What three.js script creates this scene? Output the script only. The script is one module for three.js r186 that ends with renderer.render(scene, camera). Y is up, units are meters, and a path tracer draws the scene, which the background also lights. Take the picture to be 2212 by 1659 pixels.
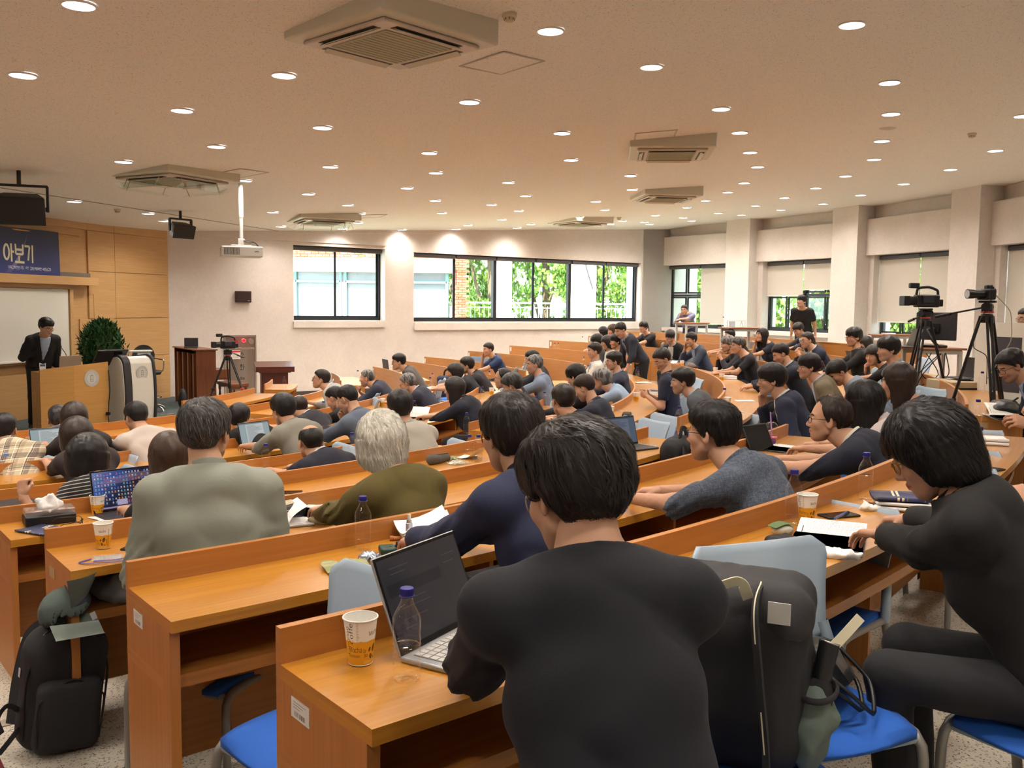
import * as THREE from 'three';
import { mergeGeometries } from 'three/addons/utils/BufferGeometryUtils.js';
import { RoundedBoxGeometry } from 'three/addons/geometries/RoundedBoxGeometry.js';
// ---------- camera, sky, sun, exposure ----------
const scene = new THREE.Scene();
const camera = new THREE.PerspectiveCamera(2 * Math.atan(829.5 / 1982.06) * 180 / Math.PI, 2212 / 1659, 0.05, 200);
camera.rotation.set(-0.0847, 0, 0.0116, 'XYZ'); // at the origin, looking down a little; eye 1.43 m above the back row's floor
const renderer = new THREE.WebGLRenderer(); renderer.toneMapping = THREE.LinearToneMapping; renderer.toneMappingExposure = 1.0;
renderer.shadowMap.enabled = true; renderer.shadowMap.type = THREE.PCFSoftShadowMap;
scene.background = new THREE.Color(7.5, 8.6, 10);
const sun = new THREE.DirectionalLight('#fff4e0', 45); sun.position.set(-12, 34, 22); sun.castShadow = true; sun.name = 'sun';
Object.assign(sun.shadow.camera, { left: -40, right: 40, top: 40, bottom: -40, near: 1, far: 120 }); sun.shadow.mapSize.set(2048, 2048); scene.add(sun);
const LAMP = 13.5, LAMP_GLOW = 6; // candela of each downlight, and what the eye sees of its diffuser
// ---------- the hall's plan: rows are arcs about (CX, CZ); radius, height and floor of row k ----------
const CX = -10.2593, CZ = -13.9822, RISER = 0.0835, DEPTH = 0.404, D2R = Math.PI / 180;
const ROWH = { '-1': 0.624, 0: 0.7313, 1: 0.8359, 2: 0.9535, 3: 1.0675, 4: 1.1841, 5: 1.2, 6: 1.235, 7: 1.26, 8: 1.27 };
const rowR = (k) => 15.4313 - 1.1299 * k, tableY = (k) => -(ROWH[k] + RISER), floorY = (k) => tableY(k) - 0.72, STAGE = -1.94, FRONT = -2.07;
const pol = (R, deg) => [CX + R * Math.cos(deg * D2R), CZ - R * Math.sin(deg * D2R)];
const ceilY = (x, z) => Math.max(1.25, Math.min(2.32, 2.24 + 0.081 * x + 0.0129 * z));
// ---------- small helpers ----------
let seed = 12345;
const rnd = () => { seed = (seed * 1664525 + 1013904223) >>> 0; return seed / 4294967296; };
const rr = (a, b) => a + (b - a) * rnd();
const V = (x, y, z) => new THREE.Vector3(x, y, z);
const used = {};
function numbered(n) { used[n] = (used[n] ?? -1) + 1; return used[n] ? n + '_' + String(used[n]).padStart(3, '0') : n; }
function thing(name, label, category, pos = [0, 0, 0], turn = 0, group) {
  const o = new THREE.Group(); o.name = numbered(name); o.position.set(...pos); o.rotation.y = turn; scene.add(o);
  o.userData = { label, category }; if (group) o.userData.group = group;
  return o;
}
function part(parent, name, geo, m, label) {
  const o = new THREE.Mesh(geo, m); o.name = name; o.castShadow = o.receiveShadow = true; parent.add(o);
  if (label) o.userData.label = label;
  return o;
}
function struct(name, geo, m, parent = scene) {
  const o = geo ? new THREE.Mesh(geo, m) : new THREE.Group(); o.name = name; o.castShadow = o.receiveShadow = true; parent.add(o);
  if (parent === scene) o.userData.kind = 'structure';
  return o;
}
function dup(root, pos, turn, label, group) {
  const r = root.clone(); r.name = numbered(root.name.replace(/_\d{3}$/, '')); scene.add(r); r.position.set(...pos); r.rotation.y = turn;
  r.userData = { ...root.userData, label: label ?? root.userData.label }; if (group) r.userData.group = group;
  return r;
}
const merge = (a) => mergeGeometries(a.map((g) => { g = g.index ? g.toNonIndexed() : g; for (const k of Object.keys(g.attributes)) if (!['position', 'normal', 'uv'].includes(k)) g.deleteAttribute(k); return g; }));
const T = (g, x, y, z, rx = 0, ry = 0, rz = 0) => { if (rx) g.rotateX(rx); if (rz) g.rotateZ(rz); if (ry) g.rotateY(ry); return g.translate(x, y, z); };
function boxUV(g) { // uv in metres from the dominant normal
  const p = g.attributes.position, n = g.attributes.normal, uv = new Float32Array(p.count * 2);
  for (let i = 0; i < p.count; i++) {
    const ax = Math.abs(n.getX(i)), ay = Math.abs(n.getY(i)), az = Math.abs(n.getZ(i)), x = p.getX(i), y = p.getY(i), z = p.getZ(i);
    if (ay >= ax && ay >= az) { uv[2 * i] = x; uv[2 * i + 1] = z; } else if (ax > az) { uv[2 * i] = z; uv[2 * i + 1] = y; } else { uv[2 * i] = x; uv[2 * i + 1] = y; }
  }
  g.setAttribute('uv', new THREE.BufferAttribute(uv, 2)); return g;
}
const rbox = (w, h, d, r = 0.004, x = 0, y = 0, z = 0, s = 1) => boxUV(new RoundedBoxGeometry(w, h, d, s, Math.min(r, w / 2.01, h / 2.01, d / 2.01)).translate(x, y, z));
const box = (w, h, d, x = 0, y = 0, z = 0) => boxUV(new THREE.BoxGeometry(w, h, d).translate(x, y, z));
const lathe = (pts, seg = 24) => new THREE.LatheGeometry(pts.map((p) => new THREE.Vector2(p[0], p[1])), seg);
const tube = (pts, r, seg = 12, rad = 8, closed = false) => new THREE.TubeGeometry(new THREE.CatmullRomCurve3(pts.map((p) => V(...p)), closed, 'catmullrom', 0.3), seg, r, rad, closed);
function rod(a, b, r, r2 = r, n = 10) {
  const A = V(...a), B = V(...b), d = B.clone().sub(A), g = new THREE.CylinderGeometry(r2, r, d.length(), n);
  g.applyQuaternion(new THREE.Quaternion().setFromUnitVectors(V(0, 1, 0), d.clone().normalize()));
  return g.translate((A.x + B.x) / 2, (A.y + B.y) / 2, (A.z + B.z) / 2);
}
// a prism over a plan polygon (x, z), from y0 to y1 (y1 may be a function of x, z)
function prism(poly, y0, y1) {
  const f0 = typeof y0 === 'function' ? y0 : () => y0, f1 = typeof y1 === 'function' ? y1 : () => y1;
  const tri = THREE.ShapeUtils.triangulateShape(poly.map((p) => new THREE.Vector2(p[0], p[1])), []), pos = [];
  const P = (p, f) => [p[0], f(p[0], p[1]), p[1]];
  const area = poly.reduce((s, p, i) => { const q = poly[(i + 1) % poly.length]; return s + p[0] * q[1] - q[0] * p[1]; }, 0);
  for (const t of tri) {
    const [a, b, c] = t.map((i) => poly[i]);
    const ccw = (b[0] - a[0]) * (c[1] - a[1]) - (c[0] - a[0]) * (b[1] - a[1]) > 0, [x, y, z] = ccw ? [a, c, b] : [a, b, c];
    pos.push(...P(x, f1), ...P(y, f1), ...P(z, f1), ...P(x, f0), ...P(z, f0), ...P(y, f0));
  }
  for (let i = 0; i < poly.length; i++) {
    let a = poly[i], b = poly[(i + 1) % poly.length]; if (area < 0) [a, b] = [b, a];
    pos.push(...P(a, f0), ...P(b, f1), ...P(b, f0), ...P(a, f0), ...P(a, f1), ...P(b, f1));
  }
  const g = new THREE.BufferGeometry(); g.setAttribute('position', new THREE.Float32BufferAttribute(pos, 3)); g.computeVertexNormals();
  return boxUV(g);
}
// value noise, seeded by place alone
function hash(x, y, z) { let h = (x * 374761393 + y * 668265263 + z * 2147483647 % 1e9) | 0; h = Math.imul(h ^ (h >>> 13), 1274126177); return ((h ^ (h >>> 16)) >>> 0) / 4294967296; }
function noise(x, y, z) {
  const i = Math.floor(x), j = Math.floor(y), k = Math.floor(z); let u = x - i, v = y - j, w = z - k; u = u * u * (3 - 2 * u); v = v * v * (3 - 2 * v); w = w * w * (3 - 2 * w);
  const l = (a, b, t) => a + (b - a) * t, h = (a, b, c) => hash(i + a, j + b, k + c);
  return l(l(l(h(0, 0, 0), h(1, 0, 0), u), l(h(0, 1, 0), h(1, 1, 0), u), v), l(l(h(0, 0, 1), h(1, 0, 1), u), l(h(0, 1, 1), h(1, 1, 1), u), v), w) * 2 - 1;
}
// ---------- textures ----------
const lin = (c) => c <= 0.04045 ? c / 12.92 : ((c + 0.055) / 1.055) ** 2.4;
function canvasTex(w, h, draw, srgb = true) {
  const c = document.createElement('canvas'); c.width = w; c.height = h; draw(c.getContext('2d'), w, h);
  const t = new THREE.CanvasTexture(c); if (srgb) t.colorSpace = THREE.SRGBColorSpace; t.wrapS = t.wrapT = THREE.RepeatWrapping; return t;
}
function dataTex(n, f, rep = 1, srgb = true) { // f(u, v) -> [r, g, b] 0..1 sRGB, tiling
  const d = new Uint8Array(n * n * 4);
  for (let y = 0; y < n; y++) for (let x = 0; x < n; x++) { const c = f(x / n, y / n), i = (y * n + x) * 4; d[i] = c[0] * 255; d[i + 1] = c[1] * 255; d[i + 2] = c[2] * 255; d[i + 3] = 255; }
  const t = new THREE.DataTexture(d, n, n); t.magFilter = THREE.LinearFilter; t.minFilter = THREE.LinearFilter; t.wrapS = t.wrapT = THREE.RepeatWrapping; if (srgb) t.colorSpace = THREE.SRGBColorSpace; t.repeat.set(rep, rep); t.needsUpdate = true; return t;
}
// noise that tiles over 0..1
function tnoise(u, v, fu, fv, s) {
  const i = Math.floor(u * fu), j = Math.floor(v * fv); let a = u * fu - i, b = v * fv - j; a = a * a * (3 - 2 * a); b = b * b * (3 - 2 * b);
  const h = (x, y) => hash((x + fu) % fu, (y + fv) % fv, s); const l = (p, q, t) => p + (q - p) * t;
  return l(l(h(i, j), h(i + 1, j), a), l(h(i, j + 1), h(i + 1, j + 1), a), b);
}
const std = (color, roughness = 0.6, o = {}) => new THREE.MeshStandardMaterial({ color, roughness, metalness: 0, ...o });
const phy = (color, roughness = 0.6, o = {}) => new THREE.MeshPhysicalMaterial({ color, roughness, metalness: 0, ...o });
// ---------- bodies: signed distance fields meshed with surface nets ----------
function rc(ax, ay, az, bx, by, bz, r1, r2) { // tapered capsule
  const dx = bx - ax, dy = by - ay, dz = bz - az, l2 = dx * dx + dy * dy + dz * dz, rr_ = r1 - r2, a2 = l2 - rr_ * rr_, il2 = 1 / l2;
  return (x, y, z) => {
    const px = x - ax, py = y - ay, pz = z - az, yy = px * dx + py * dy + pz * dz, zz = yy - l2;
    const qx = px * l2 - dx * yy, qy = py * l2 - dy * yy, qz = pz * l2 - dz * yy, x2 = qx * qx + qy * qy + qz * qz, y2 = yy * yy * l2, z2 = zz * zz * l2;
    const k = Math.sign(rr_) * rr_ * rr_ * x2;
    if (Math.sign(zz) * a2 * z2 > k) return Math.sqrt(x2 + z2) * il2 - r2;
    if (Math.sign(yy) * a2 * y2 < k) return Math.sqrt(x2 + y2) * il2 - r1;
    return (Math.sqrt(x2 * a2 * il2) + yy * rr_) * il2 - r1;
  };
}
function el(cx, cy, cz, rx, ry, rz) { // ellipsoid
  return (x, y, z) => { const a = (x - cx) / rx, b = (y - cy) / ry, c = (z - cz) / rz, k0 = Math.sqrt(a * a + b * b + c * c), k1 = Math.sqrt(a * a / rx / rx + b * b / ry / ry + c * c / rz / rz); return k1 < 1e-9 ? -Math.min(rx, ry, rz) : k0 * (k0 - 1) / k1; };
}
const smin = (a, b, k) => { const h = Math.max(k - Math.abs(a - b), 0) / k; return Math.min(a, b) - h * h * k * 0.25; };
const smax = (a, b, k) => -smin(-a, -b, k);
const blend = (fs, k) => (x, y, z) => { let d = fs[0](x, y, z); for (let i = 1; i < fs.length; i++) d = smin(d, fs[i](x, y, z), k); return d; };
function nets(f, lo, hi, h, color) {
  const B = 4, nb = [0, 1, 2].map((i) => Math.ceil((hi[i] - lo[i]) / h / B)), n = nb.map((b) => b * B + 1), [nx, ny, nz] = n, val = new Float32Array(nx * ny * nz).fill(1);
  const act = [], reach = B * h * 0.87 * 1.35 + h;
  const done = new Uint8Array(nx * ny * nz);
  for (let k = 0; k < nb[2]; k++) for (let j = 0; j < nb[1]; j++) for (let i = 0; i < nb[0]; i++) {
    const c = f(lo[0] + (i + 0.5) * B * h, lo[1] + (j + 0.5) * B * h, lo[2] + (k + 0.5) * B * h), on = Math.abs(c) < reach;
    if (on) act.push([i * B, j * B, k * B]);
    for (let z = k * B; z <= k * B + B; z++) for (let y = j * B; y <= j * B + B; y++) for (let x = i * B; x <= i * B + B; x++) {
      const q = (z * ny + y) * nx + x; if (done[q]) continue;
      if (on) { val[q] = f(lo[0] + x * h, lo[1] + y * h, lo[2] + z * h); done[q] = 1; } else val[q] = c < 0 ? -1 : 1;
    }
  }
  const pos = [], vid = new Int32Array(nx * ny * nz).fill(-1), cells = [], st = [1, nx, nx * ny];
  const co = [[0, 0, 0], [1, 0, 0], [0, 1, 0], [1, 1, 0], [0, 0, 1], [1, 0, 1], [0, 1, 1], [1, 1, 1]], ed = [];
  for (let a = 0; a < 8; a++) for (let b = 0; b < 3; b++) if (!(a >> b & 1)) ed.push([a, a | 1 << b]);
  for (const [bx, by, bz] of act) for (let z = bz; z < bz + B; z++) for (let y = by; y < by + B; y++) for (let x = bx; x < bx + B; x++) {
    const q = (z * ny + y) * nx + x; let m = 0;
    for (let a = 0; a < 8; a++) if (val[q + co[a][0] + co[a][1] * nx + co[a][2] * nx * ny] < 0) m |= 1 << a;
    if (m === 0 || m === 255) continue;
    let sx = 0, sy = 0, sz = 0, c = 0;
    for (const [a, b] of ed) if ((m >> a & 1) !== (m >> b & 1)) {
      const va = val[q + co[a][0] + co[a][1] * nx + co[a][2] * nx * ny], vb = val[q + co[b][0] + co[b][1] * nx + co[b][2] * nx * ny], t = va / (va - vb);
      sx += co[a][0] + t * (co[b][0] - co[a][0]); sy += co[a][1] + t * (co[b][1] - co[a][1]); sz += co[a][2] + t * (co[b][2] - co[a][2]); c++;
    }
    vid[q] = pos.length / 3; pos.push(lo[0] + (x + sx / c) * h, lo[1] + (y + sy / c) * h, lo[2] + (z + sz / c) * h); cells.push(q);
  }
  const idx = [];
  for (const q of cells) for (let a = 0; a < 3; a++) {
    const u = st[(a + 1) % 3], w = st[(a + 2) % 3], v0 = val[q], v1 = val[q + st[a]];
    if ((v0 < 0) === (v1 < 0)) continue;
    const A = vid[q], Bv = vid[q - u], C = vid[q - u - w], D = vid[q - w]; if (A < 0 || Bv < 0 || C < 0 || D < 0) continue;
    if (v0 < 0) idx.push(A, Bv, C, A, C, D); else idx.push(A, C, Bv, A, D, C);
  }
  const g = new THREE.BufferGeometry(); g.setAttribute('position', new THREE.Float32BufferAttribute(pos, 3)); g.setIndex(idx); g.computeVertexNormals();
  const uv = new Float32Array(pos.length / 3 * 2); for (let i = 0; i < pos.length / 3; i++) { uv[2 * i] = pos[3 * i] + pos[3 * i + 2] * 0.7; uv[2 * i + 1] = pos[3 * i + 1] + pos[3 * i + 2] * 0.35; }
  g.setAttribute('uv', new THREE.BufferAttribute(uv, 2));
  if (color) { const cc = new Float32Array(pos.length); for (let i = 0; i < pos.length; i += 3) { const c = color(pos[i], pos[i + 1], pos[i + 2]); cc[i] = c[0]; cc[i + 1] = c[1]; cc[i + 2] = c[2]; } g.setAttribute('color', new THREE.BufferAttribute(cc, 3)); }
  return g;
}
// head: origin between the ears at eye height, face towards +z, chin at -0.112, crown at +0.118
function headField(fem) {
  const j = fem ? 0.92 : 1;
  const base = blend([
    el(0, 0.03, -0.014, 0.076, 0.087, 0.098), el(0, -0.03, 0.032, 0.061, 0.08, 0.058), rc(0, -0.092, 0.058, 0, -0.075, 0.03, 0.021 * j, 0.038 * j),
    rc(-0.047 * j, -0.06, 0.005, -0.012, -0.094, 0.056, 0.02, 0.019), rc(0.047 * j, -0.06, 0.005, 0.012, -0.094, 0.056, 0.02, 0.019),
    el(-0.04, -0.026, 0.055, 0.024, 0.02, 0.022), el(0.04, -0.026, 0.055, 0.024, 0.02, 0.022),
  ], 0.03);
  const brow = blend([rc(-0.045, 0.021, 0.062, -0.012, 0.02, 0.079, 0.009, 0.011), rc(0.045, 0.021, 0.062, 0.012, 0.02, 0.079, 0.009, 0.011)], 0.01);
  const nose = blend([rc(0, 0.008, 0.083, 0, -0.034, 0.105, 0.0075, 0.0105), el(-0.012, -0.04, 0.094, 0.008, 0.007, 0.009), el(0.012, -0.04, 0.094, 0.008, 0.007, 0.009)], 0.01);
  const lips = blend([rc(-0.02, -0.0655, 0.078, 0, -0.0625, 0.0905, 0.004, 0.0058), rc(0.02, -0.0655, 0.078, 0, -0.0625, 0.0905, 0.004, 0.0058), rc(-0.016, -0.071, 0.079, 0, -0.073, 0.089, 0.004, 0.0062), rc(0.016, -0.071, 0.079, 0, -0.073, 0.089, 0.004, 0.0062)], 0.006);
  const sock = [el(-0.0315, 0.001, 0.093, 0.019, 0.0125, 0.014), el(0.0315, 0.001, 0.093, 0.019, 0.0125, 0.014)];
  const eyes = [el(-0.0315, 0, 0.0725, 0.0135, 0.0125, 0.0125), el(0.0315, 0, 0.0725, 0.0135, 0.0125, 0.0125)];
  const lids = [rc(-0.044, 0.0045, 0.075, -0.019, 0.006, 0.081, 0.0035, 0.004), rc(0.044, 0.0045, 0.075, 0.019, 0.006, 0.081, 0.0035, 0.004)];
  const ears = [-1, 1].map((s) => { const a = el(0, 0, 0, 0.0085, 0.033, 0.019), b = el(0.0075, 0.003, 0.003, 0.006, 0.019, 0.011); return (x, y, z) => { const dx = s * x - 0.078, dy = y + 0.008, dz = z + 0.006, X = dx - dz * -0.45, Z = dz * 0.9 + dy * -0.12; return smax(a(X, dy, Z), -b(X, dy, Z), 0.006); }; });
  return (x, y, z) => {
    let d = base(x, y, z); if (z > 0.03) { d = smin(d, brow(x, y, z), 0.014); d = smax(d, -sock[0](x, y, z), 0.012); d = smax(d, -sock[1](x, y, z), 0.012); d = Math.min(d, eyes[0](x, y, z), eyes[1](x, y, z)); d = smin(d, smin(lids[0](x, y, z), lids[1](x, y, z), 0.002), 0.005); d = smin(d, nose(x, y, z), 0.012); d = smin(d, lips(x, y, z), 0.006); }
    return smin(smin(d, ears[0](x, y, z), 0.008), ears[1](x, y, z), 0.008);
  };
}
const SKIN = [0.5, 0.285, 0.185], mixc = (a, b, t) => [a[0] + (b[0] - a[0]) * t, a[1] + (b[1] - a[1]) * t, a[2] + (b[2] - a[2]) * t];
function headColor(fem) {
  return (x, y, z) => {
    const ex = Math.abs(x) - 0.0315, de = Math.hypot(ex, y);
    if (z > 0.06 && de < 0.014 && Math.abs(y) < 0.006) return Math.hypot(ex, y) < 0.0062 ? [0.012, 0.008, 0.006] : [0.55, 0.5, 0.47];
    if (z > 0.05 && y > 0.016 + 0.05 * Math.max(0, 0.02 - Math.abs(x)) && y < 0.027 - 0.12 * Math.max(0, Math.abs(x) - 0.035) && Math.abs(x) > 0.013 && Math.abs(x) < 0.052) return fem ? [0.1, 0.06, 0.045] : [0.035, 0.024, 0.02];
    if (z > 0.07 && Math.abs(y + 0.068) < 0.0095 - Math.abs(x) * 0.22 && Math.abs(x) < 0.025) return Math.abs(y + 0.0675) < 0.0012 ? [0.16, 0.06, 0.05] : fem ? [0.46, 0.15, 0.13] : [0.42, 0.19, 0.15];
    let c = SKIN; if (z > 0.04 && y < 0) c = mixc(c, [0.54, 0.27, 0.2], 0.5 * Math.exp(-(((Math.abs(x) - 0.042) / 0.022) ** 2) - (((y + 0.03) / 0.022) ** 2)));
    if (!fem && y < -0.045 && z > 0) c = mixc(c, [0.4, 0.25, 0.18], 0.35);
    return c;
  };
}
const HB = [[-0.105, -0.14, -0.14], [0.105, 0.14, 0.135]], headCache = {};
function headGeo(fem, h) { const k = fem + '|' + h; return headCache[k] ??= nets(headField(fem), HB[0], HB[1], h, headColor(fem)); }
// hands: wrist at the origin, fingers along +z, back of the hand +y, thumb on +x (a right hand)
const handCache = {};
function handGeo(pose, h) {
  const key = pose + h; if (handCache[key]) return handCache[key];
  const bend = { flat: [0.12, 0.22, 0.18], rest: [0.35, 0.55, 0.4], fist: [1.35, 1.65, 1.0], hold: [0.8, 0.95, 0.6] }[pose], fs = [];
  const palm = blend([rc(-0.026, 0, 0.03, -0.03, 0, 0.082, 0.013, 0.011), rc(-0.009, 0.002, 0.02, -0.01, 0.003, 0.088, 0.015, 0.0115), rc(0.009, 0.002, 0.02, 0.01, 0.003, 0.088, 0.015, 0.0115), rc(0.02, 0, 0.025, 0.029, 0.001, 0.085, 0.015, 0.0112), rc(0, 0, -0.02, 0, 0, 0.02, 0.024, 0.021)], 0.014);
  fs.push(palm);
  const F = [[0.029, 0.086, [0.042, 0.025, 0.02], 0.0088, 0.06], [0.01, 0.09, [0.046, 0.029, 0.022], 0.009, 0.0], [-0.01, 0.087, [0.042, 0.027, 0.021], 0.0085, -0.06], [-0.029, 0.08, [0.032, 0.02, 0.018], 0.0075, -0.14]];
  for (const [x0, z0, len, r, spread] of F) {
    let p = [x0, 0.001, z0], a = 0; const ch = [];
    for (let i = 0; i < 3; i++) { a += bend[i]; const q = [p[0] + Math.sin(spread) * len[i] * Math.cos(a), p[1] - Math.sin(a) * len[i], p[2] + Math.cos(a) * len[i] * Math.cos(spread)]; ch.push(rc(...p, ...q, r - i * 0.0008, r - 0.0008 - i * 0.0009)); p = q; }
    fs.push(blend(ch, 0.003));
  }
  const tb = { flat: [[0.03, -0.006, 0.03], [0.054, -0.012, 0.062], [0.064, -0.016, 0.09]], rest: [[0.03, -0.008, 0.03], [0.05, -0.02, 0.06], [0.05, -0.028, 0.09]], fist: [[0.028, -0.012, 0.03], [0.042, -0.032, 0.06], [0.018, -0.044, 0.075]], hold: [[0.03, -0.012, 0.03], [0.046, -0.034, 0.056], [0.035, -0.052, 0.08]] }[pose];
  fs.push(blend([rc(0.014, -0.004, 0.01, ...tb[0], 0.015, 0.0135), rc(...tb[0], ...tb[1], 0.013, 0.0105), rc(...tb[1], ...tb[2], 0.0105, 0.0085)], 0.006));
  const f = (x, y, z) => { let d = fs[0](x, y, z); for (let i = 1; i < fs.length; i++) d = smin(d, fs[i](x, y, z), i === fs.length - 1 ? 0.012 : 0.006); return d; };
  return handCache[key] = nets(f, [-0.06, -0.09, -0.05], [0.085, 0.04, 0.21], h, (x, y, z) => mixc(SKIN, [0.52, 0.26, 0.18], z > 0.12 ? 0.5 : 0.15));
}
// hair: the offset of the skull above a hairline that depends on the direction round the head (0 = front, PI = nape)
const smooth = (a, b, t) => { t = Math.min(1, Math.max(0, (t - a) / (b - a))); return t * t * (3 - 2 * t); };
const lerpT = (t, x) => { for (let i = 1; i < t.length; i++) if (x <= t[i][0]) { const [a, b] = [t[i - 1], t[i]], u = (x - a[0]) / (b[0] - a[0]); return a[1] + (b[1] - a[1]) * u; } return t[t.length - 1][1]; };
const STYLE = { // hairline [angle, y], side thickness, top thickness, back bulge, roughness of the outline
  short: { line: [[0, 0.062], [0.6, 0.058], [0.95, 0.03], [1.2, 0.02], [1.45, -0.012], [1.62, 0.02], [1.95, 0.0], [2.3, -0.055], [3.15, -0.085]], side: 0.008, top: 0.021, back: 0.012 },
  crop: { line: [[0, 0.07], [0.7, 0.06], [1.0, 0.035], [1.45, 0.0], [1.65, 0.025], [1.95, 0.0], [2.3, -0.045], [3.15, -0.075]], side: 0.004, top: 0.014, back: 0.006 },
  part: { line: [[0, 0.045], [0.5, 0.045], [0.95, 0.025], [1.45, -0.015], [1.62, 0.015], [1.95, -0.01], [2.3, -0.06], [3.15, -0.09]], side: 0.011, top: 0.028, back: 0.018 },
  bowl: { line: [[0, 0.024], [0.6, 0.02], [1.0, 0.0], [1.3, -0.022], [1.5, -0.012], [1.75, -0.03], [2.2, -0.08], [3.15, -0.108]], side: 0.016, top: 0.03, back: 0.025 },
  mop: { line: [[0, 0.03], [0.6, 0.03], [1.0, 0.015], [1.35, -0.008], [1.55, 0.006], [1.8, -0.02], [2.2, -0.085], [3.15, -0.12]], side: 0.02, top: 0.033, back: 0.027 },
  bald: { line: [[0, 0.2], [0.9, 0.2], [1.05, 0.05], [1.45, -0.005], [1.65, 0.02], [1.95, 0.0], [2.3, -0.05], [3.15, -0.085]], side: 0.008, top: 0.004, back: 0.008, bald: 0.088 },
  recede: { line: [[0, 0.1], [0.5, 0.105], [0.95, 0.085], [1.2, 0.03], [1.45, -0.01], [1.65, 0.02], [1.95, 0.0], [2.3, -0.055], [3.15, -0.085]], side: 0.009, top: 0.012, back: 0.012 },
  bob: { line: [[0, 0.036], [0.6, 0.03], [0.95, -0.02], [1.15, -0.075], [1.5, -0.098], [2.2, -0.115], [3.15, -0.125]], side: 0.027, top: 0.03, back: 0.034 },
  fluffy: { line: [[0, 0.04], [0.6, 0.035], [1.0, -0.03], [1.3, -0.075], [1.8, -0.1], [2.4, -0.12], [3.15, -0.128]], side: 0.032, top: 0.034, back: 0.04 },
  long: { line: [[0, 0.05], [0.55, 0.04], [0.9, -0.06], [1.1, -0.2], [1.5, -0.24], [2.2, -0.3], [3.15, -0.31]], side: 0.02, top: 0.022, back: 0.026, tail: 1 },
  straight: { line: [[0, 0.05], [0.55, 0.04], [0.9, -0.06], [1.1, -0.24], [1.5, -0.36], [2.2, -0.4], [3.15, -0.41]], side: 0.016, top: 0.02, back: 0.024, tail: 1 },
};
function hairField(style, amp = 1) {
  const S = STYLE[style], sk = el(0, 0.03, -0.014, 0.076, 0.087, 0.098), hang = S.tail || style === 'bob' || style === 'fluffy';
  return (x, y, z) => {
    const ang = Math.abs(Math.atan2(x, z + 0.01)), up = smooth(0.03, 0.1, y), bk = smooth(1.4, 2.6, ang);
    let t = S.side + (S.top - S.side) * up + (S.back - S.side) * bk * (1 - up);
    const cl = 22 * ang, n = noise(cl * 0.35 + 7, y * 22, x * 26) * 0.5 + noise(x * 110, y * 32 + 3, z * 110) * 0.5;
    t += n * 0.0045 * amp;
    let d = sk(x, y, z) - t;
    if (hang && y < 0.02) { // below the skull the hair falls as a curtain round the back of the neck
      const yy = Math.max(y, -0.42), w = S.tail ? 0.088 - 0.1 * Math.max(0, -0.12 - yy) * 0.6 : 0.09 + (style === 'fluffy' ? 0.012 : 0) - 0.35 * Math.max(0, -0.06 - yy), dz = S.tail ? 0.085 : 0.1 - 0.3 * Math.max(0, -0.06 - yy);
      const q = Math.hypot(x / w, (z + 0.02) / dz), c = (q - 1) * Math.min(w, dz) - t * 0.35 + n * 0.004;
      const inner = -(Math.hypot(x / 0.056, (z - 0.012) / 0.062) - 1) * 0.056; // hollow for face and neck
      d = smin(d, smax(c, inner, 0.01), 0.02);
    }
    let hl = lerpT(S.line, ang) + n * 0.006;
    d = smax(d, (hl - y) * 0.8, 0.006);
    if (S.bald) d = smax(d, -(el(0, 0.125, 0.012, 0.062, 0.085, S.bald)(x, y, z)), 0.008);
    return d;
  };
}
const hairCache = {};
const HAIRC = { black: [0.012, 0.0105, 0.011], soft: [0.022, 0.018, 0.017], brown: [0.05, 0.028, 0.018], darkbrown: [0.026, 0.016, 0.013], gray: [0.19, 0.185, 0.18], salt: [0.085, 0.082, 0.08], white: [0.62, 0.6, 0.53], grizzle: [0.05, 0.048, 0.047] };
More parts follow.
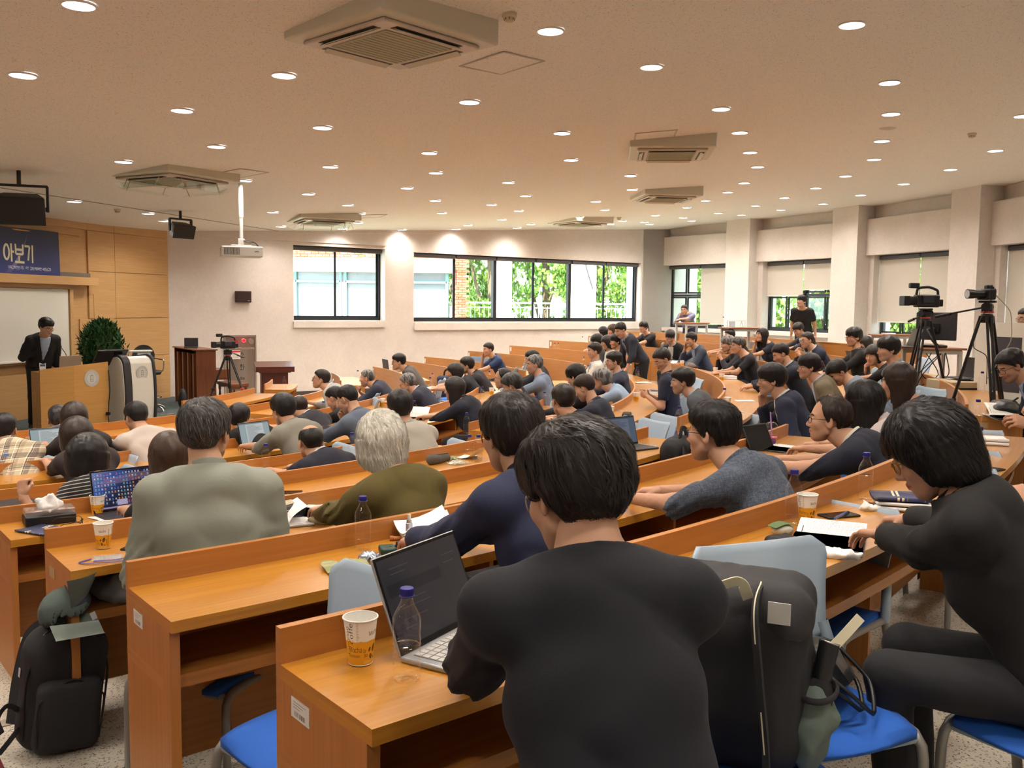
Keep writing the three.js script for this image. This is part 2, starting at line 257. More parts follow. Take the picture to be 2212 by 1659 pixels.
// strands: narrow ribbons that follow the hair's surface down from the crown
function strands(f, style, n, len, w, cfun, sd) {
  seed = sd; const pos = [], col = [], idx = [], S = STYLE[style], e = 0.0015;
  const grad = (p) => V(f(p.x + e, p.y, p.z) - f(p.x - e, p.y, p.z), f(p.x, p.y + e, p.z) - f(p.x, p.y - e, p.z), f(p.x, p.y, p.z + e) - f(p.x, p.y, p.z - e)).normalize();
  for (let i = 0; i < n; i++) {
    const a = rr(-Math.PI, Math.PI), c = rr(-0.75, 1), s = Math.sqrt(1 - c * c), p = V(Math.sin(a) * s, c, Math.cos(a) * s).multiplyScalar(0.16).add(V(0, S.tail && rnd() < 0.5 ? rr(-0.2, 0) : 0.02, -0.014));
    for (let k = 0; k < 12; k++) { const d = f(p.x, p.y, p.z); p.addScaledVector(grad(p), -d * 0.8); }
    if (Math.abs(f(p.x, p.y, p.z)) > 0.004) continue;
    const hl = lerpT(S.line, Math.abs(Math.atan2(p.x, p.z + 0.01))); if (p.y < hl + 0.006) continue;
    let dir = V(p.x - 0.012, p.y > 0.09 ? -0.004 : -0.09, p.z + 0.035); const tw = V(p.z, 0, -p.x).multiplyScalar(p.y > 0.08 ? 0.8 : 0.15); dir.add(tw).add(V(rr(-1, 1), rr(-1, 1), rr(-1, 1)).multiplyScalar(0.02));
    if (p.z > 0.02 && p.y > 0.05) dir.add(V(0.03, 0, 0.05));
    const L = len * rr(0.5, 1.2), N = 5, c0 = cfun(rnd(), p), lift = rr(0.0005, 0.004), base = pos.length / 3;
    for (let k = 0; k <= N; k++) {
      const g = grad(p), t = k / N; dir.addScaledVector(g, -dir.dot(g)).normalize();
      const side = g.clone().cross(dir).multiplyScalar(w * (1 - t * 0.75)), q = p.clone().addScaledVector(g, lift * Math.sin(Math.min(1, t * 1.2) * 2.2) + 0.0006);
      pos.push(q.x - side.x, q.y - side.y, q.z - side.z, q.x + side.x, q.y + side.y, q.z + side.z); col.push(...c0, ...c0);
      if (k < N) { const b = base + k * 2; idx.push(b, b + 1, b + 2, b + 1, b + 3, b + 2); }
      p.addScaledVector(dir, L / N); dir.add(V(0, -0.25, 0)); const d = f(p.x, p.y, p.z); if (d > -0.02) p.addScaledVector(grad(p), -d * 0.7);
    }
  }
  const g = new THREE.BufferGeometry(); g.setAttribute('position', new THREE.Float32BufferAttribute(pos, 3)); g.setIndex(idx); g.computeVertexNormals(); g.setAttribute('uv', new THREE.Float32BufferAttribute(new Float32Array(pos.length / 3 * 2), 2)); g.setAttribute('color', new THREE.Float32BufferAttribute(col, 3)); return g;
}
function hairGeo(style, tone, fine) {
  const key = style + tone + fine; if (hairCache[key]) return hairCache[key];
  const f = hairField(style, style === 'fluffy' ? 2 : 1), c = HAIRC[tone], mixed = tone === 'gray' || tone === 'salt' || tone === 'grizzle';
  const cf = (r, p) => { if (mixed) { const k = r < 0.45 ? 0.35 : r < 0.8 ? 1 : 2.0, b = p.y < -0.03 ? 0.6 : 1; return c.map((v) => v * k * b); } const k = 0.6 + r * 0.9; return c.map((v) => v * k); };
  const b = STYLE[style], low = Math.min(...b.line.map((l) => l[1])) - 0.05;
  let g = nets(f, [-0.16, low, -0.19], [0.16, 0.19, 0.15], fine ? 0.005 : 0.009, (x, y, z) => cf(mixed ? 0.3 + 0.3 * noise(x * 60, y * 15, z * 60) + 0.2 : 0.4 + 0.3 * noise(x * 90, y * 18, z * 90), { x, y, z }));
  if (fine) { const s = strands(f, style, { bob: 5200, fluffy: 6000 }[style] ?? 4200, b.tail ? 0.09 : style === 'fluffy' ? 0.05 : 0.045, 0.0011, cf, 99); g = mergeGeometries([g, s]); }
  return hairCache[key] = g;
}
const skinMat = new THREE.MeshPhysicalMaterial({ vertexColors: true, roughness: 0.5, specularIntensity: 0.5, sheen: 0.15, sheenRoughness: 0.5 });
const hairMat = new THREE.MeshPhysicalMaterial({ vertexColors: true, roughness: 0.42, specularIntensity: 0.6, side: THREE.DoubleSide });
const weave = dataTex(128, (u, v) => { const k = 0.5 + 0.25 * Math.sin(u * 2 * Math.PI * 32) * Math.sin(v * 2 * Math.PI * 32) + 0.3 * (tnoise(u, v, 32, 32, 5) - 0.5); return [k, k, k]; }, 1, false);
weave.repeat.set(14, 14);
const melange = dataTex(256, (u, v) => { const k = 0.86 + 0.28 * (tnoise(u, v, 128, 24, 2) - 0.5) + 0.28 * (tnoise(u, v, 24, 128, 3) - 0.5); const q = Math.max(0, Math.min(1, k - 0.06)); return [q, q, q]; }); melange.repeat.set(4, 4);
const plaidTex = canvasTex(512, 512, (g, w) => { g.fillStyle = '#b9ac92'; g.fillRect(0, 0, w, w); const bands = [[0, 90, 'rgba(60,48,52,.42)'], [100, 16, 'rgba(48,38,44,.75)'], [128, 10, 'rgba(240,232,215,.8)'], [256, 60, 'rgba(130,112,90,.35)'], [330, 14, 'rgba(48,38,44,.65)'], [400, 12, 'rgba(242,236,220,.8)']]; for (const [a, b, c] of bands) { g.fillStyle = c; g.fillRect(a, 0, b, w); g.fillRect(0, a, w, b); } });
plaidTex.repeat.set(5.2, 5.2);
const stripeTex = canvasTex(64, 128, (g) => { g.fillStyle = '#141416'; g.fillRect(0, 0, 64, 128); g.fillStyle = '#a9a6a0'; g.fillRect(0, 40, 64, 14); g.fillRect(0, 104, 64, 14); }); stripeTex.repeat.set(20, 22);
const clothMats = {};
function cloth(color, kind) {
  return clothMats[color + kind] ??= new THREE.MeshPhysicalMaterial({ color: kind === 'plaid' || kind === 'stripe' ? '#ffffff' : color, map: kind === 'plaid' ? plaidTex : kind === 'stripe' ? stripeTex : kind === 'melange' ? melange : null, roughness: kind === 'shell' ? 0.6 : 0.85, bumpMap: weave, bumpScale: 0.0006, sheen: 0.25, sheenRoughness: 0.6, sheenColor: new THREE.Color(color).lerp(new THREE.Color('#ffffff'), 0.15) });
}
const metalDark = std('#1b1a1c', 0.35, { metalness: 0.3 }), metalSilver = std('#b9b7b2', 0.3, { metalness: 0.9 }), goldMetal = std('#a37c3c', 0.3, { metalness: 0.9 });
let glassesGeo;
function makeGlasses() {
  if (glassesGeo) return glassesGeo; const gs = [];
  for (const s of [-1, 1]) {
    const ring = []; for (let i = 0; i < 16; i++) { const a = i / 16 * Math.PI * 2, c = Math.cos(a), q = Math.sin(a); ring.push([s * 0.034 + 0.025 * Math.sign(c) * Math.abs(c) ** 0.75, -0.006 + 0.0185 * Math.sign(q) * Math.abs(q) ** 0.75, 0.104 - 6 * (0.034 + s * 0.025 * c) ** 2]); }
    gs.push(tube(ring, 0.0018, 32, 5, true), tube([[s * 0.058, 0.003, 0.084], [s * 0.073, 0.004, 0.05], [s * 0.083, 0.003, 0.0], [s * 0.081, -0.012, -0.022]], 0.0017, 10, 5));
  }
  gs.push(tube([[-0.01, 0, 0.1065], [0, 0.004, 0.1085], [0.01, 0, 0.1065]], 0.0017, 6, 5));
  return glassesGeo = merge(gs);
}
let shoeGeo;
function makeShoe() { return shoeGeo ??= nets(blend([rc(0, 0.045, -0.02, 0, 0.035, 0.14, 0.04, 0.033), el(0, 0.06, -0.02, 0.042, 0.055, 0.055), el(0, 0.02, 0.06, 0.045, 0.022, 0.135)], 0.03), [-0.08, -0.02, -0.12], [0.08, 0.16, 0.24], 0.012); }
const CEN = [CX, CZ];
function person(o) {
  // o: label, h [x, y, z] head centre, floor, and the looks
  const fem = !!o.fem, lod = o.lod ?? 0, stand = !!o.stand, p = stand ? 0.95 : 0.545, fl = o.floor, H = V(...o.h);
  const yaw = (o.yaw ?? Math.atan2(CEN[0] - H.x, CEN[1] - H.z)) + (o.turn ?? 0);
  const ls = fem ? 0.94 : 1, dy = H.y - fl - p; let L = 0.745 * ls, lean = 0.04;
  if (o.lean !== undefined) { lean = o.lean; L = dy / Math.cos(lean); } else if (dy < L) { lean = Math.acos(Math.max(dy / L, 0.72)); L = dy / Math.cos(lean); } else L = dy / Math.cos(lean);
  const s = Math.min(1.08, Math.max(0.9, L / 0.745)), c = Math.cos(lean), n = Math.sin(lean);
  const fwd = V(Math.sin(yaw), 0, Math.cos(yaw)), base = V(H.x, fl, H.z).addScaledVector(fwd, -L * n - 0.02);
  const g = thing('person', o.label, o.cat ?? (fem ? 'woman' : 'man'), [base.x, fl, base.z], yaw, o.group);
  const toLocal = (w) => { const d = V(w[0] - base.x, w[1] - fl, w[2] - base.z), cs = Math.cos(yaw), sn = Math.sin(yaw); return V(d.x * cs - d.z * sn, d.y, d.x * sn + d.z * cs); };
  const at = (x, y, z) => V(x, p + y * c - z * n, y * n + z * c); // torso axes -> local
  const head = at(0, L, 0.02), neck = at(0, 0.555 * s + (L - 0.745) * 0.4 + (o.shrug ?? 0), -0.01), sw = (fem ? 0.142 : 0.165) * (o.wide ?? 1);
  const T0 = (L - 0.745 * s); // extra length goes to the torso
  const ty = (v) => v * s + T0 * v / 0.745;
  const up_ = o.shrug ?? 0, wd = o.wide ?? 1, tors = (e, low) => {
    const fs = [el(0, ty(0.06), 0, (fem ? 0.17 : 0.165) * wd + e, 0.13 + e, 0.12 * wd + e), el(0, ty(0.2), 0.004, (fem ? 0.138 : 0.158) * wd + e, 0.16 + e, 0.105 * wd + e), el(0, ty(0.37), 0, (fem ? 0.15 : 0.172) * wd + e, 0.16 + e, 0.112 * wd + e), rc(-sw, ty(0.492) + up_, -0.012, sw, ty(0.492) + up_, -0.012, 0.056 + e, 0.056 + e), rc(-0.085, ty(0.525) + up_, -0.024, 0.085, ty(0.525) + up_, -0.024, 0.05 + e, 0.05 + e), rc(0, ty(0.5) + up_, -0.02, 0, ty(0.6) + up_, -0.006, 0.086 + e, 0.052 + e)];
    if (fem) fs.push(el(-0.065, ty(0.33), 0.085, 0.06 + e, 0.06 + e, 0.05 + e), el(0.065, ty(0.33), 0.085, 0.06 + e, 0.06 + e, 0.05 + e));
    const f = blend(fs, 0.06);
    return (x, y, z) => f(x, (y - p) * c + z * n, -(y - p) * n + z * c);
  };
  // limbs
  const arms = {}, edge = o.k !== undefined ? Math.max(0.1, Math.hypot(base.x - CEN[0], base.z - CEN[1]) - rowR(o.k) - DEPTH) : o.edge ?? 0.26, tableY = o.tableY ?? 0.72, uA = 0.285 * s * ls, fA = 0.255 * s * ls;
  for (const [side, sg] of [['L', 1], ['R', -1]]) {
    const S = at(sg * (sw + 0.012), ty(0.484) + up_, -0.01); let m = o[side] ?? 'table', t, pole = V(sg * 0.45, -0.8, -0.4), up = V(0, 1, 0), pose = 'rest', hd = null;
    if (Array.isArray(m)) { t = toLocal(m); pose = m[3] ?? 'rest'; }
    else if (m === 'table') { t = V(sg * 0.11, tableY + 0.045, edge + 0.13); hd = V(-sg * 0.45, -0.1, 1); }
    else if (m === 'write') { t = V(sg * 0.09, tableY + 0.045, edge + 0.16); pose = 'hold'; hd = V(-sg * 0.5, -0.2, 1); up = V(sg * 0.6, 0.8, 0); }
    else if (m === 'flat') { t = V(sg * 0.16, tableY + 0.04, edge + 0.1); pose = 'flat'; hd = V(-sg * 0.6, -0.08, 0.9); }
    else if (HP[m]) { const q = HP[m], a = toLocal([q[0][0] + 0, q[0][1], q[0][2]]), dl = (w) => { const b = toLocal([q[0][0] + w[0], q[0][1] + w[1], q[0][2] + w[2]]); return b.sub(a); }; t = a; pose = q[1]; hd = dl(q[2]); up = dl(q[3]); }
    else if (m === 'rest') { t = V(sg * 0.2, tableY + 0.05, edge + 0.12); pose = 'rest'; hd = V(-sg * 0.2, -0.5, 1); }
    else if (m === 'lap') { t = V(sg * 0.1, p + 0.14, 0.3); hd = V(-sg * 0.5, -0.3, 1); }
    else if (m === 'chin') { t = head.clone().add(V(sg * 0.035, -0.2, 0.075)); pose = 'hold'; hd = V(-sg * 0.25, 1, 0.05); up = V(0, 0.1, 1); pole = V(sg * 0.5, -1, 0.2); }
    else if (m === 'cheek') { t = head.clone().add(V(sg * 0.085, -0.165, 0.075)); pose = 'flat'; hd = V(-sg * 0.1, 1, -0.3); up = V(sg, 0.1, 0.4); pole = V(sg * 0.5, -1, 0.3); }
    else if (m === 'clasp') { t = head.clone().add(V(sg * 0.055, -0.205, 0.13)); pose = 'hold'; hd = V(-sg * 0.75, 0.75, 0.1); up = V(sg * 0.5, 0.3, 1); pole = V(sg * 0.7, -1, 0.2); }
    else if (m === 'fold') { t = V(-sg * 0.1, p + 0.23 * s, 0.2 + n * 0.2); hd = V(-sg, 0, 0.1); pole = V(sg, -0.8, -0.1); up = V(0, 0.3, 1); }
    else if (m === 'side') { t = V(sg * 0.25, p - 0.1, 0.05); hd = V(0, -1, 0.15); up = V(sg, 0, 0.2); pole = V(sg * 0.3, 0, -1); }
    else if (m === 'chest') { t = V(sg * 0.05, p + 0.26, 0.26); pose = 'hold'; hd = V(-sg * 0.8, 0.35, 0.3); up = V(0, 0.3, 1); }
    else if (m === 'phone') { t = V(sg * 0.07, tableY + 0.13, edge + 0.14); pose = 'hold'; hd = V(-sg * 0.5, 0.25, 0.9); up = V(sg * 0.8, -0.1, 0.4); }
    let d = t.clone().sub(S), len = d.length(), mx = (uA + fA) * 0.985; if (len > mx) { t = S.clone().addScaledVector(d, mx / len); d = t.clone().sub(S); len = mx; }
    const a = (uA * uA - fA * fA + len * len) / (2 * len), hgt = Math.sqrt(Math.max(0, uA * uA - a * a)); d.normalize(); if (o['pole' + side]) pole = V(...o['pole' + side]); pole.addScaledVector(d, -pole.dot(d)).normalize();
    const E = S.clone().addScaledVector(d, a).addScaledVector(pole, hgt); if (!stand && E.y < tableY + 0.05 && E.z > edge - 0.02 && (typeof m !== 'string' || m !== 'lap')) E.y = tableY + 0.05;
    if (o['hand' + side]) { const q = o['hand' + side]; hd = V(...q[0]); up = V(...q[1]); pose = q[2] ?? pose; }
    const fdir = (hd ?? t.clone().sub(E)).normalize(); if (hd) fdir.lerp(t.clone().sub(E).normalize(), 0.45).normalize();
    arms[side] = { S, E, W: t, fdir, up, pose, sg };
  }
  const hips = [1, -1].map((sg) => V(sg * 0.092, p, 0)), knees = [], ankles = [];
  for (const sg of [1, -1]) if (stand) { knees.push(V(sg * 0.1, 0.5, 0.03 + (o.step ?? 0) * sg)); ankles.push(V(sg * 0.105, 0.09, -0.03 + (o.step ?? 0) * sg * 1.6)); } else { const kz = o.kneeZ ?? 0.42, kx = 0.1 + (o.splay ?? 0.03); knees.push(V(sg * kx, 0.53, kz)); ankles.push(V(sg * (kx + 0.005), 0.085, kz + (o.footZ ?? -0.04))); }
  // what is skin
  const hq = new THREE.Quaternion(); { let ty_ = o.face ?? Math.atan2(-7.0 - H.x, -13.6 - H.z), dyaw = ty_ - yaw; dyaw = Math.atan2(Math.sin(dyaw), Math.cos(dyaw)); hq.setFromEuler(new THREE.Euler(o.nod ?? 0.08, Math.max(-1.25, Math.min(1.25, dyaw)), o.tilt ?? 0, 'YXZ')); }
  const bodyLow = tors(-0.008), limbs = [];
  for (const k of ['L', 'R']) { const A = arms[k]; limbs.push(rc(A.S.x, A.S.y, A.S.z, A.E.x, A.E.y, A.E.z, 0.046 * ls, 0.039 * ls), rc(A.E.x, A.E.y, A.E.z, A.W.x, A.W.y, A.W.z, 0.041 * ls, 0.0255 * ls)); }
  for (const i of [0, 1]) limbs.push(rc(hips[i].x, hips[i].y, hips[i].z, knees[i].x, knees[i].y, knees[i].z, 0.078, 0.052), rc(knees[i].x, knees[i].y, knees[i].z, ankles[i].x, ankles[i].y, ankles[i].z, 0.05, 0.036));
  const hb = V(0, -0.06, -0.025).applyQuaternion(hq).add(head), nr = fem ? 0.046 : 0.056, fsk = [bodyLow, ...limbs, rc(neck.x, neck.y - 0.03, neck.z, hb.x, hb.y, hb.z, nr + 0.006, nr)];
  const skinF = (x, y, z) => { let d = fsk[0](x, y, z); for (let i = 1; i < fsk.length; i++) d = smin(d, fsk[i](x, y, z), 0.03); return d; };
  const bb = (pts, m) => { const lo = [9, 9, 9], hi = [-9, -9, -9]; for (const q of pts) [q.x, q.y, q.z].forEach((v, i) => { lo[i] = Math.min(lo[i], v - m); hi[i] = Math.max(hi[i], v + m); }); return [lo, hi]; };
  const armPts = ['L', 'R'].flatMap((k) => [arms[k].S, arms[k].E, arms[k].W]), cell = [0.021, 0.014, 0.0095][lod];
  const full = bb([...armPts, ...knees, ...ankles, hb, at(0, -0.1, 0), at(0, 0, -0.14), at(0.2, 0.3, 0), at(-0.2, 0.3, 0)], 0.1);
  const warm = o.skin ?? 1, tint = (geo) => { const a = geo.attributes.color; for (let i = 0; i < a.count * 3; i++) a.array[i] *= warm; return geo; };
  const pieces = [nets(skinF, ...full, Math.max(cell, 0.012), () => SKIN), headGeo(fem, [0.0065, 0.005, 0.0035][lod]).clone().applyQuaternion(hq).translate(head.x, head.y, head.z)];
  for (const k of ['L', 'R']) {
    const A = arms[k], z = A.fdir, x = A.up.clone().cross(z).normalize(), y = z.clone().cross(x), hg = handGeo(A.pose, [0.0075, 0.0055, 0.0035][lod]).clone(), sc = (fem ? 0.9 : 1);
    if (k === 'L') { hg.scale(-1, 1, 1); const ix = hg.index.array; for (let i = 0; i < ix.length; i += 3) { const t_ = ix[i]; ix[i] = ix[i + 1]; ix[i + 1] = t_; } const na = hg.attributes.normal.array; }
    hg.applyMatrix4(new THREE.Matrix4().makeBasis(x, y, z).scale(V(sc, sc, sc)).setPosition(A.W)); hg.computeVertexNormals(); pieces.push(hg);
  }
  part(g, 'body', tint(mergeGeometries(pieces)), skinMat);
  // clothes
  const kind = o.top ?? 'shirt', jack = kind === 'jacket', shortS = kind === 'tee' || kind === 'polo', e = (jack ? 0.013 : kind === 'loose' ? 0.016 : 0.006), tf = tors(e), sl = [];
  for (const k of ['L', 'R']) {
    const A = arms[k], cut = shortS ? (o.sleeve ?? 0.72) : 1, q = A.S.clone().lerp(A.E, cut), w = A.E.clone().lerp(A.W, o.cuff ?? 0.93), r0 = 0.054 * ls + e, r1 = (shortS ? 0.053 : 0.046) * ls + e;
    const f1 = rc(A.S.x, A.S.y, A.S.z, q.x, q.y, q.z, r0, r1), dir = (shortS ? A.E.clone().sub(A.S) : A.W.clone().sub(A.E)).normalize(), endP = shortS ? q : w;
    const f2 = shortS ? null : rc(A.E.x, A.E.y, A.E.z, w.x, w.y, w.z, 0.045 * ls + e, 0.031 * ls + e * 1.1);
    sl.push((x, y, z) => { let d = f1(x, y, z); if (f2) d = smin(d, f2(x, y, z), 0.02); return smax(d, (x - endP.x) * dir.x + (y - endP.y) * dir.y + (z - endP.z) * dir.z, 0.006); });
  }
  const fa = (o.folds ?? 1) * [0.009, 0.012, 0.015][lod], ph = H.x * 3.1, EL = arms.L.E, ER = arms.R.E;
  const fold = (x, y, z) => { const u = noise(x * 7 + ph, y * 13 + x * 6, z * 9), de = Math.min(Math.hypot(x - EL.x, y - EL.y, z - EL.z), Math.hypot(x - ER.x, y - ER.y, z - ER.z)), k = Math.exp(-de * de * 60); let f = u * 0.5 - Math.abs(noise(x * 5 + y * 4 + ph, y * 7 - x * 5, z * 6 + 9)) * 0.9; if (k > 0.05) f += k * Math.sin((x * 0.7 + y + z * 0.8) * 105 + u * 3) * 0.5; return f * fa; };
  const topF = (x, y, z) => { const d = smin(smin(tf(x, y, z), sl[0](x, y, z), 0.035), sl[1](x, y, z), 0.035); return Math.abs(d) < 0.06 ? smax(d + fold(x, y, z), -0.02 - (y - p) , 0.02) : d; };
  // neckline: cut round the neck
  const ncut = rc(neck.x, neck.y + 0.0, neck.z, head.x, head.y - 0.03, head.z - 0.01, nr + (jack ? 0.012 : 0.006), nr + 0.02), deep = kind === 'tee' || o.vneck;
  const yl = (y, z) => (y - p) * c + z * n, zl = (y, z) => -(y - p) * n + z * c;
  const topCut = (x, y, z) => { let d = topF(x, y, z); if (d > 0.05) return d; d = smax(d, -ncut(x, y, z), 0.006); d = smax(d, yl(y, z) - ty(deep ? 0.568 : 0.59) - up_, 0.01); return d; };
  const mTop = cloth(o.tc ?? '#202433', o.tk ?? ''), bT = bb([...armPts, at(0, -0.06, 0.1), at(0, 0.62, 0), at(0.2, 0.3, -0.1), at(-0.2, 0.3, -0.1), at(0, 0.0, -0.1)], 0.085);
  const topMesh = part(g, jack ? 'jacket' : shortS ? (kind === 'polo' ? 'polo_shirt' : 't_shirt') : 'shirt', nets(topCut, ...bT, cell), mTop);
  if (jack || kind === 'polo' || kind === 'shirt' || kind === 'loose') if (!o.nocollar) {
    const col = (rad, y0, y1, th) => (x, y, z) => { const a = yl(y, z), b = zl(y, z) - 0.0, t = (a - y0) / (y1 - y0), R = rad * (1 + 0.12 * (1 - t)), q = Math.hypot(x, (b + 0.004) * 0.92) - R; return smax(smax(Math.abs(q) - th, Math.abs(a - (y0 + y1) / 2 - 0.35 * Math.min(0.06, Math.max(0, -b) * 0.5) + Math.max(0, b) * 0.35) - (y1 - y0) / 2, 0.003), b > 0.03 ? 0.012 - Math.abs(x) : -1, 0.004); };
    const yb = ty(0.565) + up_, bC = bb([at(0, yb / 1, 0)], 0.11), fc = nets(col(nr + 0.007, yb - 0.012, yb + (jack ? 0.042 : 0.036), 0.0035), ...bC, lod === 2 ? 0.004 : 0.006);
    if (fc.index.count) part(g, jack ? 'shirt_collar' : 'collar', fc, jack ? cloth(o.cc ?? '#c9ccd4', '') : mTop);
    if (jack) { const f2 = nets(col(nr + 0.016, yb - 0.03, yb + 0.026, 0.005), ...bC, lod === 2 ? 0.004 : 0.007); if (f2.index.count) part(topMesh, 'collar', f2, mTop); }
  }
  if (jack && o.front !== false) {
    const vf = (x, y, z) => { const a = yl(y, z), b = zl(y, z), w = 0.008 + Math.max(0, a - ty(0.2)) * 0.2; return Math.max(tf(x, y, z) - 0.005, Math.abs(x) - w, ty(0.2) - a, a - ty(0.585), 0.02 - b); };
    const f3 = nets(vf, ...bb([at(0, ty(0.35), 0.08)], 0.21), Math.max(cell, 0.012)); if (f3.index.count) part(g, o.inner ?? 'shirt', f3, cloth(o.cc ?? '#c9ccd4', ''));
    if (o.tie) { const tieF = (x, y, z) => { const a = yl(y, z), b = zl(y, z); return Math.max(tf(x, y, z) - 0.012, Math.abs(x) - 0.012 - Math.max(0, ty(0.48) - a) * 0.1, ty(0.22) - a, a - ty(0.5), 0.02 - b); }; const f4 = nets(tieF, ...bb([at(0, ty(0.35), 0.08)], 0.2), 0.01); if (f4.index.count) part(g, 'tie', f4, cloth(o.tie, '')); }
  }
  const legF = [0, 1].map((i) => { const a = rc(hips[i].x, hips[i].y, hips[i].z, knees[i].x, knees[i].y, knees[i].z, 0.088, 0.066), b = rc(knees[i].x, knees[i].y, knees[i].z, ankles[i].x, ankles[i].y + 0.02, ankles[i].z, 0.064, 0.056); return (x, y, z) => smin(a(x, y, z), b(x, y, z), 0.02); });
  const hipF = stand ? el(0, p + 0.02, 0, 0.165 * wd, 0.12, 0.118) : el(0, p + 0.015, 0.01, 0.17 * wd, 0.1, 0.125);
  const trF = (x, y, z) => { const d = smin(smin(hipF(x, y, z), legF[0](x, y, z), 0.03), legF[1](x, y, z), 0.03); return Math.abs(d) < 0.05 ? smax(d + noise(x * 8 + ph, y * 8, z * 8) * 0.006, 0.075 - y, 0.01) : d; };
  const trM = part(g, 'trousers', nets(trF, ...bb([...hips, ...knees, ...ankles, V(0, p, -0.1)], 0.11), Math.max(cell, 0.013)), cloth(o.pc ?? '#1a1b20', ''));
  for (const i of [0, 1]) part(g, 'shoe', makeShoe().clone().translate(ankles[i].x, 0, ankles[i].z), std(o.sc ?? '#16140f', 0.5));
  if (o.hair !== 'none') part(g, 'hair', hairGeo(o.hair ?? 'short', o.hc ?? 'black', lod === 2), hairMat).position.copy(head), g.children[g.children.length - 1].quaternion.copy(hq), o.hs && g.children[g.children.length - 1].scale.set(...o.hs);
  if (o.glasses) { const m = part(g, 'glasses', makeGlasses(), o.glasses === 'gold' ? goldMetal : o.glasses === 'silver' ? metalSilver : metalDark); m.position.copy(head); m.quaternion.copy(hq); }
  g.userData.rig = undefined; delete g.userData.rig;
  person.last = { g, head, hq, arms, at, base, yaw, p, ty, toWorld: (v) => V(v.x * Math.cos(yaw) + v.z * Math.sin(yaw) + base.x, v.y + fl, -v.x * Math.sin(yaw) + v.z * Math.cos(yaw) + base.z), W: topMesh };
  return g;
}
// ---------- materials of the room ----------
const grain = (a, b, fu, fv, amt = 0.16) => dataTex(512, (u, v) => { const n = 0.5 * tnoise(u, v, fu, fv, 1) + 0.3 * tnoise(u, v, fu * 2, fv * 3, 2) + 0.2 * tnoise(u, v, 3, 5, 4); const k = Math.min(1, Math.max(0, 0.5 + (n - 0.5) * 3 * amt * 4)); return a.map((c, i) => c + (b[i] - c) * k); });
const mapRep = (t, x, y) => { const c = t.clone(); c.repeat.set(x, y); c.needsUpdate = true; return c; };
const woodT = grain([0.7, 0.465, 0.13], [0.77, 0.54, 0.18], 4, 96), woodB = grain([0.66, 0.43, 0.2], [0.72, 0.48, 0.24], 4, 96), woodV = grain([0.66, 0.43, 0.2], [0.72, 0.475, 0.235], 96, 4), panelT = grain([0.7, 0.545, 0.345], [0.755, 0.6, 0.395], 6, 80, 0.12);
const deskTop = phy('#ffffff', 0.34, { map: mapRep(woodT, 0.7, 0.9), clearcoat: 0.6, clearcoatRoughness: 0.16 });
const deskFront = phy('#ffffff', 0.36, { map: mapRep(woodB, 0.7, 0.9) });
const deskEnd = phy('#ffffff', 0.42, { map: mapRep(woodV, 0.9, 0.7), });
const stageWood = std('#ffffff', 0.55, { map: mapRep(panelT, 0.6, 0.8) });
const plaster = dataTex(256, (u, v) => { const n = 0.955 + 0.03 * tnoise(u, v, 8, 8, 3) + 0.03 * tnoise(u, v, 64, 64, 4); return [0.83 * n, 0.8 * n, 0.775 * n]; });
const wallM = std('#ffffff', 0.85, { map: mapRep(plaster, 0.5, 0.5) });
const trimM = std('#d8d2ca', 0.6);
const ceilT = canvasTex(1024, 1024, (g, w) => { seed = 77; g.fillStyle = '#e6e5df'; g.fillRect(0, 0, w, w); for (let i = 0; i < 5200; i++) { g.strokeStyle = `rgba(${rr(95, 140) | 0},${rr(85, 125) | 0},${rr(70, 105) | 0},${rr(0.25, 0.8)})`; g.lineWidth = rr(0.8, 2.2); const x = rnd() * w, y = rnd() * w, a = rr(0, 6.3), l = rr(1, 9); g.beginPath(); g.moveTo(x, y); g.lineTo(x + Math.cos(a) * l, y + Math.sin(a) * l); g.stroke(); } });
const ceilM = std('#ffffff', 0.9, { map: mapRep(ceilT, 0.55, 0.55) });
const terr = canvasTex(1024, 1024, (g, w) => { seed = 31; g.fillStyle = '#c4bdae'; g.fillRect(0, 0, w, w); for (let i = 0; i < 9000; i++) { const b = rnd(); g.fillStyle = b < 0.4 ? `rgba(35,32,28,${rr(0.5, 0.95)})` : b < 0.75 ? `rgba(205,198,182,${rr(0.3, 0.8)})` : `rgba(120,108,90,${rr(0.3, 0.7)})`; const x = rnd() * w, y = rnd() * w, r = rr(1.5, b < 0.4 ? 4.6 : 7); g.beginPath(); g.ellipse(x, y, r, r * rr(0.5, 1), rr(0, 3), 0, 7); g.fill(); } });
const floorM = phy('#ffffff', 0.32, { map: mapRep(terr, 1.1, 1.1) });
const fibre = dataTex(256, (u, v) => { const n = 0.75 + 0.5 * (tnoise(u, v, 128, 128, 9) - 0.5) + 0.2 * (tnoise(u, v, 16, 16, 8) - 0.5); const k = Math.max(0, Math.min(1, n)); return [k, k, k]; });
const carpetM = std('#7d1a22', 0.95, { map: mapRep(fibre, 2.5, 2.5), bumpMap: mapRep(fibre, 2.5, 2.5), bumpScale: 0.004 }), stageCarpet = std('#5d6d71', 0.95, { map: mapRep(fibre, 2.5, 2.5) });
const frameM = std('#26282c', 0.4, { metalness: 0.3 }), glassM = phy('#f4fbf8', 0.02, { transmission: 1, thickness: 0, ior: 1.45 });
const blindM = phy('#c9c3b8', 0.9, { transmission: 0.1, thickness: 0, side: THREE.DoubleSide, bumpMap: weave, bumpScale: 0.0004 }), rollM = std('#4b4a4e', 0.6);
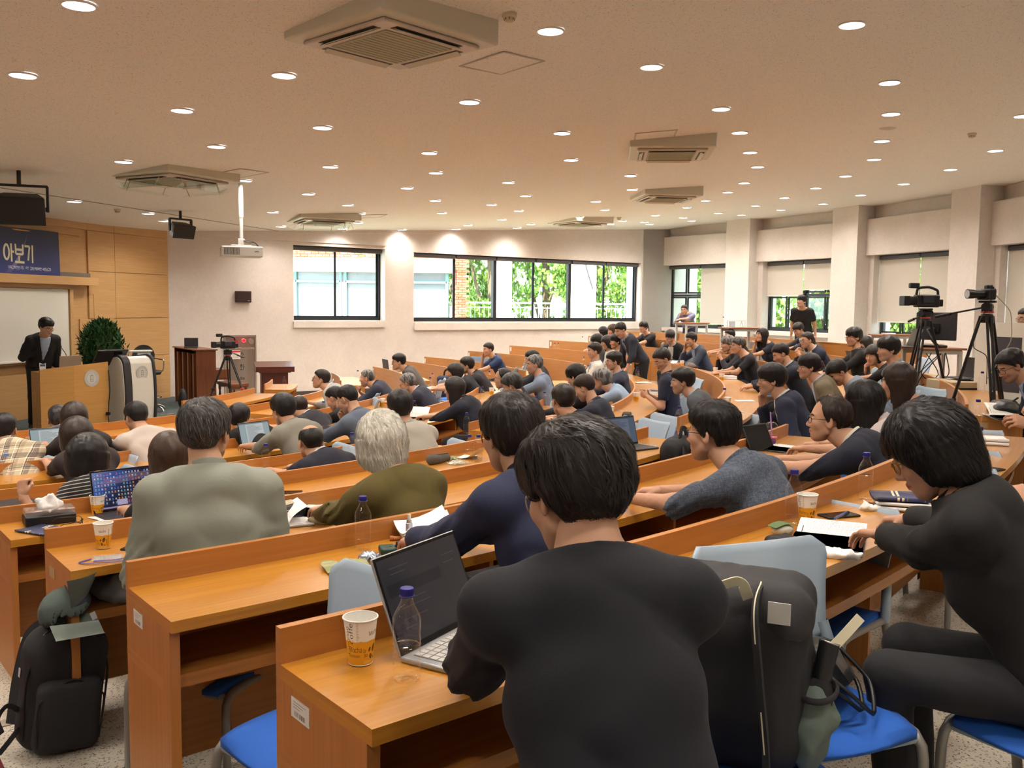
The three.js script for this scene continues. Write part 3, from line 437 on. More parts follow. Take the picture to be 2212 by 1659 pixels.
// a ring sector: R0..R1, angles in degrees, y0..y1, smooth round faces, uv in metres
function sector(R0, R1, t0, t1, y0, y1, step = 1) {
  const n = Math.max(1, Math.ceil((t1 - t0) / step)), pos = [], nor = [], uv = [];
  const q = (a, b, c, d, na, nb, ua, ub, uc, ud) => { for (const [p, m, u] of [[a, na, ua], [b, nb, ub], [c, nb, uc], [a, na, ua], [c, nb, uc], [d, na, ud]]) { pos.push(...p); nor.push(...m); uv.push(...u); } };
  for (let i = 0; i < n; i++) {
    const a = (t0 + (t1 - t0) * i / n) * D2R, b = (t0 + (t1 - t0) * (i + 1) / n) * D2R, P = (R, t, y) => [R * Math.cos(t), y, -R * Math.sin(t)], N = (t, s) => [s * Math.cos(t), 0, -s * Math.sin(t)], up = [0, 1, 0], dn = [0, -1, 0];
    q(P(R1, a, y0), P(R1, b, y0), P(R1, b, y1), P(R1, a, y1), N(a, 1), N(b, 1), [R1 * a, y0], [R1 * b, y0], [R1 * b, y1], [R1 * a, y1]);
    q(P(R0, b, y0), P(R0, a, y0), P(R0, a, y1), P(R0, b, y1), N(b, -1), N(a, -1), [R0 * b, y0], [R0 * a, y0], [R0 * a, y1], [R0 * b, y1]);
    q(P(R0, a, y1), P(R1, a, y1), P(R1, b, y1), P(R0, b, y1), up, up, [R1 * a, R0], [R1 * a, R1], [R1 * b, R1], [R1 * b, R0]);
    q(P(R1, a, y0), P(R0, a, y0), P(R0, b, y0), P(R1, b, y0), dn, dn, [R1 * a, R1], [R1 * a, R0], [R1 * b, R0], [R1 * b, R1]);
    if (i === 0) { const m = [Math.sin(a), 0, Math.cos(a)]; q(P(R0, a, y0), P(R1, a, y0), P(R1, a, y1), P(R0, a, y1), m, m, [R0, y0], [R1, y0], [R1, y1], [R0, y1]); }
    if (i === n - 1) { const m = [-Math.sin(b), 0, -Math.cos(b)]; q(P(R1, b, y0), P(R0, b, y0), P(R0, b, y1), P(R1, b, y1), m, m, [R1, y0], [R0, y0], [R0, y1], [R1, y1]); }
  }
  const g = new THREE.BufferGeometry(); g.setAttribute('position', new THREE.Float32BufferAttribute(pos, 3)); g.setAttribute('normal', new THREE.Float32BufferAttribute(nor, 3)); g.setAttribute('uv', new THREE.Float32BufferAttribute(uv, 2)); return g;
}
const toC = (g) => g.translate(CX, 0, CZ);
// ---------- floor: terraces, steps, carpets ----------
{
  const gs = []; for (let k = 8; k >= 0; k--) gs.push(toC(sector(rowR(k) - 0.04, rowR(k - 1) - 0.04, -112, 43, floorY(k) - 0.5, floorY(k), 2)));
  gs.push(toC(sector(rowR(-1) - 0.04, 20.4, -112, 46, floorY(-1) - 0.5, floorY(-1), 2)));
  gs.push(prism([[-10, -7], [-13, 2], [-1, -9], [1, -24], [-8, -20]], FRONT - 0.6, FRONT));
  struct('floor', merge(gs), floorM);
  const cs = []; for (let k = 8; k >= -1; k--) { const R = rowR(k), w = 100 / R; cs.push(toC(sector(R - 0.045, (k < 0 ? 17.5 : rowR(k - 1)) - 0.04, -52.0 - w, -51.9, floorY(k) - 0.16, floorY(k) + 0.012, 1))); }
  const c = struct('aisle_carpet', merge(cs), carpetM); 
  const ns = []; for (let k = 7; k >= -1; k--) ns.push(toC(sector(rowR(k) - 0.06, rowR(k) + 0.0, -52, -50.75, floorY(k) - 0.02, floorY(k) + 0.004, 1)));
  struct('trim_1', merge(ns), std('#9b8f80', 0.5));
  struct('stage_floor', prism([[-7.0, -18.9], [-5.45, -18.2], [-5.2, -15.6], [-5.35, -13.4], [-6.2, -11.2], [-8.2, -8.6], [-9.9, -7.4], [-7.95, -16.9]], FRONT - 0.3, STAGE), stageCarpet);
}
// ---------- walls ----------
function flip(g) { if (g.index) { const p = g.index; for (let i = 0; i < p.count; i += 3) { const a = p.getX(i); p.setX(i, p.getX(i + 1)); p.setX(i + 1, a); } } else for (const k in g.attributes) { const a = g.attributes[k], n = a.itemSize; for (let i = 0; i < a.count; i += 3) for (let j = 0; j < n; j++) { const t = a.array[i * n + j]; a.array[i * n + j] = a.array[(i + 1) * n + j]; a.array[(i + 1) * n + j] = t; } } return g; }
function frameOf(o, d, nrm) { // builds boxes in a wall's own axes: s along d, y up, t outwards
  return (s0, s1, y0, y1, t0, t1, r = 0) => { const g = r ? rbox(s1 - s0, y1 - y0, t1 - t0, r) : box(s1 - s0, y1 - y0, t1 - t0); g.translate((s0 + s1) / 2, (y0 + y1) / 2, (t0 + t1) / 2); const m = new THREE.Matrix4().makeBasis(V(d[0], 0, d[1]), V(0, 1, 0), V(nrm[0], 0, nrm[1])); m.setPosition(o[0], 0, o[1]); g.applyMatrix4(m); if (m.determinant() < 0) flip(g); return g; };
}
const fd = [0.8211, -0.5708], FW = frameOf([1.21, -24.5], fd, [-0.5708, -0.8211]), farAt = (s, y, t) => [1.21 + fd[0] * s - 0.5708 * t, y, -24.5 + fd[1] * s - 0.8211 * t];
const TOP = 3.0, w1 = [-7.36, -5.12, -0.37, 1.29], w2 = [-4.36, 2.92, -0.4, 1.25];
struct('wall_far', merge([
  FW(-10.6, w1[0], -2.6, TOP, 0, 0.4), FW(w1[0], w1[1], -2.6, w1[2], 0, 0.4), FW(w1[0], w1[1], w1[3], TOP, 0, 0.4), FW(w1[1], w2[0], -2.6, TOP, 0, 0.4), FW(w2[0], w2[1], -2.6, w2[2], 0, 0.4), FW(w2[0], w2[1], w2[3], TOP, 0, 0.4), FW(w2[1], 4.3, -2.6, TOP, 0, 0.4),
  FW(-10.2, w1[1] + 0.02, 1.36, TOP, -0.04, 0), FW(w1[0] - 0.02, w1[1], w1[2] - 0.16, w1[2] - 0.02, -0.06, 0.1), FW(w2[0], w2[1] + 0.2, w2[2] - 0.2, w2[2] - 0.03, -0.06, 0.1),
]), wallM);
struct('baseboard_far', FW(-10.1, 3.2, -2.07, -1.95, -0.025, 0), std('#3a3634', 0.5));
function slidingWindow(name, F, s0, s1, y0, y1, t, cells, opt = {}) { // cells: [from, to, row splits] in parts of the width
  const g = struct(name, null, null), W = s1 - s0, fs = [F(s0, s1, y0, y0 + 0.07, t - 0.05, t + 0.06), F(s0, s1, y1 - 0.06, y1, t - 0.05, t + 0.06), F(s0, s0 + 0.05, y0, y1, t - 0.05, t + 0.06), F(s1 - 0.05, s1, y0, y1, t - 0.05, t + 0.06)];
  for (const r of opt.rails ?? []) fs.push(F(s0, s1, r - 0.035, r + 0.035, t - 0.05, t + 0.05));
  for (const m of opt.posts ?? []) fs.push(F(s0 + m * W - 0.035, s0 + m * W + 0.035, y0, y1, t - 0.05, t + 0.05));
  struct('window_frame', merge(fs), frameM, g);
  const ys = [y0, ...(opt.rails ?? []), y1];
  for (let j = 0; j < ys.length - 1; j++) cells.forEach(([a, b], i) => {
    const x0 = s0 + a * W, x1 = s0 + b * W, tt = t + (i % 2 ? 0.02 : -0.015), Y0 = ys[j] + 0.05, Y1 = ys[j + 1] - 0.04, sash = struct('sash', merge([F(x0, x1, Y0, Y0 + 0.05, tt - 0.014, tt + 0.014), F(x0, x1, Y1 - 0.04, Y1, tt - 0.014, tt + 0.014), F(x0, x0 + 0.045, Y0, Y1, tt - 0.014, tt + 0.014), F(x1 - 0.045, x1, Y0, Y1, tt - 0.014, tt + 0.014)]), frameM, g);
    struct('pane', F(x0 + 0.04, x1 - 0.04, Y0 + 0.04, Y1 - 0.03, tt - 0.002, tt + 0.002), glassM, sash);
  });
  if (opt.roll) struct('blind_roll', merge(opt.roll.map(([a, b]) => F(s0 + a * W + 0.01, s0 + b * W - 0.01, y1 - 0.11, y1 - 0.01, t - 0.16, t - 0.06, 0.03))), rollM, g);
  return g;
}
slidingWindow('window_1', FW, w1[0], w1[1], w1[2], w1[3], 0.3, [[0.02, 0.5], [0.49, 0.98]], { roll: [[0, 1]] });
slidingWindow('window_2', FW, w2[0], w2[1], w2[2], w2[3], 0.22, [0, 1, 2, 3, 4, 5].map((i) => [i / 6 + 0.004, (i + 1) / 6 + 0.004 - (i === 5 ? 0.008 : 0)]), { posts: [1 / 3, 2 / 3], roll: [[0, 0.167], [0.167, 0.333], [0.333, 0.5], [0.5, 0.667], [0.667, 0.833], [0.833, 1]] });
// back wall: columns on a circle, bays between them with beams, windows and blinds
const colT = [43.3, 32.45, 21.6, 10.7, -0.2, -11.1];
colT.forEach((t, i) => { const m = frameOf(pol(19.1, t), [-Math.sin(t * D2R), -Math.cos(t * D2R)], [Math.cos(t * D2R), -Math.sin(t * D2R)]); struct('column_' + (i + 1), m(-0.41, 0.41, -1.6, TOP, 0, 0.75), wallM); });
const bays = [], BLIND = [[null, "full-length blind beside the long window corner, right of the leaning man"], ["blind half down behind the standing man in black tee, left one of the pair", "blind half down behind the standing man in black tee, shorter right one of the pair"], ["left blind of the pair lowered behind the camcorder on its tripod", "narrow-looking right blind of the pair lowered behind the camcorder"], ["lowered blind behind the photo camera at the right edge of the picture", "lowered blind beyond the right edge of the picture, third bay"], ["lowered blind out of view in the last bay, first", "lowered blind out of view in the last bay, second"]];
for (let i = 0; i < 5; i++) {
  const m = (colT[i] + colT[i + 1]) / 2, h = (colT[i] - colT[i + 1]) / 2, R = 19.5 * Math.cos(h * D2R), half = 19.5 * Math.sin(h * D2R), F = frameOf(pol(R, m), [-Math.sin(m * D2R) * -1, -Math.cos(m * D2R) * -1], [Math.cos(m * D2R), -Math.sin(m * D2R)]), w = half - 0.42, y0 = -0.56, y1 = 1.22; // s runs clockwise, left to right as seen from inside
  bays.push(F); const wl = i === 0 ? -w + 0.35 : -w + 0.16;
  struct('wall_back_' + (i + 1), merge([F(-half, half, -1.7, y0, 0, 0.5), F(-half, half, y1, 2.02, -0.1, 0.5), F(-half, half, 2.02, TOP, 0.12, 0.5), F(-half, wl, y0, y1, 0, 0.5), F(w - 0.1, half, y0, y1, 0, 0.5), F(-w, w, y0 - 0.1, y0, -0.12, 0.1)]), wallM);
  slidingWindow('window_' + (i + 3), F, wl, w - 0.1, y0, y1, 0.28, [[0.01, 0.25], [0.25, 0.49], [0.51, 0.75], [0.75, 0.99]], { rails: [i === 0 ? 0.36 : 0.36], posts: [0.5], roll: [[0, 0.5], [0.5, 1]] });
  const drop = [[null, -0.42], [0.35, 0.5], [-0.24, -0.24], [-0.4, -0.4], [-0.4, -0.4]][i];
  drop.forEach((b, j) => { if (b === null) return; const a = wl + (w - 0.1 - wl) * (j ? 0.505 : 0.005), c = wl + (w - 0.1 - wl) * (j ? 0.995 : 0.495), t = thing('roller_blind', BLIND[i][j], 'blind', [0, 0, 0]); part(t, 'fabric', F(a, c, b, y1 - 0.05, 0.155, 0.157), blindM); part(t, 'hem_bar', F(a, c, b - 0.025, b, 0.148, 0.164, 0.006), trimM); });
}
// the rest of the shell, out of view: the back wall goes on round the hall, and the left side closes it
{
  const gs = []; for (let t = -11.1; t > -112; t -= 8) { const a = pol(19.5, t), b = pol(19.5, Math.max(-112, t - 8)), c = pol(19.9, Math.max(-112, t - 8)), d = pol(19.9, t); gs.push(prism([a, b, c, d], -1.8, TOP)); }
  struct('wall_rear', merge(gs), wallM);
  const e = pol(19.7, -112); struct('wall_left', prism([[e[0], e[1]], [-9.4, -7.3], [-9.8, -7.3], [e[0] - 0.4, e[1]]], -2.7, TOP), wallM);
  struct('wall_corner', FW(3.0, 5.2, -1.8, TOP, 0, 0.5), wallM);
}
// stage wall of birch panels
const SW = [[-7.0, -18.72], [-7.52, -17.42], [-7.7, -16.71], [-9.52, -7.3]];
function wallRun(a, b, y0, y1, t0, t1, s0 = 0, s1 = null) { const L = Math.hypot(b[0] - a[0], b[1] - a[1]), d = [(b[0] - a[0]) / L, (b[1] - a[1]) / L]; return frameOf(a, d, [-d[1], d[0]])(s0, s1 ?? L, y0, y1, t0, t1); }
{
  const SL = 9.4, w = struct('wall_stage', merge([wallRun(SW[0], SW[1], -2.2, 1.7, 0.02, 0.4), wallRun(SW[1], SW[2], -2.2, 1.7, 0.02, 0.4), wallRun(SW[2], SW[3], -2.2, 1.7, 0.02, 0.4)]), stageWood);
  const L0 = Math.hypot(SW[1][0] - SW[0][0], SW[1][1] - SW[0][1]), L1 = Math.hypot(SW[2][0] - SW[1][0], SW[2][1] - SW[1][1]);
  for (const [y0, y1] of [[-1.94, -1.06], [-1.05, -0.32], [-0.31, 0.54], [0.55, 1.27], [1.28, 1.62]]) struct('panel', wallRun(SW[0], SW[1], y0, y1, -0.01, 0.03, 0.01, L0 - 0.004), stageWood, w);
  for (const [y0, y1] of [[-1.94, -0.32], [-0.31, 0.54], [0.55, 1.27], [1.28, 1.62]]) struct('panel', wallRun(SW[1], SW[2], y0, y1, -0.01, 0.03, 0.005, L1 - 0.005), stageWood, w);
  struct('panel', wallRun(SW[1], SW[2], -0.33, 0.13, -0.016, -0.008, 0.06, L1 - 0.12), stageWood, w);
  struct('panel', wallRun(SW[2], SW[3], 1.28, 1.62, -0.01, 0.03, 0.0, 9.4), stageWood, w); struct('panel', wallRun(SW[2], SW[3], 0.5, 1.27, 0.05, 0.06, 0.0, 9.4), stageWood, w);
  struct('panel', wallRun(SW[2], SW[3], -1.94, -1.2, -0.06, 0.03, 0.0, 9.4), stageWood, w); struct('panel', wallRun(SW[2], SW[3], -1.94, -0.32, -0.005, 0.03, 0.0, 0.26), stageWood, w);
  struct('ledge', wallRun(SW[2], SW[3], 0.28, 0.42, -0.22, 0.03, 0.0, 9.4), stageWood, w); struct('ledge', wallRun(SW[2], SW[3], 0.42, 0.5, -0.05, 0.03, 0.0, 9.4), std('#6f675f', 0.6), w);
}
// ---------- ceiling: rises from the stage, level over the back rows ----------
const clip = (P, f) => { const o = []; P.forEach((a, i) => { const b = P[(i + 1) % P.length], fa = f(a), fb = f(b); if (fa >= 0) o.push(a); if ((fa >= 0) !== (fb >= 0)) { const t = fa / (fa - fb); o.push([a[0] + (b[0] - a[0]) * t, a[1] + (b[1] - a[1]) * t]); } }); return o; };
{
  const R = [[-7.4, -19.6], [4.3, -27.5]]; for (let t = 44; t >= -112; t -= 4) R.push(pol(20.1, t)); R.push([-10.1, -7.2], [-8.3, -16.6], [-8.1, -17.3]);
  const pl = (p) => 2.24 + 0.081 * p[0] + 0.0129 * p[1];
  struct('ceiling', merge([clip(R, (p) => pl(p) - 2.32), clip(clip(R, (p) => 2.32 - pl(p)), (p) => pl(p) - 1.25), clip(R, (p) => 1.25 - pl(p))].filter((p) => p.length > 2).map((p) => prism(p, (x, z) => ceilY(x, z), (x, z) => ceilY(x, z) + 1.6))), ceilM);
}

{ const p = (x, z) => [x, ceilY(x, z) - 0.004, z], pts = [[-6.94, -12.56], [-6.4, -14.75], [-5.64, -17.94], [-4.87, -20.98]]; struct('trim_2', merge(pts.slice(1).map((q, i) => rod(p(...pts[i]), p(...q), 0.006, 0.006, 6))), std('#8d8478', 0.8)); }
// ---------- curved desks ----------
const stickerM = std('#cfcabd', 0.5), tapeM = std('#b99a6a', 0.5);
const plateT = canvasTex(128, 64, (g) => { g.fillStyle = '#dcd9d0'; g.fillRect(0, 0, 128, 64); g.fillStyle = '#777'; for (let i = 0; i < 3; i++) g.fillRect(14, 10 + i * 9, 90 - i * 20, 2); g.fillStyle = '#222'; for (let i = 0; i < 26; i++) if (hash(i, 3, 1) > 0.35) g.fillRect(18 + i * 3.4, 40, hash(i, 1, 1) > 0.5 ? 2.4 : 1.2, 16); });
const plateM = std('#ffffff', 0.5, { map: plateT });
function desk(k, t0, t1, label, opt = {}) {
  const R = rowR(k), fy = floorY(k) - (opt.low ?? 0), ty = tableY(k) - (opt.low ?? 0), tm = (t0 + t1) / 2, [mx, mz] = pol(R + 0.2, tm), g = thing('curved_desk', label, 'desk', [mx, fy, mz]);
  const L = (geo) => geo.translate(CX - mx, -fy, CZ - mz), da = 0.015 / R / D2R;
  const rad = (r0, r1, y0, y1, t, w) => { const b = box(r1 - r0, y1 - y0, w).translate((r0 + r1) / 2, (y0 + y1) / 2, 0); b.rotateY(t * D2R); return b; };
  part(g, 'tabletop', L(sector(R, R + DEPTH, t0, t1, ty - 0.036, ty, 0.8)), deskTop);
  const topY = ty + RISER; // the modesty panel rises above the table as a kerb
  part(g, 'front_panel', L(sector(R - 0.024, R, t0, t1, fy + (opt.gap ?? 0.1), topY, 0.8)), deskFront);
  part(g, 'shelf', L(sector(R, R + 0.33, t0, t1, ty - 0.235, ty - 0.195, 0.8)), deskFront);
  for (const t of [t0 + da, t1 - da]) part(g, 'end_panel', L(rad(R, R + DEPTH - 0.02, fy, ty - 0.036, t, 0.03)), deskEnd);
  const n = Math.round((t1 - t0) * D2R * R / 1.25); for (let i = 1; i < n; i++) { const t = t0 + (t1 - t0) * i / n; part(g, 'divider', L(rad(R, R + 0.32, ty - 0.2, ty - 0.036, t, 0.022)), deskEnd); part(g, 'foot_panel', L(rad(R, R + 0.14, fy, ty - 0.23, t, 0.022)), deskEnd); }
  if (opt.plate) { const b = new THREE.BoxGeometry(0.085, 0.045, 0.002).translate(R + 0.1, ty - 0.075, t0 < -40 || true ? 0.016 : 0); b.rotateY((t0 + da) * D2R); part(g, 'label_plate', L(b), opt.plate === 2 ? tapeM : plateM, 'small paper label stuck on the end panel'); }
  if (opt.socket) { const b = box(0.02, 0.1, 0.04).translate(R - 0.035, topY - 0.09, 0); b.rotateY((t1 - 0.3) * D2R); part(g, 'socket', L(b), std('#e6e3dc', 0.4), 'white socket on the front panel'); }
  return g;
}
const aisleA = (k) => -31.0 + (k === 0 ? 0 : 0.2), startB = (k) => [-26.1, -26.3, -27.0, -26.4, -25.6, -25, -24, -22, -20][Math.max(0, k)];
const nth = ['back', 'second', 'third', 'fourth', 'fifth', 'sixth', 'seventh', 'eighth', 'front'];
for (let k = 0; k <= 7; k++) desk(k, -50.85, k === 0 ? -30.6 : k === 2 ? -30.4 : k > 4 ? -27 : -30.8, `curved orange desk at the carpet aisle, ${k ? nth[k] + ' row counted from the back' : 'nearest row, coffee cup and laptop on it'}`, { plate: k === 0 ? 1 : k === 2 || k === 3 ? 2 : 1 });
for (let k = 0; k <= 8; k++) desk(k, startB(k), [12, 11, 10.5, 9.5, 9, 9, 6, 2, -2][k], `curved orange wooden desk of the middle block, ${k ? nth[k] + ' row from the back' : 'back row, beneath the video tripods'}`, { plate: 2, socket: k > 3 });
const farEnd = (k) => [37.7, 38.5, 39.2, 40, 40.9, 38.5, 30, 22.5, 12.5][k];
for (let k = 0; k <= 7; k++) desk(k, [16, 15.8, 16.8, 15.4, 15.4, 15.4, 13, 9][k], farEnd(k), `curved orange wooden desk of the far block below the windows, ${nth[k]} row from the back`, { socket: 1 });
desk(8, 3.5, 12.5, 'short curved wooden desk alone at the front, a water bottle standing on it', {});
// the low curved wall behind the last row
{ const R = rowR(-1), t = thing('low_partition', 'low orange wooden partition curving along behind the last row of seats', 'partition'); part(t, 'board', toC(sector(R - 0.02, R + 0.02, 0, 38, floorY(0), -ROWH[-1], 1)), deskFront); part(t, 'cap', toC(sector(R - 0.03, R + 0.03, 0, 38, -ROWH[-1], -ROWH[-1] + 0.015, 1)), deskTop); }
// ---------- downlights: a ring, a glowing diffuser and a lamp just below it ----------
const ringG = new THREE.TorusGeometry(0.105, 0.009, 6, 28).rotateX(Math.PI / 2), discG = new THREE.CylinderGeometry(0.1, 0.1, 0.012, 28), ringM = std('#efece6', 0.5), glowM = std('#ffffff', 0.5, { emissive: '#fdf6ff', emissiveIntensity: LAMP_GLOW });
const LP = []; // [x, z], in arcs as they hang
for (const s of `-2.86,-6.18 -3.99,-7.61 -2.01,-8.15 -3.24,-9.11 -2.12,-10.30 -3.48,-10.90 -4.78,-11.40 -2.52,-12.75 -3.88,-13.38 0.27,-7.44 -0.47,-9.60 1.26,-8.74 2.74,-7.71 3.82,-9.60 4.45,-11.10 5.04,-12.84 5.54,-14.39 5.75,-16.19 5.77,-17.82 5.64,-19.41 5.45,-20.94 5.64,-23.02 2.37,-10.80 2.97,-12.36 3.50,-13.89 3.98,-15.27 4.25,-17.22 4.27,-18.61 4.13,-20.04 3.94,-21.17 4.28,-23.51 3.42,-22.45 4.70,-24.57 3.60,-24.65 3.38,-24.03 0.58,-11.55 0.82,-13.58 -1.12,-12.25 -1.17,-13.88 -1.75,-15.20 -1.44,-16.96 -1.47,-18.95 -0.10,-15.37 0.21,-17.20 0.10,-19.49 1.94,-15.56 2.20,-17.35 1.65,-18.82 2.00,-20.46 1.53,-21.64 0.41,-22.46 -0.44,-18.15 -0.27,-20.96 0.08,-23.14 -1.07,-21.65 -1.40,-22.42 -2.61,-21.65 -3.79,-20.57 -4.85,-19.31 -4.41,-16.99 -3.34,-15.09 -3.00,-16.76 -2.99,-18.09 -3.29,-19.62 6.94,-13.49 7.16,-15.32 7.15,-17.10 7.00,-18.80 6.79,-20.42 6.25,-21.75 4.98,-22.64 -6.71,-14.17 -6.32,-16.03 -6.46,-17.14 2.72,-23.25 2.48,-23.88 6.03,-11.12`.split(' ')) LP.push(s.split(',').map(Number));
for (let t = -62; t > -108; t -= 13) for (const R of [9, 11.2, 13.4, 15.6, 17.8]) LP.push(pol(R, t + R)); // more of them behind the camera and to its left
for (const [R, t] of [[12.6, -41], [14.8, -38], [17, -33], [17.4, -22], [17.6, -12], [17.8, -2], [14.9, -47], [17, -48]]) LP.push(pol(R, t));
LP.forEach(([x, z], i) => {
  const y = ceilY(x, z), seen = z < -4, g = thing('ceiling_downlight', "round white recessed downlight glowing in the speckled ceiling", 'ceiling light', [x, y, z], 0, 'round downlights set in the ceiling');
  part(g, 'trim_ring', ringG, ringM).position.y = -0.004; part(g, 'diffuser', discG, glowM).position.y = -0.004;
  const l = new THREE.SpotLight('#fff3e6', LAMP, 0, 1.38, 0.9, 2); l.position.set(0, -0.03, 0); l.target.position.set(0, -1, 0); l.castShadow = true; l.shadow.radius = 9; l.name = 'downlight_lamp'; g.add(l, l.target); l.target.name = 'lamp_aim';
});
// ---------- chairs ----------
const plasticM = std('#9fb2c2', 0.42), tubeM = std('#8c8a86', 0.4, { metalness: 0.35 }), rubberM = std('#17171a', 0.7), seatM = cloth('#1d5bb8', 'seat'), seatPan = std('#8f9aa2', 0.5);
function gridGeo(n, m, P, N) { // closed sheet with thickness from P(s, v, side)
  const pos = [], idx = []; for (const sd of [0, 1]) for (let j = 0; j <= m; j++) for (let i = 0; i <= n; i++) pos.push(...P(i / n * 2 - 1, j / m, sd));
  const W = n + 1, K = W * (m + 1), q = (a, b, c, d) => idx.push(a, b, c, a, c, d);
  for (let j = 0; j < m; j++) for (let i = 0; i < n; i++) { const a = j * W + i; q(a, a + 1, a + 1 + W, a + W); q(K + a, K + a + W, K + a + 1 + W, K + a + 1); }
  for (let i = 0; i < n; i++) { q(i + 1, i, K + i, K + i + 1); const a = m * W + i; q(a, a + 1, K + a + 1, K + a); }
  for (let j = 0; j < m; j++) { const a = j * W, b = j * W + n; q(a, a + W, K + a + W, K + a); q(b + W, b, K + b, K + b + W); }
  const g = new THREE.BufferGeometry(); g.setAttribute('position', new THREE.Float32BufferAttribute(pos, 3)); g.setIndex(idx); g.computeVertexNormals(); g.setAttribute('uv', new THREE.Float32BufferAttribute(new Float32Array(pos.length / 3 * 2), 2)); return boxUV(g);
}
const backGeo = gridGeo(20, 12, (s, v, sd) => {
  const hw0 = 0.205 + 0.04 * v * v, r = 0.045 / 0.27, e = v < r ? 1 - Math.sqrt(1 - ((r - v) / r) ** 2) : v > 1 - r ? 1 - Math.sqrt(1 - ((v - 1 + r) / r) ** 2) : 0, hw = hw0 - 0.042 * e, x = hw * s, y = 0.565 + 0.27 * v + 0.018 * v * s * s - 0.012 * (1 - v) * s * s;
  return [x, y, -0.215 - 0.05 * v - 0.03 * v * v + 1.1 * x * x + (sd ? 0.0 : 0.012)];
});
const armGeos = [-1, 1].map((s) => tube([[s * 0.2, 0.61, -0.18], [s * 0.212, 0.55, -0.163], [s * 0.216, 0.49, -0.155], [s * 0.216, 0.42, -0.152]], 0.019, 10, 10));
const seatGeo = gridGeo(14, 14, (s, v, sd) => { const t = v * 2 - 1, r = Math.max(Math.abs(s), Math.abs(t)), l = Math.hypot(s, t) || 1, k = r / l, q = 0.35 * k + 0.65, X = s * (r > 0.75 ? q + (1 - q) * (1 - (r - 0.75) * 4) : 1), Z = t * (r > 0.75 ? q + (1 - q) * (1 - (r - 0.75) * 4) : 1); return [X * 0.215, (sd ? 0.418 : 0.458 - 0.02 * Math.max(0, r - 0.7) * 2.2 + 0.012 * (s * s - 0.5) - 0.03 * Math.max(0, t - 0.7)), Z * 0.205 + 0.02]; });
const legG = { front: [-1, 1].map((s) => tube([[s * 0.228, 0.03, 0.2], [s * 0.222, 0.36, 0.2], [s * 0.216, 0.415, 0.175], [s * 0.214, 0.425, 0.1], [s * 0.214, 0.425, -0.15]], 0.0145, 20, 8)), rear: [-1, 1].map((s) => rod([s * 0.216, 0.43, -0.15], [s * 0.236, 0.03, -0.262], 0.0155, 0.0145)) };
const capG = [[-1, 0.2, 0.228], [1, 0.2, 0.228], [-1, -0.262, 0.2365], [1, -0.262, 0.2365]].map(([s, z, x]) => new THREE.CylinderGeometry(0.018, 0.019, 0.075, 12).translate(s * x, 0.0375, z));
const tagM = std('#d8dadb', 0.5, { map: plateT });
function makeChair(label, group) {
  const g = thing('chair', label, 'chair', [0, 0, 0], 0, group);
  part(g, 'backrest', backGeo, plasticM); for (const s of armGeos) part(g, 'back_support', s, plasticM); part(g, 'seat', seatGeo, seatM, 'blue fabric seat'); part(g, 'seat_pan', rbox(0.4, 0.022, 0.37, 0.01, 0, 0.413, 0.02), seatPan);
  for (const l of [...legG.front, ...legG.rear]) part(g, 'leg', l, tubeM); for (const c of capG) part(g, 'rubber_foot', c, rubberM);
  part(g, 'label', box(0.05, 0.045, 0.001).translate(0.06, 0.66, -0.232), tagM);
  return g;
}
const chair0 = makeChair('spare', 'occupied chairs'); let chairN = 0;
function chair(pos, turn, label, group) { if (!chairN++) { chair0.position.set(...pos); chair0.rotation.y = turn; chair0.userData = { label, category: 'chair', ...(group ? { group } : {}) }; return chair0; } const c = dup(chair0, pos, turn, label); if (group) c.userData.group = group; else delete c.userData.group; return c; }
// ---------- bottles and cups ----------
const petM = phy('#ffffff', 0.03, { transmission: 1, thickness: 0, ior: 1.4 }), waterM = phy('#ffffff', 0.0, { transmission: 1, thickness: 0, ior: 1.2 }), capMats = { blue: std('#23237e', 0.4), green: std('#63b71b', 0.4), sky: std('#7fa6d8', 0.4) };
const bottleR = (y) => { if (y < 0.006) return 0.025 + y; if (y < 0.09) return 0.031 - 0.0018 * (0.5 + 0.5 * Math.cos((y - 0.006) / 0.014 * 6.283)); if (y < 0.12) return 0.0295 + 0.0015 * Math.abs(y - 0.105) / 0.015; if (y < 0.14) return 0.031; if (y < 0.186) return 0.031 - 0.0185 * smooth(0.135, 0.188, y) ** 1; return 0.0125; };
const bprof = [[0.001, 0.004], [0.012, 0.006], [0.02, 0.001]]; for (let y = 0.002; y < 0.2; y += 0.0028) bprof.push([bottleR(y), y]);
const bottleG = lathe(bprof, 28), capGeo = (() => { const g = []; g.push(lathe([[0.0001, 0.2075], [0.0135, 0.2075], [0.0148, 0.206], [0.0148, 0.1925], [0.0142, 0.1915]], 36)); g.push(new THREE.TorusGeometry(0.0155, 0.0012, 6, 24).rotateX(Math.PI / 2).translate(0, 0.1895, 0)); for (let i = 0; i < 30; i++) g.push(new THREE.BoxGeometry(0.001, 0.012, 0.001).translate(0.0149, 0.199, 0).rotateY(i / 30 * 6.283)); return merge(g); })();
const waterG = {}; function water(l) { return waterG[l] ??= lathe([[0.0001, 0.0055], ...(() => { const a = []; for (let y = 0.005; y <= l; y += 0.004) a.push([bottleR(y) - 0.0012, y]); return a; })(), [0.0001, l]], 24); }
const bottle0 = {};
function bottle(pos, turn, label, cap = 'blue', level = 0.09, group) {
  const key = cap + level; let g;
  if (bottle0[key]) { g = dup(bottle0[key], pos, turn, label); } else { g = bottle0[key] = thing('water_bottle', label, 'bottle', pos, turn); part(g, 'bottle_body', bottleG, petM); part(g, 'cap', capGeo, capMats[cap]); if (level) part(g, 'water', water(level), waterM); }
  if (group) g.userData.group = group; return g;
}
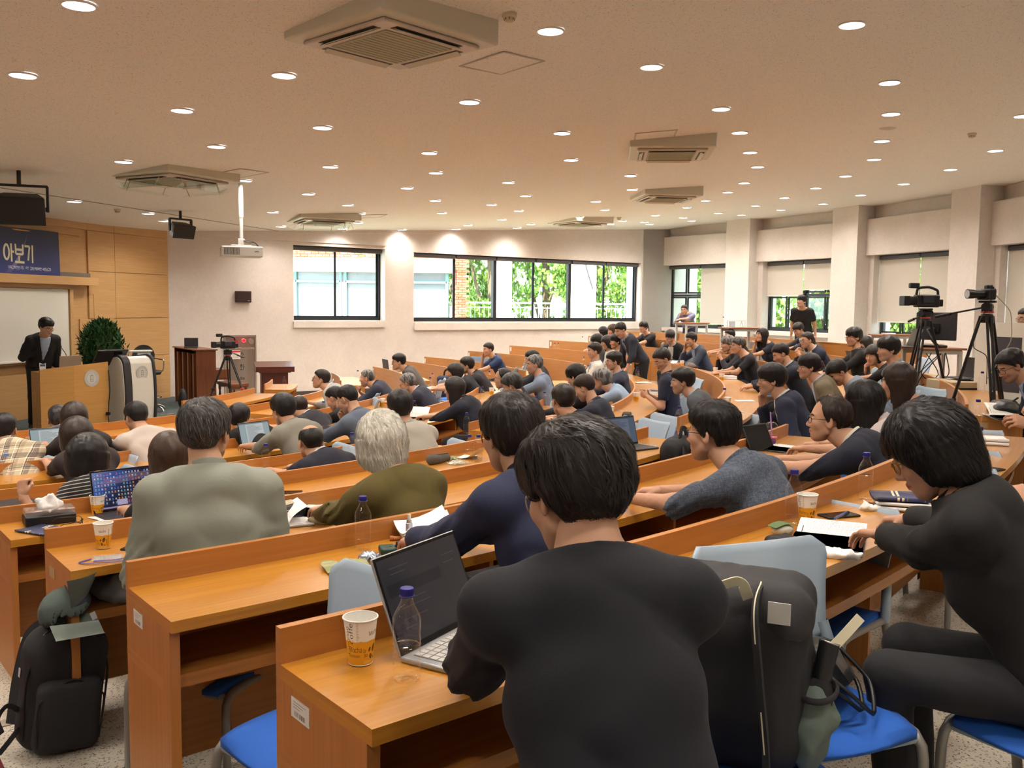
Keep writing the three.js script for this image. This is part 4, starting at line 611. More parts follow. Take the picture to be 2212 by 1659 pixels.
const cupT = canvasTex(1024, 320, (g, w, h) => {
  g.fillStyle = '#efece4'; g.fillRect(0, 0, w, h); g.fillStyle = '#e2a01c'; g.beginPath(); g.moveTo(0, h); for (let x = 0; x <= w; x += 8) g.lineTo(x, h * 0.46 + 3 * Math.sin(x / 24)); g.lineTo(w, h); g.fill();
  const bean = (x, y, r, a) => { g.save(); g.translate(x, y); g.rotate(a); g.fillStyle = '#33200f'; g.beginPath(); g.ellipse(0, 0, r, r * 0.66, 0, 0, 7); g.fill(); g.strokeStyle = '#e2a01c'; g.lineWidth = r * 0.12; g.beginPath(); g.moveTo(-r * 0.85, r * 0.1); g.bezierCurveTo(-r * 0.3, -r * 0.4, r * 0.3, r * 0.4, r * 0.85, -r * 0.1); g.stroke(); g.restore(); };
  const word = (t, x, y, s, a, f = 'serif', c = '#4a3722') => { g.save(); g.translate(x, y); g.rotate(a); g.fillStyle = c; g.font = `${s}px ${f}`; g.fillText(t, 0, 0); g.restore(); };
  for (const o of [0, 512]) {
    word('Mocha', o + 70, 110, 44, -0.05, 'italic serif'); bean(o + 160, 205, 34, -0.8); bean(o + 92, 210, 19, -1); bean(o + 118, 262, 24, 0.6); bean(o + 172, 276, 13, 0.2);
    word('CAFE', o + 235, 280, 40, -Math.PI / 2, 'sans-serif'); word('Americano', o + 270, 300, 44, -Math.PI / 2); word('Espresso', o + 352, 250, 50, -Math.PI / 2); word('Coffe', o + 408, 170, 66, -Math.PI / 2, 'bold serif'); word('Mocha', o + 345, 226, 54, 0, 'bold serif'); word('Americano', o + 330, 262, 30, 0); word('espresso', o + 468, 160, 40, -Math.PI / 2, 'serif', '#b9b2a5'); word('cappuccino', o + 20, 310, 36, 0, 'serif', '#f3d58d'); word('ia', o + 6, 230, 44, 0); word('no', o + 20, 262, 40, 0);
  }
});
const cupM = std('#ffffff', 0.55, { map: cupT, side: THREE.DoubleSide }), cupIn = std('#efede6', 0.5, { side: THREE.DoubleSide });
const cupBody = (() => { const g = new THREE.CylinderGeometry(0.0385, 0.0275, 0.104, 40, 1, true).translate(0, 0.056, 0); return g; })(), cupInner = merge([new THREE.CylinderGeometry(0.0378, 0.0268, 0.103, 32, 1, true).translate(0, 0.056, 0), new THREE.CircleGeometry(0.027, 24).rotateX(-Math.PI / 2).translate(0, 0.008, 0)]), cupRim = new THREE.TorusGeometry(0.0392, 0.0019, 8, 40).rotateX(Math.PI / 2).translate(0, 0.108, 0), cupFoot = new THREE.TorusGeometry(0.0268, 0.0012, 6, 32).rotateX(Math.PI / 2).translate(0, 0.003, 0);
let cup0; function cup(pos, turn, label, group) { let g; if (cup0) g = dup(cup0, pos, turn, label); else { g = cup0 = thing('paper_cup', label, 'cup', pos, turn); part(g, 'cup_wall', cupBody, cupM); part(g, 'inside', cupInner, cupIn); part(g, 'rim', cupRim, cupIn); part(g, 'foot_ring', cupFoot, cupIn); } if (group) g.userData.group = group; return g; }
// ---------- books and papers ----------
const textT = canvasTex(512, 700, (g) => { seed = 5; g.fillStyle = '#f1f1ef'; g.fillRect(0, 0, 512, 700); g.fillStyle = '#555'; g.fillRect(50, 50, 180, 12); for (let i = 0; i < 44; i++) { let x = 50; const end = i % 9 === 8 ? 250 : 460; while (x < end) { const w = rr(12, 40); g.fillStyle = `rgba(70,70,74,${rr(0.35, 0.6)})`; g.fillRect(x, 84 + i * 13.6, w, 4.5); x += w + 6; } } });
const pageM = std('#ffffff', 0.85, { map: textT, side: THREE.DoubleSide }), paperM = std('#eeeeec', 0.85, { side: THREE.DoubleSide }), edgeM = std('#d9d8d4', 0.9, { map: dataTex(64, (u, v) => { const k = 0.78 + 0.22 * hash(0, Math.floor(v * 64), 1); return [k, k, k]; }) });
const coverT = canvasTex(256, 360, (g) => { const q = g.createLinearGradient(0, 0, 256, 360); q.addColorStop(0, '#14183a'); q.addColorStop(0.6, '#27305e'); q.addColorStop(1, '#141733'); g.fillStyle = q; g.fillRect(0, 0, 256, 360); g.strokeStyle = 'rgba(190,170,150,.5)'; g.lineWidth = 3; g.beginPath(); g.moveTo(70, 350); g.quadraticCurveTo(150, 170, 220, 20); g.stroke(); g.fillStyle = '#d8cfae'; g.fillRect(40, 120, 150, 16); g.fillRect(40, 150, 110, 16); g.fillStyle = '#aaa'; g.fillRect(40, 300, 170, 5); });
const coverM = std('#ffffff', 0.45, { map: coverT });
function pageBlock(w, d, t0, t1, curl, s, n = 10) { // one side of an open book: from the spine (x = 0) outwards
  return gridGeo(n, 6, (a, v, sd) => { const u = (a + 1) / 2, x = s * u * w, top = t0 + (t1 - t0) * u + curl * Math.sin(Math.min(1, u * 1.35) * Math.PI) * (1 - 0.25 * u); return [x, sd ? 0.001 : top, (v - 0.5) * d]; });
}
const leafUV = (g, s, w, d) => { const p = g.attributes.position, u = g.attributes.uv; for (let i = 0; i < p.count; i++) u.setXY(i, s > 0 ? p.getX(i) / w : 1 + p.getX(i) / w, 0.5 - p.getZ(i) / d); return g; };
function openBook(pos, turn, label, o = {}) {
  const w = o.w ?? 0.15, d = o.d ?? 0.21, L = o.left ?? 0.022, Rr = o.right ?? 0.016, g = thing('open_book', label, 'book', pos, turn);
  const flipIf = (q, s) => s < 0 ? flip(q) : q;
  for (const [s, t] of [[-1, L], [1, Rr]]) { part(g, 'page_block', flipIf(pageBlock(w, d, t * 0.9, t * 0.55, 0.008, s), s), edgeM); const lf = gridGeo(10, 4, (a, v, sd) => { const u = (a + 1) / 2, t0 = t * 0.9, top = t0 + (t * 0.55 - t0) * u + 0.008 * Math.sin(Math.min(1, u * 1.35) * Math.PI) * (1 - 0.25 * u); return [s * u * w * 1.005, top + (sd ? 0.0004 : 0.0014), (v - 0.5) * d * 1.004]; }); part(g, 'page', leafUV(flipIf(lf, s), s, w, d), pageM); }
  if (o.lift) part(g, 'page', leafUV(gridGeo(10, 4, (a, v, sd) => { const u = (a + 1) / 2, an = o.lift; return [u * w * Math.cos(an) - 0.02 * Math.sin(u * 3), 0.02 + u * w * Math.sin(an) + (sd ? 0 : 0.001), (v - 0.5) * d]; }), 1, w, d), pageM);
  part(g, 'cover', rbox(w * 2.02, 0.002, d * 1.01, 0.0009, 0, 0.001, 0), coverM);
  if (o.tilt) g.rotation.set(o.tilt, turn, o.roll ?? 0, 'YXZ');
  return g;
}
function booklet(pos, turn, label, o = {}) { // closed, stacked or lying booklets of a few leaves
  const n = o.n ?? 1, g = thing(o.paper ? 'paper_sheet' : 'booklet', label, o.paper ? 'paper' : 'booklet', pos, turn);
  for (let i = 0; i < n; i++) { const t = o.t ?? 0.012, y = i * t; const q = gridGeo(8, 4, (a, v, sd) => [a * 0.075, y + (sd ? 0.0006 : t - 0.001) + (o.curl ?? 0.004) * a * a * (i + 1) / n + (o.bend ?? 0) * 0.12 * (v - 0.2) ** 2, (v - 0.5) * 0.21]).rotateY((i - n / 2) * 0.12).translate(i * 0.004, 0, i * -0.005); part(g, n > 1 ? 'leaves' : o.cover ? 'cover' : 'leaf', leafUV(q, 1, 0.15, 0.21), o.cover && i === n - 1 ? coverM : o.print ? pageM : paperM); }
  return g;
}
// ---------- electronics ----------
const alu = std('#a9abad', 0.35, { metalness: 0.7 }), darkAlu = std('#3b3c40', 0.4, { metalness: 0.5 }), blackP = std('#141416', 0.45), bezelM = std('#0b0b0d', 0.25), keyM = std('#bfbdb8', 0.5), keyDark = std('#1c1c1f', 0.5);
const docT = canvasTex(512, 320, (g) => { seed = 8; g.fillStyle = '#b9cdd2'; g.fillRect(0, 0, 512, 320); g.fillStyle = '#e9f0f1'; g.fillRect(110, 20, 300, 290); g.fillStyle = '#8fa3a8'; g.fillRect(0, 0, 512, 16); for (let i = 0; i < 26; i++) { g.fillStyle = '#6d7c80'; g.fillRect(130, 36 + i * 10.5, rr(120, 260), 3); } });
const iconT = canvasTex(512, 320, (g) => { seed = 21; const q = g.createLinearGradient(0, 0, 300, 320); q.addColorStop(0, '#8f95c8'); q.addColorStop(0.35, '#4258a8'); q.addColorStop(0.7, '#131a35'); q.addColorStop(1, '#4d3a5a'); g.fillStyle = q; g.fillRect(0, 0, 512, 320); g.fillStyle = 'rgba(190,140,170,.5)'; g.beginPath(); g.ellipse(300, 70, 240, 34, -0.1, 0, 7); g.fill(); for (let j = 0; j < 9; j++) for (let i = 0; i < 18; i++) if (rnd() > 0.16) { g.fillStyle = ['#e8e8ee', '#4ab0e8', '#e89a4a', '#d8d8e8', '#6cd0c8', '#d85a7a', '#3a7ae8'][rnd() * 7 | 0]; g.fillRect(16 + i * 27, 16 + j * 31, 12, 12); g.fillStyle = 'rgba(255,255,255,.6)'; g.fillRect(13 + i * 27, 31 + j * 31, 18, 3); } g.fillStyle = '#c9bde0'; g.fillRect(190, 250, 90, 48); g.fillStyle = '#a99cc8'; g.fillRect(0, 306, 512, 14); });
const greyT = canvasTex(512, 320, (g) => { seed = 4; g.fillStyle = '#322f32'; g.fillRect(0, 0, 512, 320); g.fillStyle = '#2a282b'; g.fillRect(20, 96, 340, 46); g.fillStyle = '#27262a'; g.fillRect(372, 0, 2, 320); g.fillStyle = 'rgba(120,118,120,.35)'; for (const [x, y, w] of [[60, 40, 120], [60, 60, 90], [110, 165, 120], [70, 190, 180], [390, 60, 90], [390, 90, 70], [60, 230, 150], [60, 260, 90]]) g.fillRect(x, y, w, 3); });
const screens = { icons: std('#000000', 0.25, { emissive: '#ffffff', emissiveMap: iconT, emissiveIntensity: 0.6 }), doc: std('#000000', 0.25, { emissive: '#ffffff', emissiveMap: docT, emissiveIntensity: 0.55 }), grey: std('#000000', 0.12, { emissive: '#ffffff', emissiveMap: greyT, emissiveIntensity: 0.8 }), sheet: std('#000000', 0.2, { emissive: '#8f97b0', emissiveMap: docT, emissiveIntensity: 0.45 }), blue: std('#000000', 0.25, { emissive: '#5d86c8', emissiveMap: docT, emissiveIntensity: 0.7 }), off: std('#1b1d22', 0.12) };
function laptop(pos, turn, label, o = {}) { // hinge at the back, keyboard towards +z (the user)
  const w = o.w ?? 0.32, d = o.d ?? 0.22, a = o.open ?? 1.95, body = o.dark ? darkAlu : alu, g = thing('laptop', label, 'laptop', pos, turn);
  part(g, 'base', rbox(w, 0.014, d, 0.006, 0, 0.007, d / 2, 3), body);
  if (o.keys) { const kb = part(g, 'keyboard', rbox(w * 0.86, 0.001, d * 0.46, 0.0004, 0, 0.0145, d * 0.32), o.dark ? blackP : std('#77777a', 0.5)); const kw = w * 0.86 / 14, kd = d * 0.46 / 5, kg = rbox(kw * 0.86, 0.0022, kd * 0.84, 0.0009); for (let j = 0; j < 5; j++) for (let i = 0; i < 14; i++) { if (j === 4 && i > 4 && i < 9) continue; part(kb, 'key', kg, o.dark ? keyDark : keyM).position.set((i - 6.5) * kw, 0.0158, d * 0.32 + (j - 2) * kd); } part(kb, 'key', rbox(kw * 3.86, 0.0022, kd * 0.84, 0.0009), o.dark ? keyDark : keyM).position.set(0, 0.0158, d * 0.32 + 2 * kd); part(g, 'trackpad', rbox(w * 0.34, 0.0008, d * 0.3, 0.0003, 0, 0.0145, d * 0.76), std(o.dark ? '#4a4b4f' : '#9c9da0', 0.3)); }
  else part(g, 'keyboard', rbox(w * 0.86, 0.0016, d * 0.46, 0.0006, 0, 0.0145, d * 0.32), keyDark);
  const s = new THREE.Group(); s.name = 'screen_lid'; s.position.set(0, 0.012, 0.004); s.rotation.x = -(a - Math.PI / 2); g.add(s); // standing upright at 90 degrees
  part(s, 'lid', rbox(w, d * 0.99, 0.007, 0.003, 0, d * 0.495, -0.004, 2), body); part(s, 'bezel', rbox(w * 0.985, d * 0.97, 0.001, 0.0004, 0, d * 0.495, 0.0), bezelM); const dsp = new THREE.PlaneGeometry(w * 0.95, d * 0.88).translate(0, d * 0.51, 0.0011); part(s, 'display', dsp, screens[o.show ?? 'off']);
  return g;
}
function phone(pos, turn, label, dark = true) { const g = thing('smartphone', label, 'phone', pos, turn); part(g, 'case', rbox(0.074, 0.008, 0.155, 0.0038, 0, 0.004, 0, 3), dark ? blackP : std('#6b5648', 0.4)); part(g, 'display', rbox(0.068, 0.0008, 0.148, 0.0003, 0, 0.0082, 0), std('#0c0d12', 0.06)); part(g, 'camera', merge([0, 1].map((i) => new THREE.CylinderGeometry(0.006, 0.006, 0.002, 14).translate(0.02, 0.0088, -0.06 + i * 0.016))), blackP); return g; }
// put(kind, row, distance from the kerb, angle, turn relative to the reader's view of the table)
const tp = (k, d, t) => { const [x, z] = pol(rowR(k) + d, t); return [x, tableY(k), z]; }, facing = (t) => (t + 90) * D2R; // +z of an object at angle t then points to the sitter
// ---------- people ----------
const HP = { // where particular hands are: wrist, pose, direction of the fingers, back of the hand (in the world)
  bookL: [[1.15, -0.735, -2.93], 'rest', [-0.5, -0.12, -0.75], [0.25, 0.9, 0.2]], bookR: [[1.35, -0.735, -3.16], 'hold', [-0.75, -0.18, -0.3], [0, 0.95, -0.3]],
  cupL: [[1.72, -0.63, -2.94], 'hold', [-0.75, 0.3, -0.4], [0.45, 0.05, 0.9]], bookhold: [[-2.66, -1.06, -4.93], 'fist', [0.15, 0.9, -0.4], [-0.4, 0.25, 0.85]],
  readL: [[2.9, -0.63, -5.13], 'hold', [-0.9, 0.4, 0], [0.3, 0.5, 0.8]], readR: [[3.02, -0.58, -5.35], 'hold', [-0.9, 0.4, 0], [0.2, 0.5, -0.8]],
  rest: null, rest2: [[4.02, -0.29, -22.45], 'flat', [-0.7, -0.2, 0.6], [0, 1, 0]],
};
function P(k, h, o) {
  const r = person({ floor: floorY(k), ...(o.stand ? {} : { k }), ...o, h }), L = person.last;
  if (!o.stand && !o.nochair) chair([L.base.x, floorY(k), L.base.z], o.chairTurn ?? L.yaw, ('chair under the ' + o.label).split(' ').slice(0, 16).join(' '));
  return L;
}
//PEOPLE
P(0, [0.120, -0.339, -1.720], { lod:2,hair:'mop',hc:'soft',top:'shirt',tc:'#14161f',glasses:'silver',face:-2.6,nod:.34,L:'table',R:'table',wide:1.0,shrug:.035,hs:[1.04,.95,1.02],turn:-.45,nocollar:1, label: 'man in black shirt typing at the laptop in the nearest row, seen from behind' });
P(0, [1.169, -0.383, -2.550], { lod:2,fem:1,hair:'bob',hc:'black',top:'jacket',tc:'#0e0e10',cc:'#0e0e10',glasses:'gold',face:-2.05,nod:.5,L:'bookL',R:'bookR',shrug:.025,turn:.2,folds:.6, label: 'woman with black bob and black jacket leaning over a thick open book' });
P(0, [1.717, -0.432, -2.750], { lod:1,hair:'short',top:'loose',tc:'#6b7078',pc:'#6a7079',L:'cupL',R:'lap',nod:.2, label: 'person in grey clothes at the right edge holding a coffee cup' });
P(2, [-1.168, -0.491, -3.479], { lod:2,shrug:.03,hair:'short',hc:'salt',hs:[1.08,1,1.05],top:'loose',tc:'#84897d',tk:'shell',pc:'#1d2740',glasses:'dark',face:3.05,nod:.05,wide:1.1,L:'lap',R:'lap',turn:-.3, label: 'grey-haired man in sage green windbreaker seen squarely from behind' });
P(2, [-0.582, -0.603, -4.044], { lod:2,fem:1,hair:'fluffy',hc:'white',top:'loose',tc:'#54491c',tk:'',face:-2.75,nod:.1,nocollar:1,L:'table',R:'table',folds:1.2, label: 'white-haired woman in loose olive green blouse' });
P(1, [-0.007, -0.424, -3.058], { lod:2,shrug:.03,hair:'mop',hc:'soft',top:'jacket',tc:'#1c2441',cc:'#1c2441',glasses:'dark',face:-2.55,nod:.12,front:false,wide:1.02, label: 'man with shaggy dark hair in navy jacket, gold-rimmed glasses showing at his cheek' });
P(1, [0.854, -0.518, -3.906], { lod:2,hair:'part',hc:'black',top:'shirt',sleeve:.75,tc:'#5c687a',tk:'melange',glasses:'dark',face:-2.2,nod:.02,cuff:.02,L:'table',R:'table',wide:1.05, label: 'man in chambray blue short-sleeved shirt with neat black hair' });
P(1, [1.693, -0.570, -4.883], { lod:2,hair:'recede',hc:'darkbrown',top:'jacket',tc:'#141a2c',cc:'#c9c5b4',glasses:'dark',face:-1.95,nod:-.02,L:'table',R:'flat', label: 'man with receding hair, glasses and navy suit behind the propped tablet' });
P(1, [2.078, -0.533, -5.413], { lod:2,fem:1,hair:'straight',hc:'black',top:'jacket',tc:'#bdb2b2',cc:'#bdb2b2',front:false,face:-2.5, label: 'woman with long straight black hair in pale pinkish white jacket' });
P(1, [2.647, -0.480, -6.296], { lod:1,fem:1,hair:'long',hc:'darkbrown',top:'shirt',tc:'#131316',nocollar:1,face:-2.1, label: 'woman with wavy brown hair in black behind the pale jacketed woman' });
P(4, [-1.423, -0.957, -6.418], { lod:1,hair:'bald',hc:'black',top:'jacket',tc:'#191b2b',cc:'#c9c9cc',face:-2.5,nod:.12, label: 'bald-crowned man in dark navy suit' });
P(4, [-2.485, -0.906, -5.330], { lod:1,fem:1,hair:'fluffy',hc:'black',hs:[1.08,1,1.08],top:'tee',tc:'#333',tk:'stripe',face:-2.9,nod:.3,L:'bookhold',R:'table', label: 'woman in black and white striped top holding up an open booklet' });
P(3, [-1.702, -0.762, -4.515], { lod:1,fem:1,hair:'long',hc:'brown',top:'tee',tc:'#101013',sleeve:.95,face:-2.75,nod:.2, label: 'brown-haired woman in black top before a laptop showing a desktop of icons' });
P(6, [-3.926, -0.988, -7.050], { hair:'short',top:'shirt',tc:'#aaa',tk:'plaid',face:-2.9, label: 'man in beige plaid shirt at the left edge' });
P(7, [-4.080, -1.051, -8.200], { hair:'short',hc:'grizzle',top:'jacket',tc:'#33344a',face:-2.7, label: 'grey-haired man in navy blazer just in front of the lectern' });
P(7, [-3.550, -0.943, -7.400], { fem:1,hair:'bob',hc:'darkbrown',top:'jacket',tc:'#241d1d',front:false,face:-2.9, label: 'dark-haired person half hidden behind the brown-haired woman near the lectern' });
P(6, [-3.201, -0.984, -6.700], { fem:1,hair:'bob',hc:'darkbrown',hs:[1.12,1.08,1.1],top:'loose',tc:'#2a1f20',face:-2.9,nocollar:1, label: 'woman in dark brown top with brown-black bob beside a blue-white laptop screen' });
P(6, [-3.177, -0.960, -7.700], { lod:1,hair:'short',hs:[1.06,1,1.06],top:'tee',tc:'#b5aaa0',wide:1.15,face:-2.3,nod:.35, label: 'heavy-set man in cream t-shirt with bowed head' });
P(6, [-2.510, -1.044, -8.400], { hair:'bowl',top:'tee',tc:'#0f0f11',face:3.0, label: 'person in black with a round mass of black hair' });
P(5, [-1.919, -0.875, -7.633], { lod:1,hair:'mop',top:'loose',tc:'#7f7d72',face:-2.3,nod:.25,R:'cheek',L:'table', label: 'man in grey-beige shirt bent before a laptop with a pale document' });
P(6, [-2.150, -1.024, -9.200], { hair:'bald',hc:'darkbrown',top:'jacket',tc:'#22222a',face:-2.6,nod:.3, label: 'balding man half hidden behind the man in grey-beige shirt' });
P(7, [-2.494, -0.964, -11.900], { hair:'short',hc:'soft',top:'jacket',tc:'#9b9b98',cc:'#d8d8d8',glasses:'dark',face:-1.5,nod:-.15,L:'lap', label: 'man in light grey suit with head raised near the lone front desk' });
P(5, [-1.487, -0.845, -8.245], { lod:1,hair:'crop',hc:'black',hs:[1,1,1.02],top:'jacket',tc:'#566070',cc:'#566070',glasses:'silver',face:-2.0,nod:.5,L:'table',R:'chin', label: 'man in slate blue jacket bowing over papers with a hand at his chin' });
P(6, [-1.906, -0.996, -9.800], { hair:'crop',top:'shirt',tc:'#17171b',face:-1.9,nod:.5, label: 'dark-haired man with bowed head just beyond the slate blue jacket' });
P(7, [-2.067, -1.032, -13.000], { hair:'crop',hc:'gray',top:'jacket',tc:'#262b3a',cc:'#262b3a',face:-1.7,L:'clasp',R:'clasp',nod:.05, label: 'man with cropped greying hair in navy, hands clasped before his mouth' });
P(6, [-1.844, -0.906, -14.800], { hair:'part',top:'jacket',tc:'#514d4c',cc:'#4b5260',glasses:'dark',face:-1.4,L:'fold',R:'fold', label: 'man in brownish grey suit leaning back with crossed arms by the wall' });
P(4, [-0.878, -0.789, -7.106], { lod:1,hair:'mop',hc:'black',top:'shirt',tc:'#aaa79c',face:-2.65,wide:1.05,L:'lap',R:'cheek', label: 'black-haired man in off-white shirt behind the white-haired woman' });
P(6, [-1.362, -1.005, -11.900], { hair:'short',hc:'gray',top:'jacket',tc:'#272b3c',cc:'#b9bcc8',glasses:'dark',face:-1.9,nod:.3, label: 'grey-haired man in navy jacket with glasses, head lowered' });
P(5, [-0.625, -0.882, -9.802], { lod:1,fem:1,hair:'long',hc:'soft',top:'jacket',tc:'#161a29',cc:'#161a29',front:false,face:-1.9, label: 'woman with shoulder-length black hair in dark navy jacket' });
P(6, [-0.862, -0.975, -13.600], { fem:1,hair:'bob',hc:'soft',top:'jacket',tc:'#1b1c26',face:-1.5, label: "woman with short dark hair looking left, partly hidden by another woman's head" });
P(6, [-0.699, -0.896, -13.900], { hair:'part',hc:'soft',top:'jacket',tc:'#26252c',cc:'#26252c',glasses:'dark',face:-1.6, label: 'dark-haired man with black glasses in charcoal jacket' });
P(5, [-0.465, -0.818, -17.425], { hair:'short',hc:'soft',top:'polo',tc:'#23365c',face:-1.05,R:'cheek',L:'table', label: 'man in blue polo shirt resting his cheek on his hand' });
P(5, [-0.120, -0.870, -11.200], { hair:'recede',hc:'black',hs:[1.06,1,1.05],top:'shirt',tc:'#1b1a1e',glasses:'dark',face:-1.7,L:'table',R:'table', label: 'man with receding hair and black glasses in black, hands folded on the table' });
P(4, [-0.005, -0.814, -9.450], { hair:'short',hc:'grizzle',hs:[1.1,1.04,1.1],top:'jacket',tc:'#1d2438',cc:'#a9b2c4',glasses:'silver',face:-1.9,nod:.4, label: 'man with thinning dark grey hair in navy suit, head bowed' });
P(5, [0.286, -0.750, -11.900], { hair:'short',hc:'gray',top:'jacket',tc:'#6e7d92',cc:'#8fa3c0',glasses:'silver',face:-1.5, label: 'grey-haired man in light blue blazer' });
P(5, [0.288, -0.787, -13.800], { hair:'part',top:'jacket',tc:'#1a1b22',cc:'#d5d8de',glasses:'silver',face:-1.5, label: 'man with round glasses in black jacket just behind the light blue blazer' });
P(3, [0.389, -0.708, -7.022], { lod:1,hair:'short',hc:'soft',hs:[1.04,.98,1.02],top:'jacket',tc:'#171d30',cc:'#171d30',face:-2.75,wide:1.08,front:false, label: 'man with thinning crown in navy suit seen from behind' });
P(4, [0.697, -0.758, -10.077], { hair:'bowl',top:'shirt',tc:'#181a20',face:-2.2,nod:.4, label: 'person with glossy black hair bowed low between two men' });
P(4, [0.711, -0.786, -9.000], { hair:'short',hc:'darkbrown',top:'jacket',tc:'#1b2030',cc:'#39404f',face:-2.0,nod:.45, label: 'man with short brown hair in dark jacket looking down beside curly grey hair' });
P(4, [1.127, -0.904, -11.603], { hair:'mop',hc:'gray',hs:[1.08,1.04,1.08],top:'shirt',tc:'#8ba0b8',glasses:'dark',face:-2.0, label: 'man with curly grey hair in light blue shirt' });
P(4, [1.357, -0.720, -12.300], { hair:'part',top:'jacket',tc:'#2c3243',cc:'#7f8fae',glasses:'dark',face:-1.5, label: "man in dark blue suit with glasses in front of the white-jacketed man's row" });
P(4, [1.298, -0.696, -14.600], { hair:'short',hc:'soft',hs:[1.1,1.05,1.08],top:'jacket',tc:'#c8c5bd',cc:'#7f8897',glasses:'silver',face:-1.5, label: 'man in white jacket with glasses gazing left' });
P(3, [1.560, -0.629, -17.000], { fem:1,hair:'bob',top:'shirt',tc:'#4b4b50',face:-1.7,nod:.35,R:'write',nocollar:1, label: 'woman with black bob bent over her writing, patterned sleeve' });
P(3, [1.718, -0.641, -16.700], { fem:1,hair:'bob',hc:'soft',top:'shirt',tc:'#c2bfba',glasses:'silver',face:-1.4,nod:.1,nocollar:1, label: 'woman with glasses in white striped top' });
P(3, [1.799, -0.588, -16.000], { hair:'bowl',top:'tee',tc:'#17161b',face:-1.3,nod:.1, label: 'young man with fringe in black t-shirt beside the bending man' });
P(2, [2.010, -0.551, -20.496], { fem:1,hair:'straight',top:'shirt',tc:'#2a2a30',face:-1.9,nocollar:1, label: 'woman with very long straight black hair in the far rows' });
P(2, [2.108, -0.490, -19.400], { fem:1,hair:'bob',hc:'brown',top:'shirt',tc:'#3a3438',face:-1.2, label: 'reddish-brown haired woman half hidden behind the bending man' });
P(3, [1.828, -0.376, -15.600], { stand:1,lean:.62,hair:'short',hc:'black',top:'jacket',tc:'#272d3a',cc:'#8592aa',glasses:'silver',face:-1.1,nod:.45,turn:.15,L:'rest',R:'rest',tie:'#444a58', label: 'man in dark suit standing up and bending forward over the desk' });
P(1, [2.987, -0.439, -21.066], { hair:'bowl',top:'tee',tc:'#1f1e22',glasses:'silver',face:-.9, label: 'young man with bowl haircut and glasses in black against the back partition' });
P(2, [2.946, -0.534, -17.200], { hair:'bowl',hc:'soft',top:'jacket',tc:'#141416',cc:'#b5b2ad',inner:'t_shirt',glasses:'dark',face:-.2,nod:.35,turn:.5,tilt:-.1, label: 'young man in black cardigan over white tee, leaning and looking down' });
P(2, [3.201, -0.558, -16.500], { hair:'part',hc:'soft',top:'jacket',tc:'#3b4352',cc:'#8d9bb5',glasses:'gold',face:-1.1,R:'cheek',L:'table', label: 'man in blue-grey suit with his hand raised to his face' });
P(3, [1.731, -0.592, -10.600], { lod:1,hair:'short',hc:'soft',top:'polo',tc:'#1b2136',glasses:'silver',face:-1.3,nod:.5,L:'phone',R:'phone', label: 'man in navy polo looking down at a phone, watch on his wrist' });
P(3, [1.685, -0.718, -9.100], { lod:1,hair:'part',hc:'black',hs:[1.06,1.02,1.06],top:'jacket',tc:'#464a50',cc:'#aeb6c4',glasses:'silver',face:-1.7,L:'lap',R:'lap', label: 'man in mid grey suit with full black hair leaning back' });
P(-1, [4.261, -0.040, -22.900], { stand:1,lean:.5,hair:'short',hc:'soft',top:'shirt',tc:'#6a6a86',pc:'#232a40',glasses:'dark',face:-.5,R:'cheek',L:'rest2',yaw:-.75, label: 'man in purple-grey shirt leaning on the tall table by the corner window' });
P(2, [3.486, -0.565, -14.900], { hair:'mop',hc:'gray',hs:[1.05,1,1.05],top:'shirt',tc:'#24242b',face:-1.3,L:'clasp',R:'clasp', label: 'man with wavy grey hair pressing folded hands to his mouth' });
P(2, [3.488, -0.558, -14.200], { hair:'short',hc:'salt',hs:[1.08,1.03,1.06],top:'tee',tc:'#191b24',glasses:'silver',face:-1.5,nod:.15, label: 'grey-haired bearded man in dark t-shirt with hands on the table' });
P(1, [4.230, -0.517, -17.945], { hair:'short',hc:'soft',top:'shirt',tc:'#2a2a30',face:-1.3, label: 'man almost hidden behind the wavy grey-haired man, only hair showing' });
P(1, [4.494, -0.463, -16.586], { fem:1,hair:'long',top:'tee',tc:'#1b1f30',face:-1.2,nod:-.1,R:'cheek',L:'table', label: 'woman with long black hair in navy dress, chin on hand' });
P(2, [3.362, -0.550, -11.500], { hair:'short',hc:'black',top:'jacket',tc:'#1a202e',cc:'#a7b7d0',face:-1.6,nod:.45, label: 'man in dark navy suit with light collar looking down' });
P(0, [5.439, -0.375, -17.516], { hair:'part',hc:'soft',top:'jacket',tc:'#26252c',face:-1.2,nod:.5,wide:1.05, label: 'man in dark jacket with parted hair bowing below the standing man' });
P(1, [4.609, -0.473, -14.400], { hair:'crop',hc:'soft',hs:[1.05,1.05,1.05],top:'jacket',tc:'#1a2138',cc:'#c3c7cf',glasses:'dark',face:-1.3,L:'clasp',R:'clasp', label: 'man in blue suit with clasped hands before his chin' });
P(-1, [5.914, 0.175, -18.900], { stand:1,hair:'bowl',hc:'black',hs:[1,.98,1],top:'tee',tc:'#101015',glasses:'silver',face:-1.0,nod:-.12,L:'side',R:'side',yaw:-.5, label: 'young man in black t-shirt standing by the window' });
P(2, [3.033, -0.574, -9.400], { lod:1,hair:'bowl',hc:'black',top:'jacket',tc:'#6d6450',cc:'#aebbd6',glasses:'dark',face:-1.6,L:'lap',R:'lap', label: 'man in khaki beige jacket with light blue collar' });
P(2, [2.117, -0.568, -7.500], { lod:1,hair:'bowl',hc:'black',hs:[1.02,1,1.04],top:'jacket',tc:'#181f38',cc:'#d0d0c8',glasses:'dark',face:-1.7,L:'lap',R:'chin', label: 'man in navy suit with bowl haircut stroking his chin' });
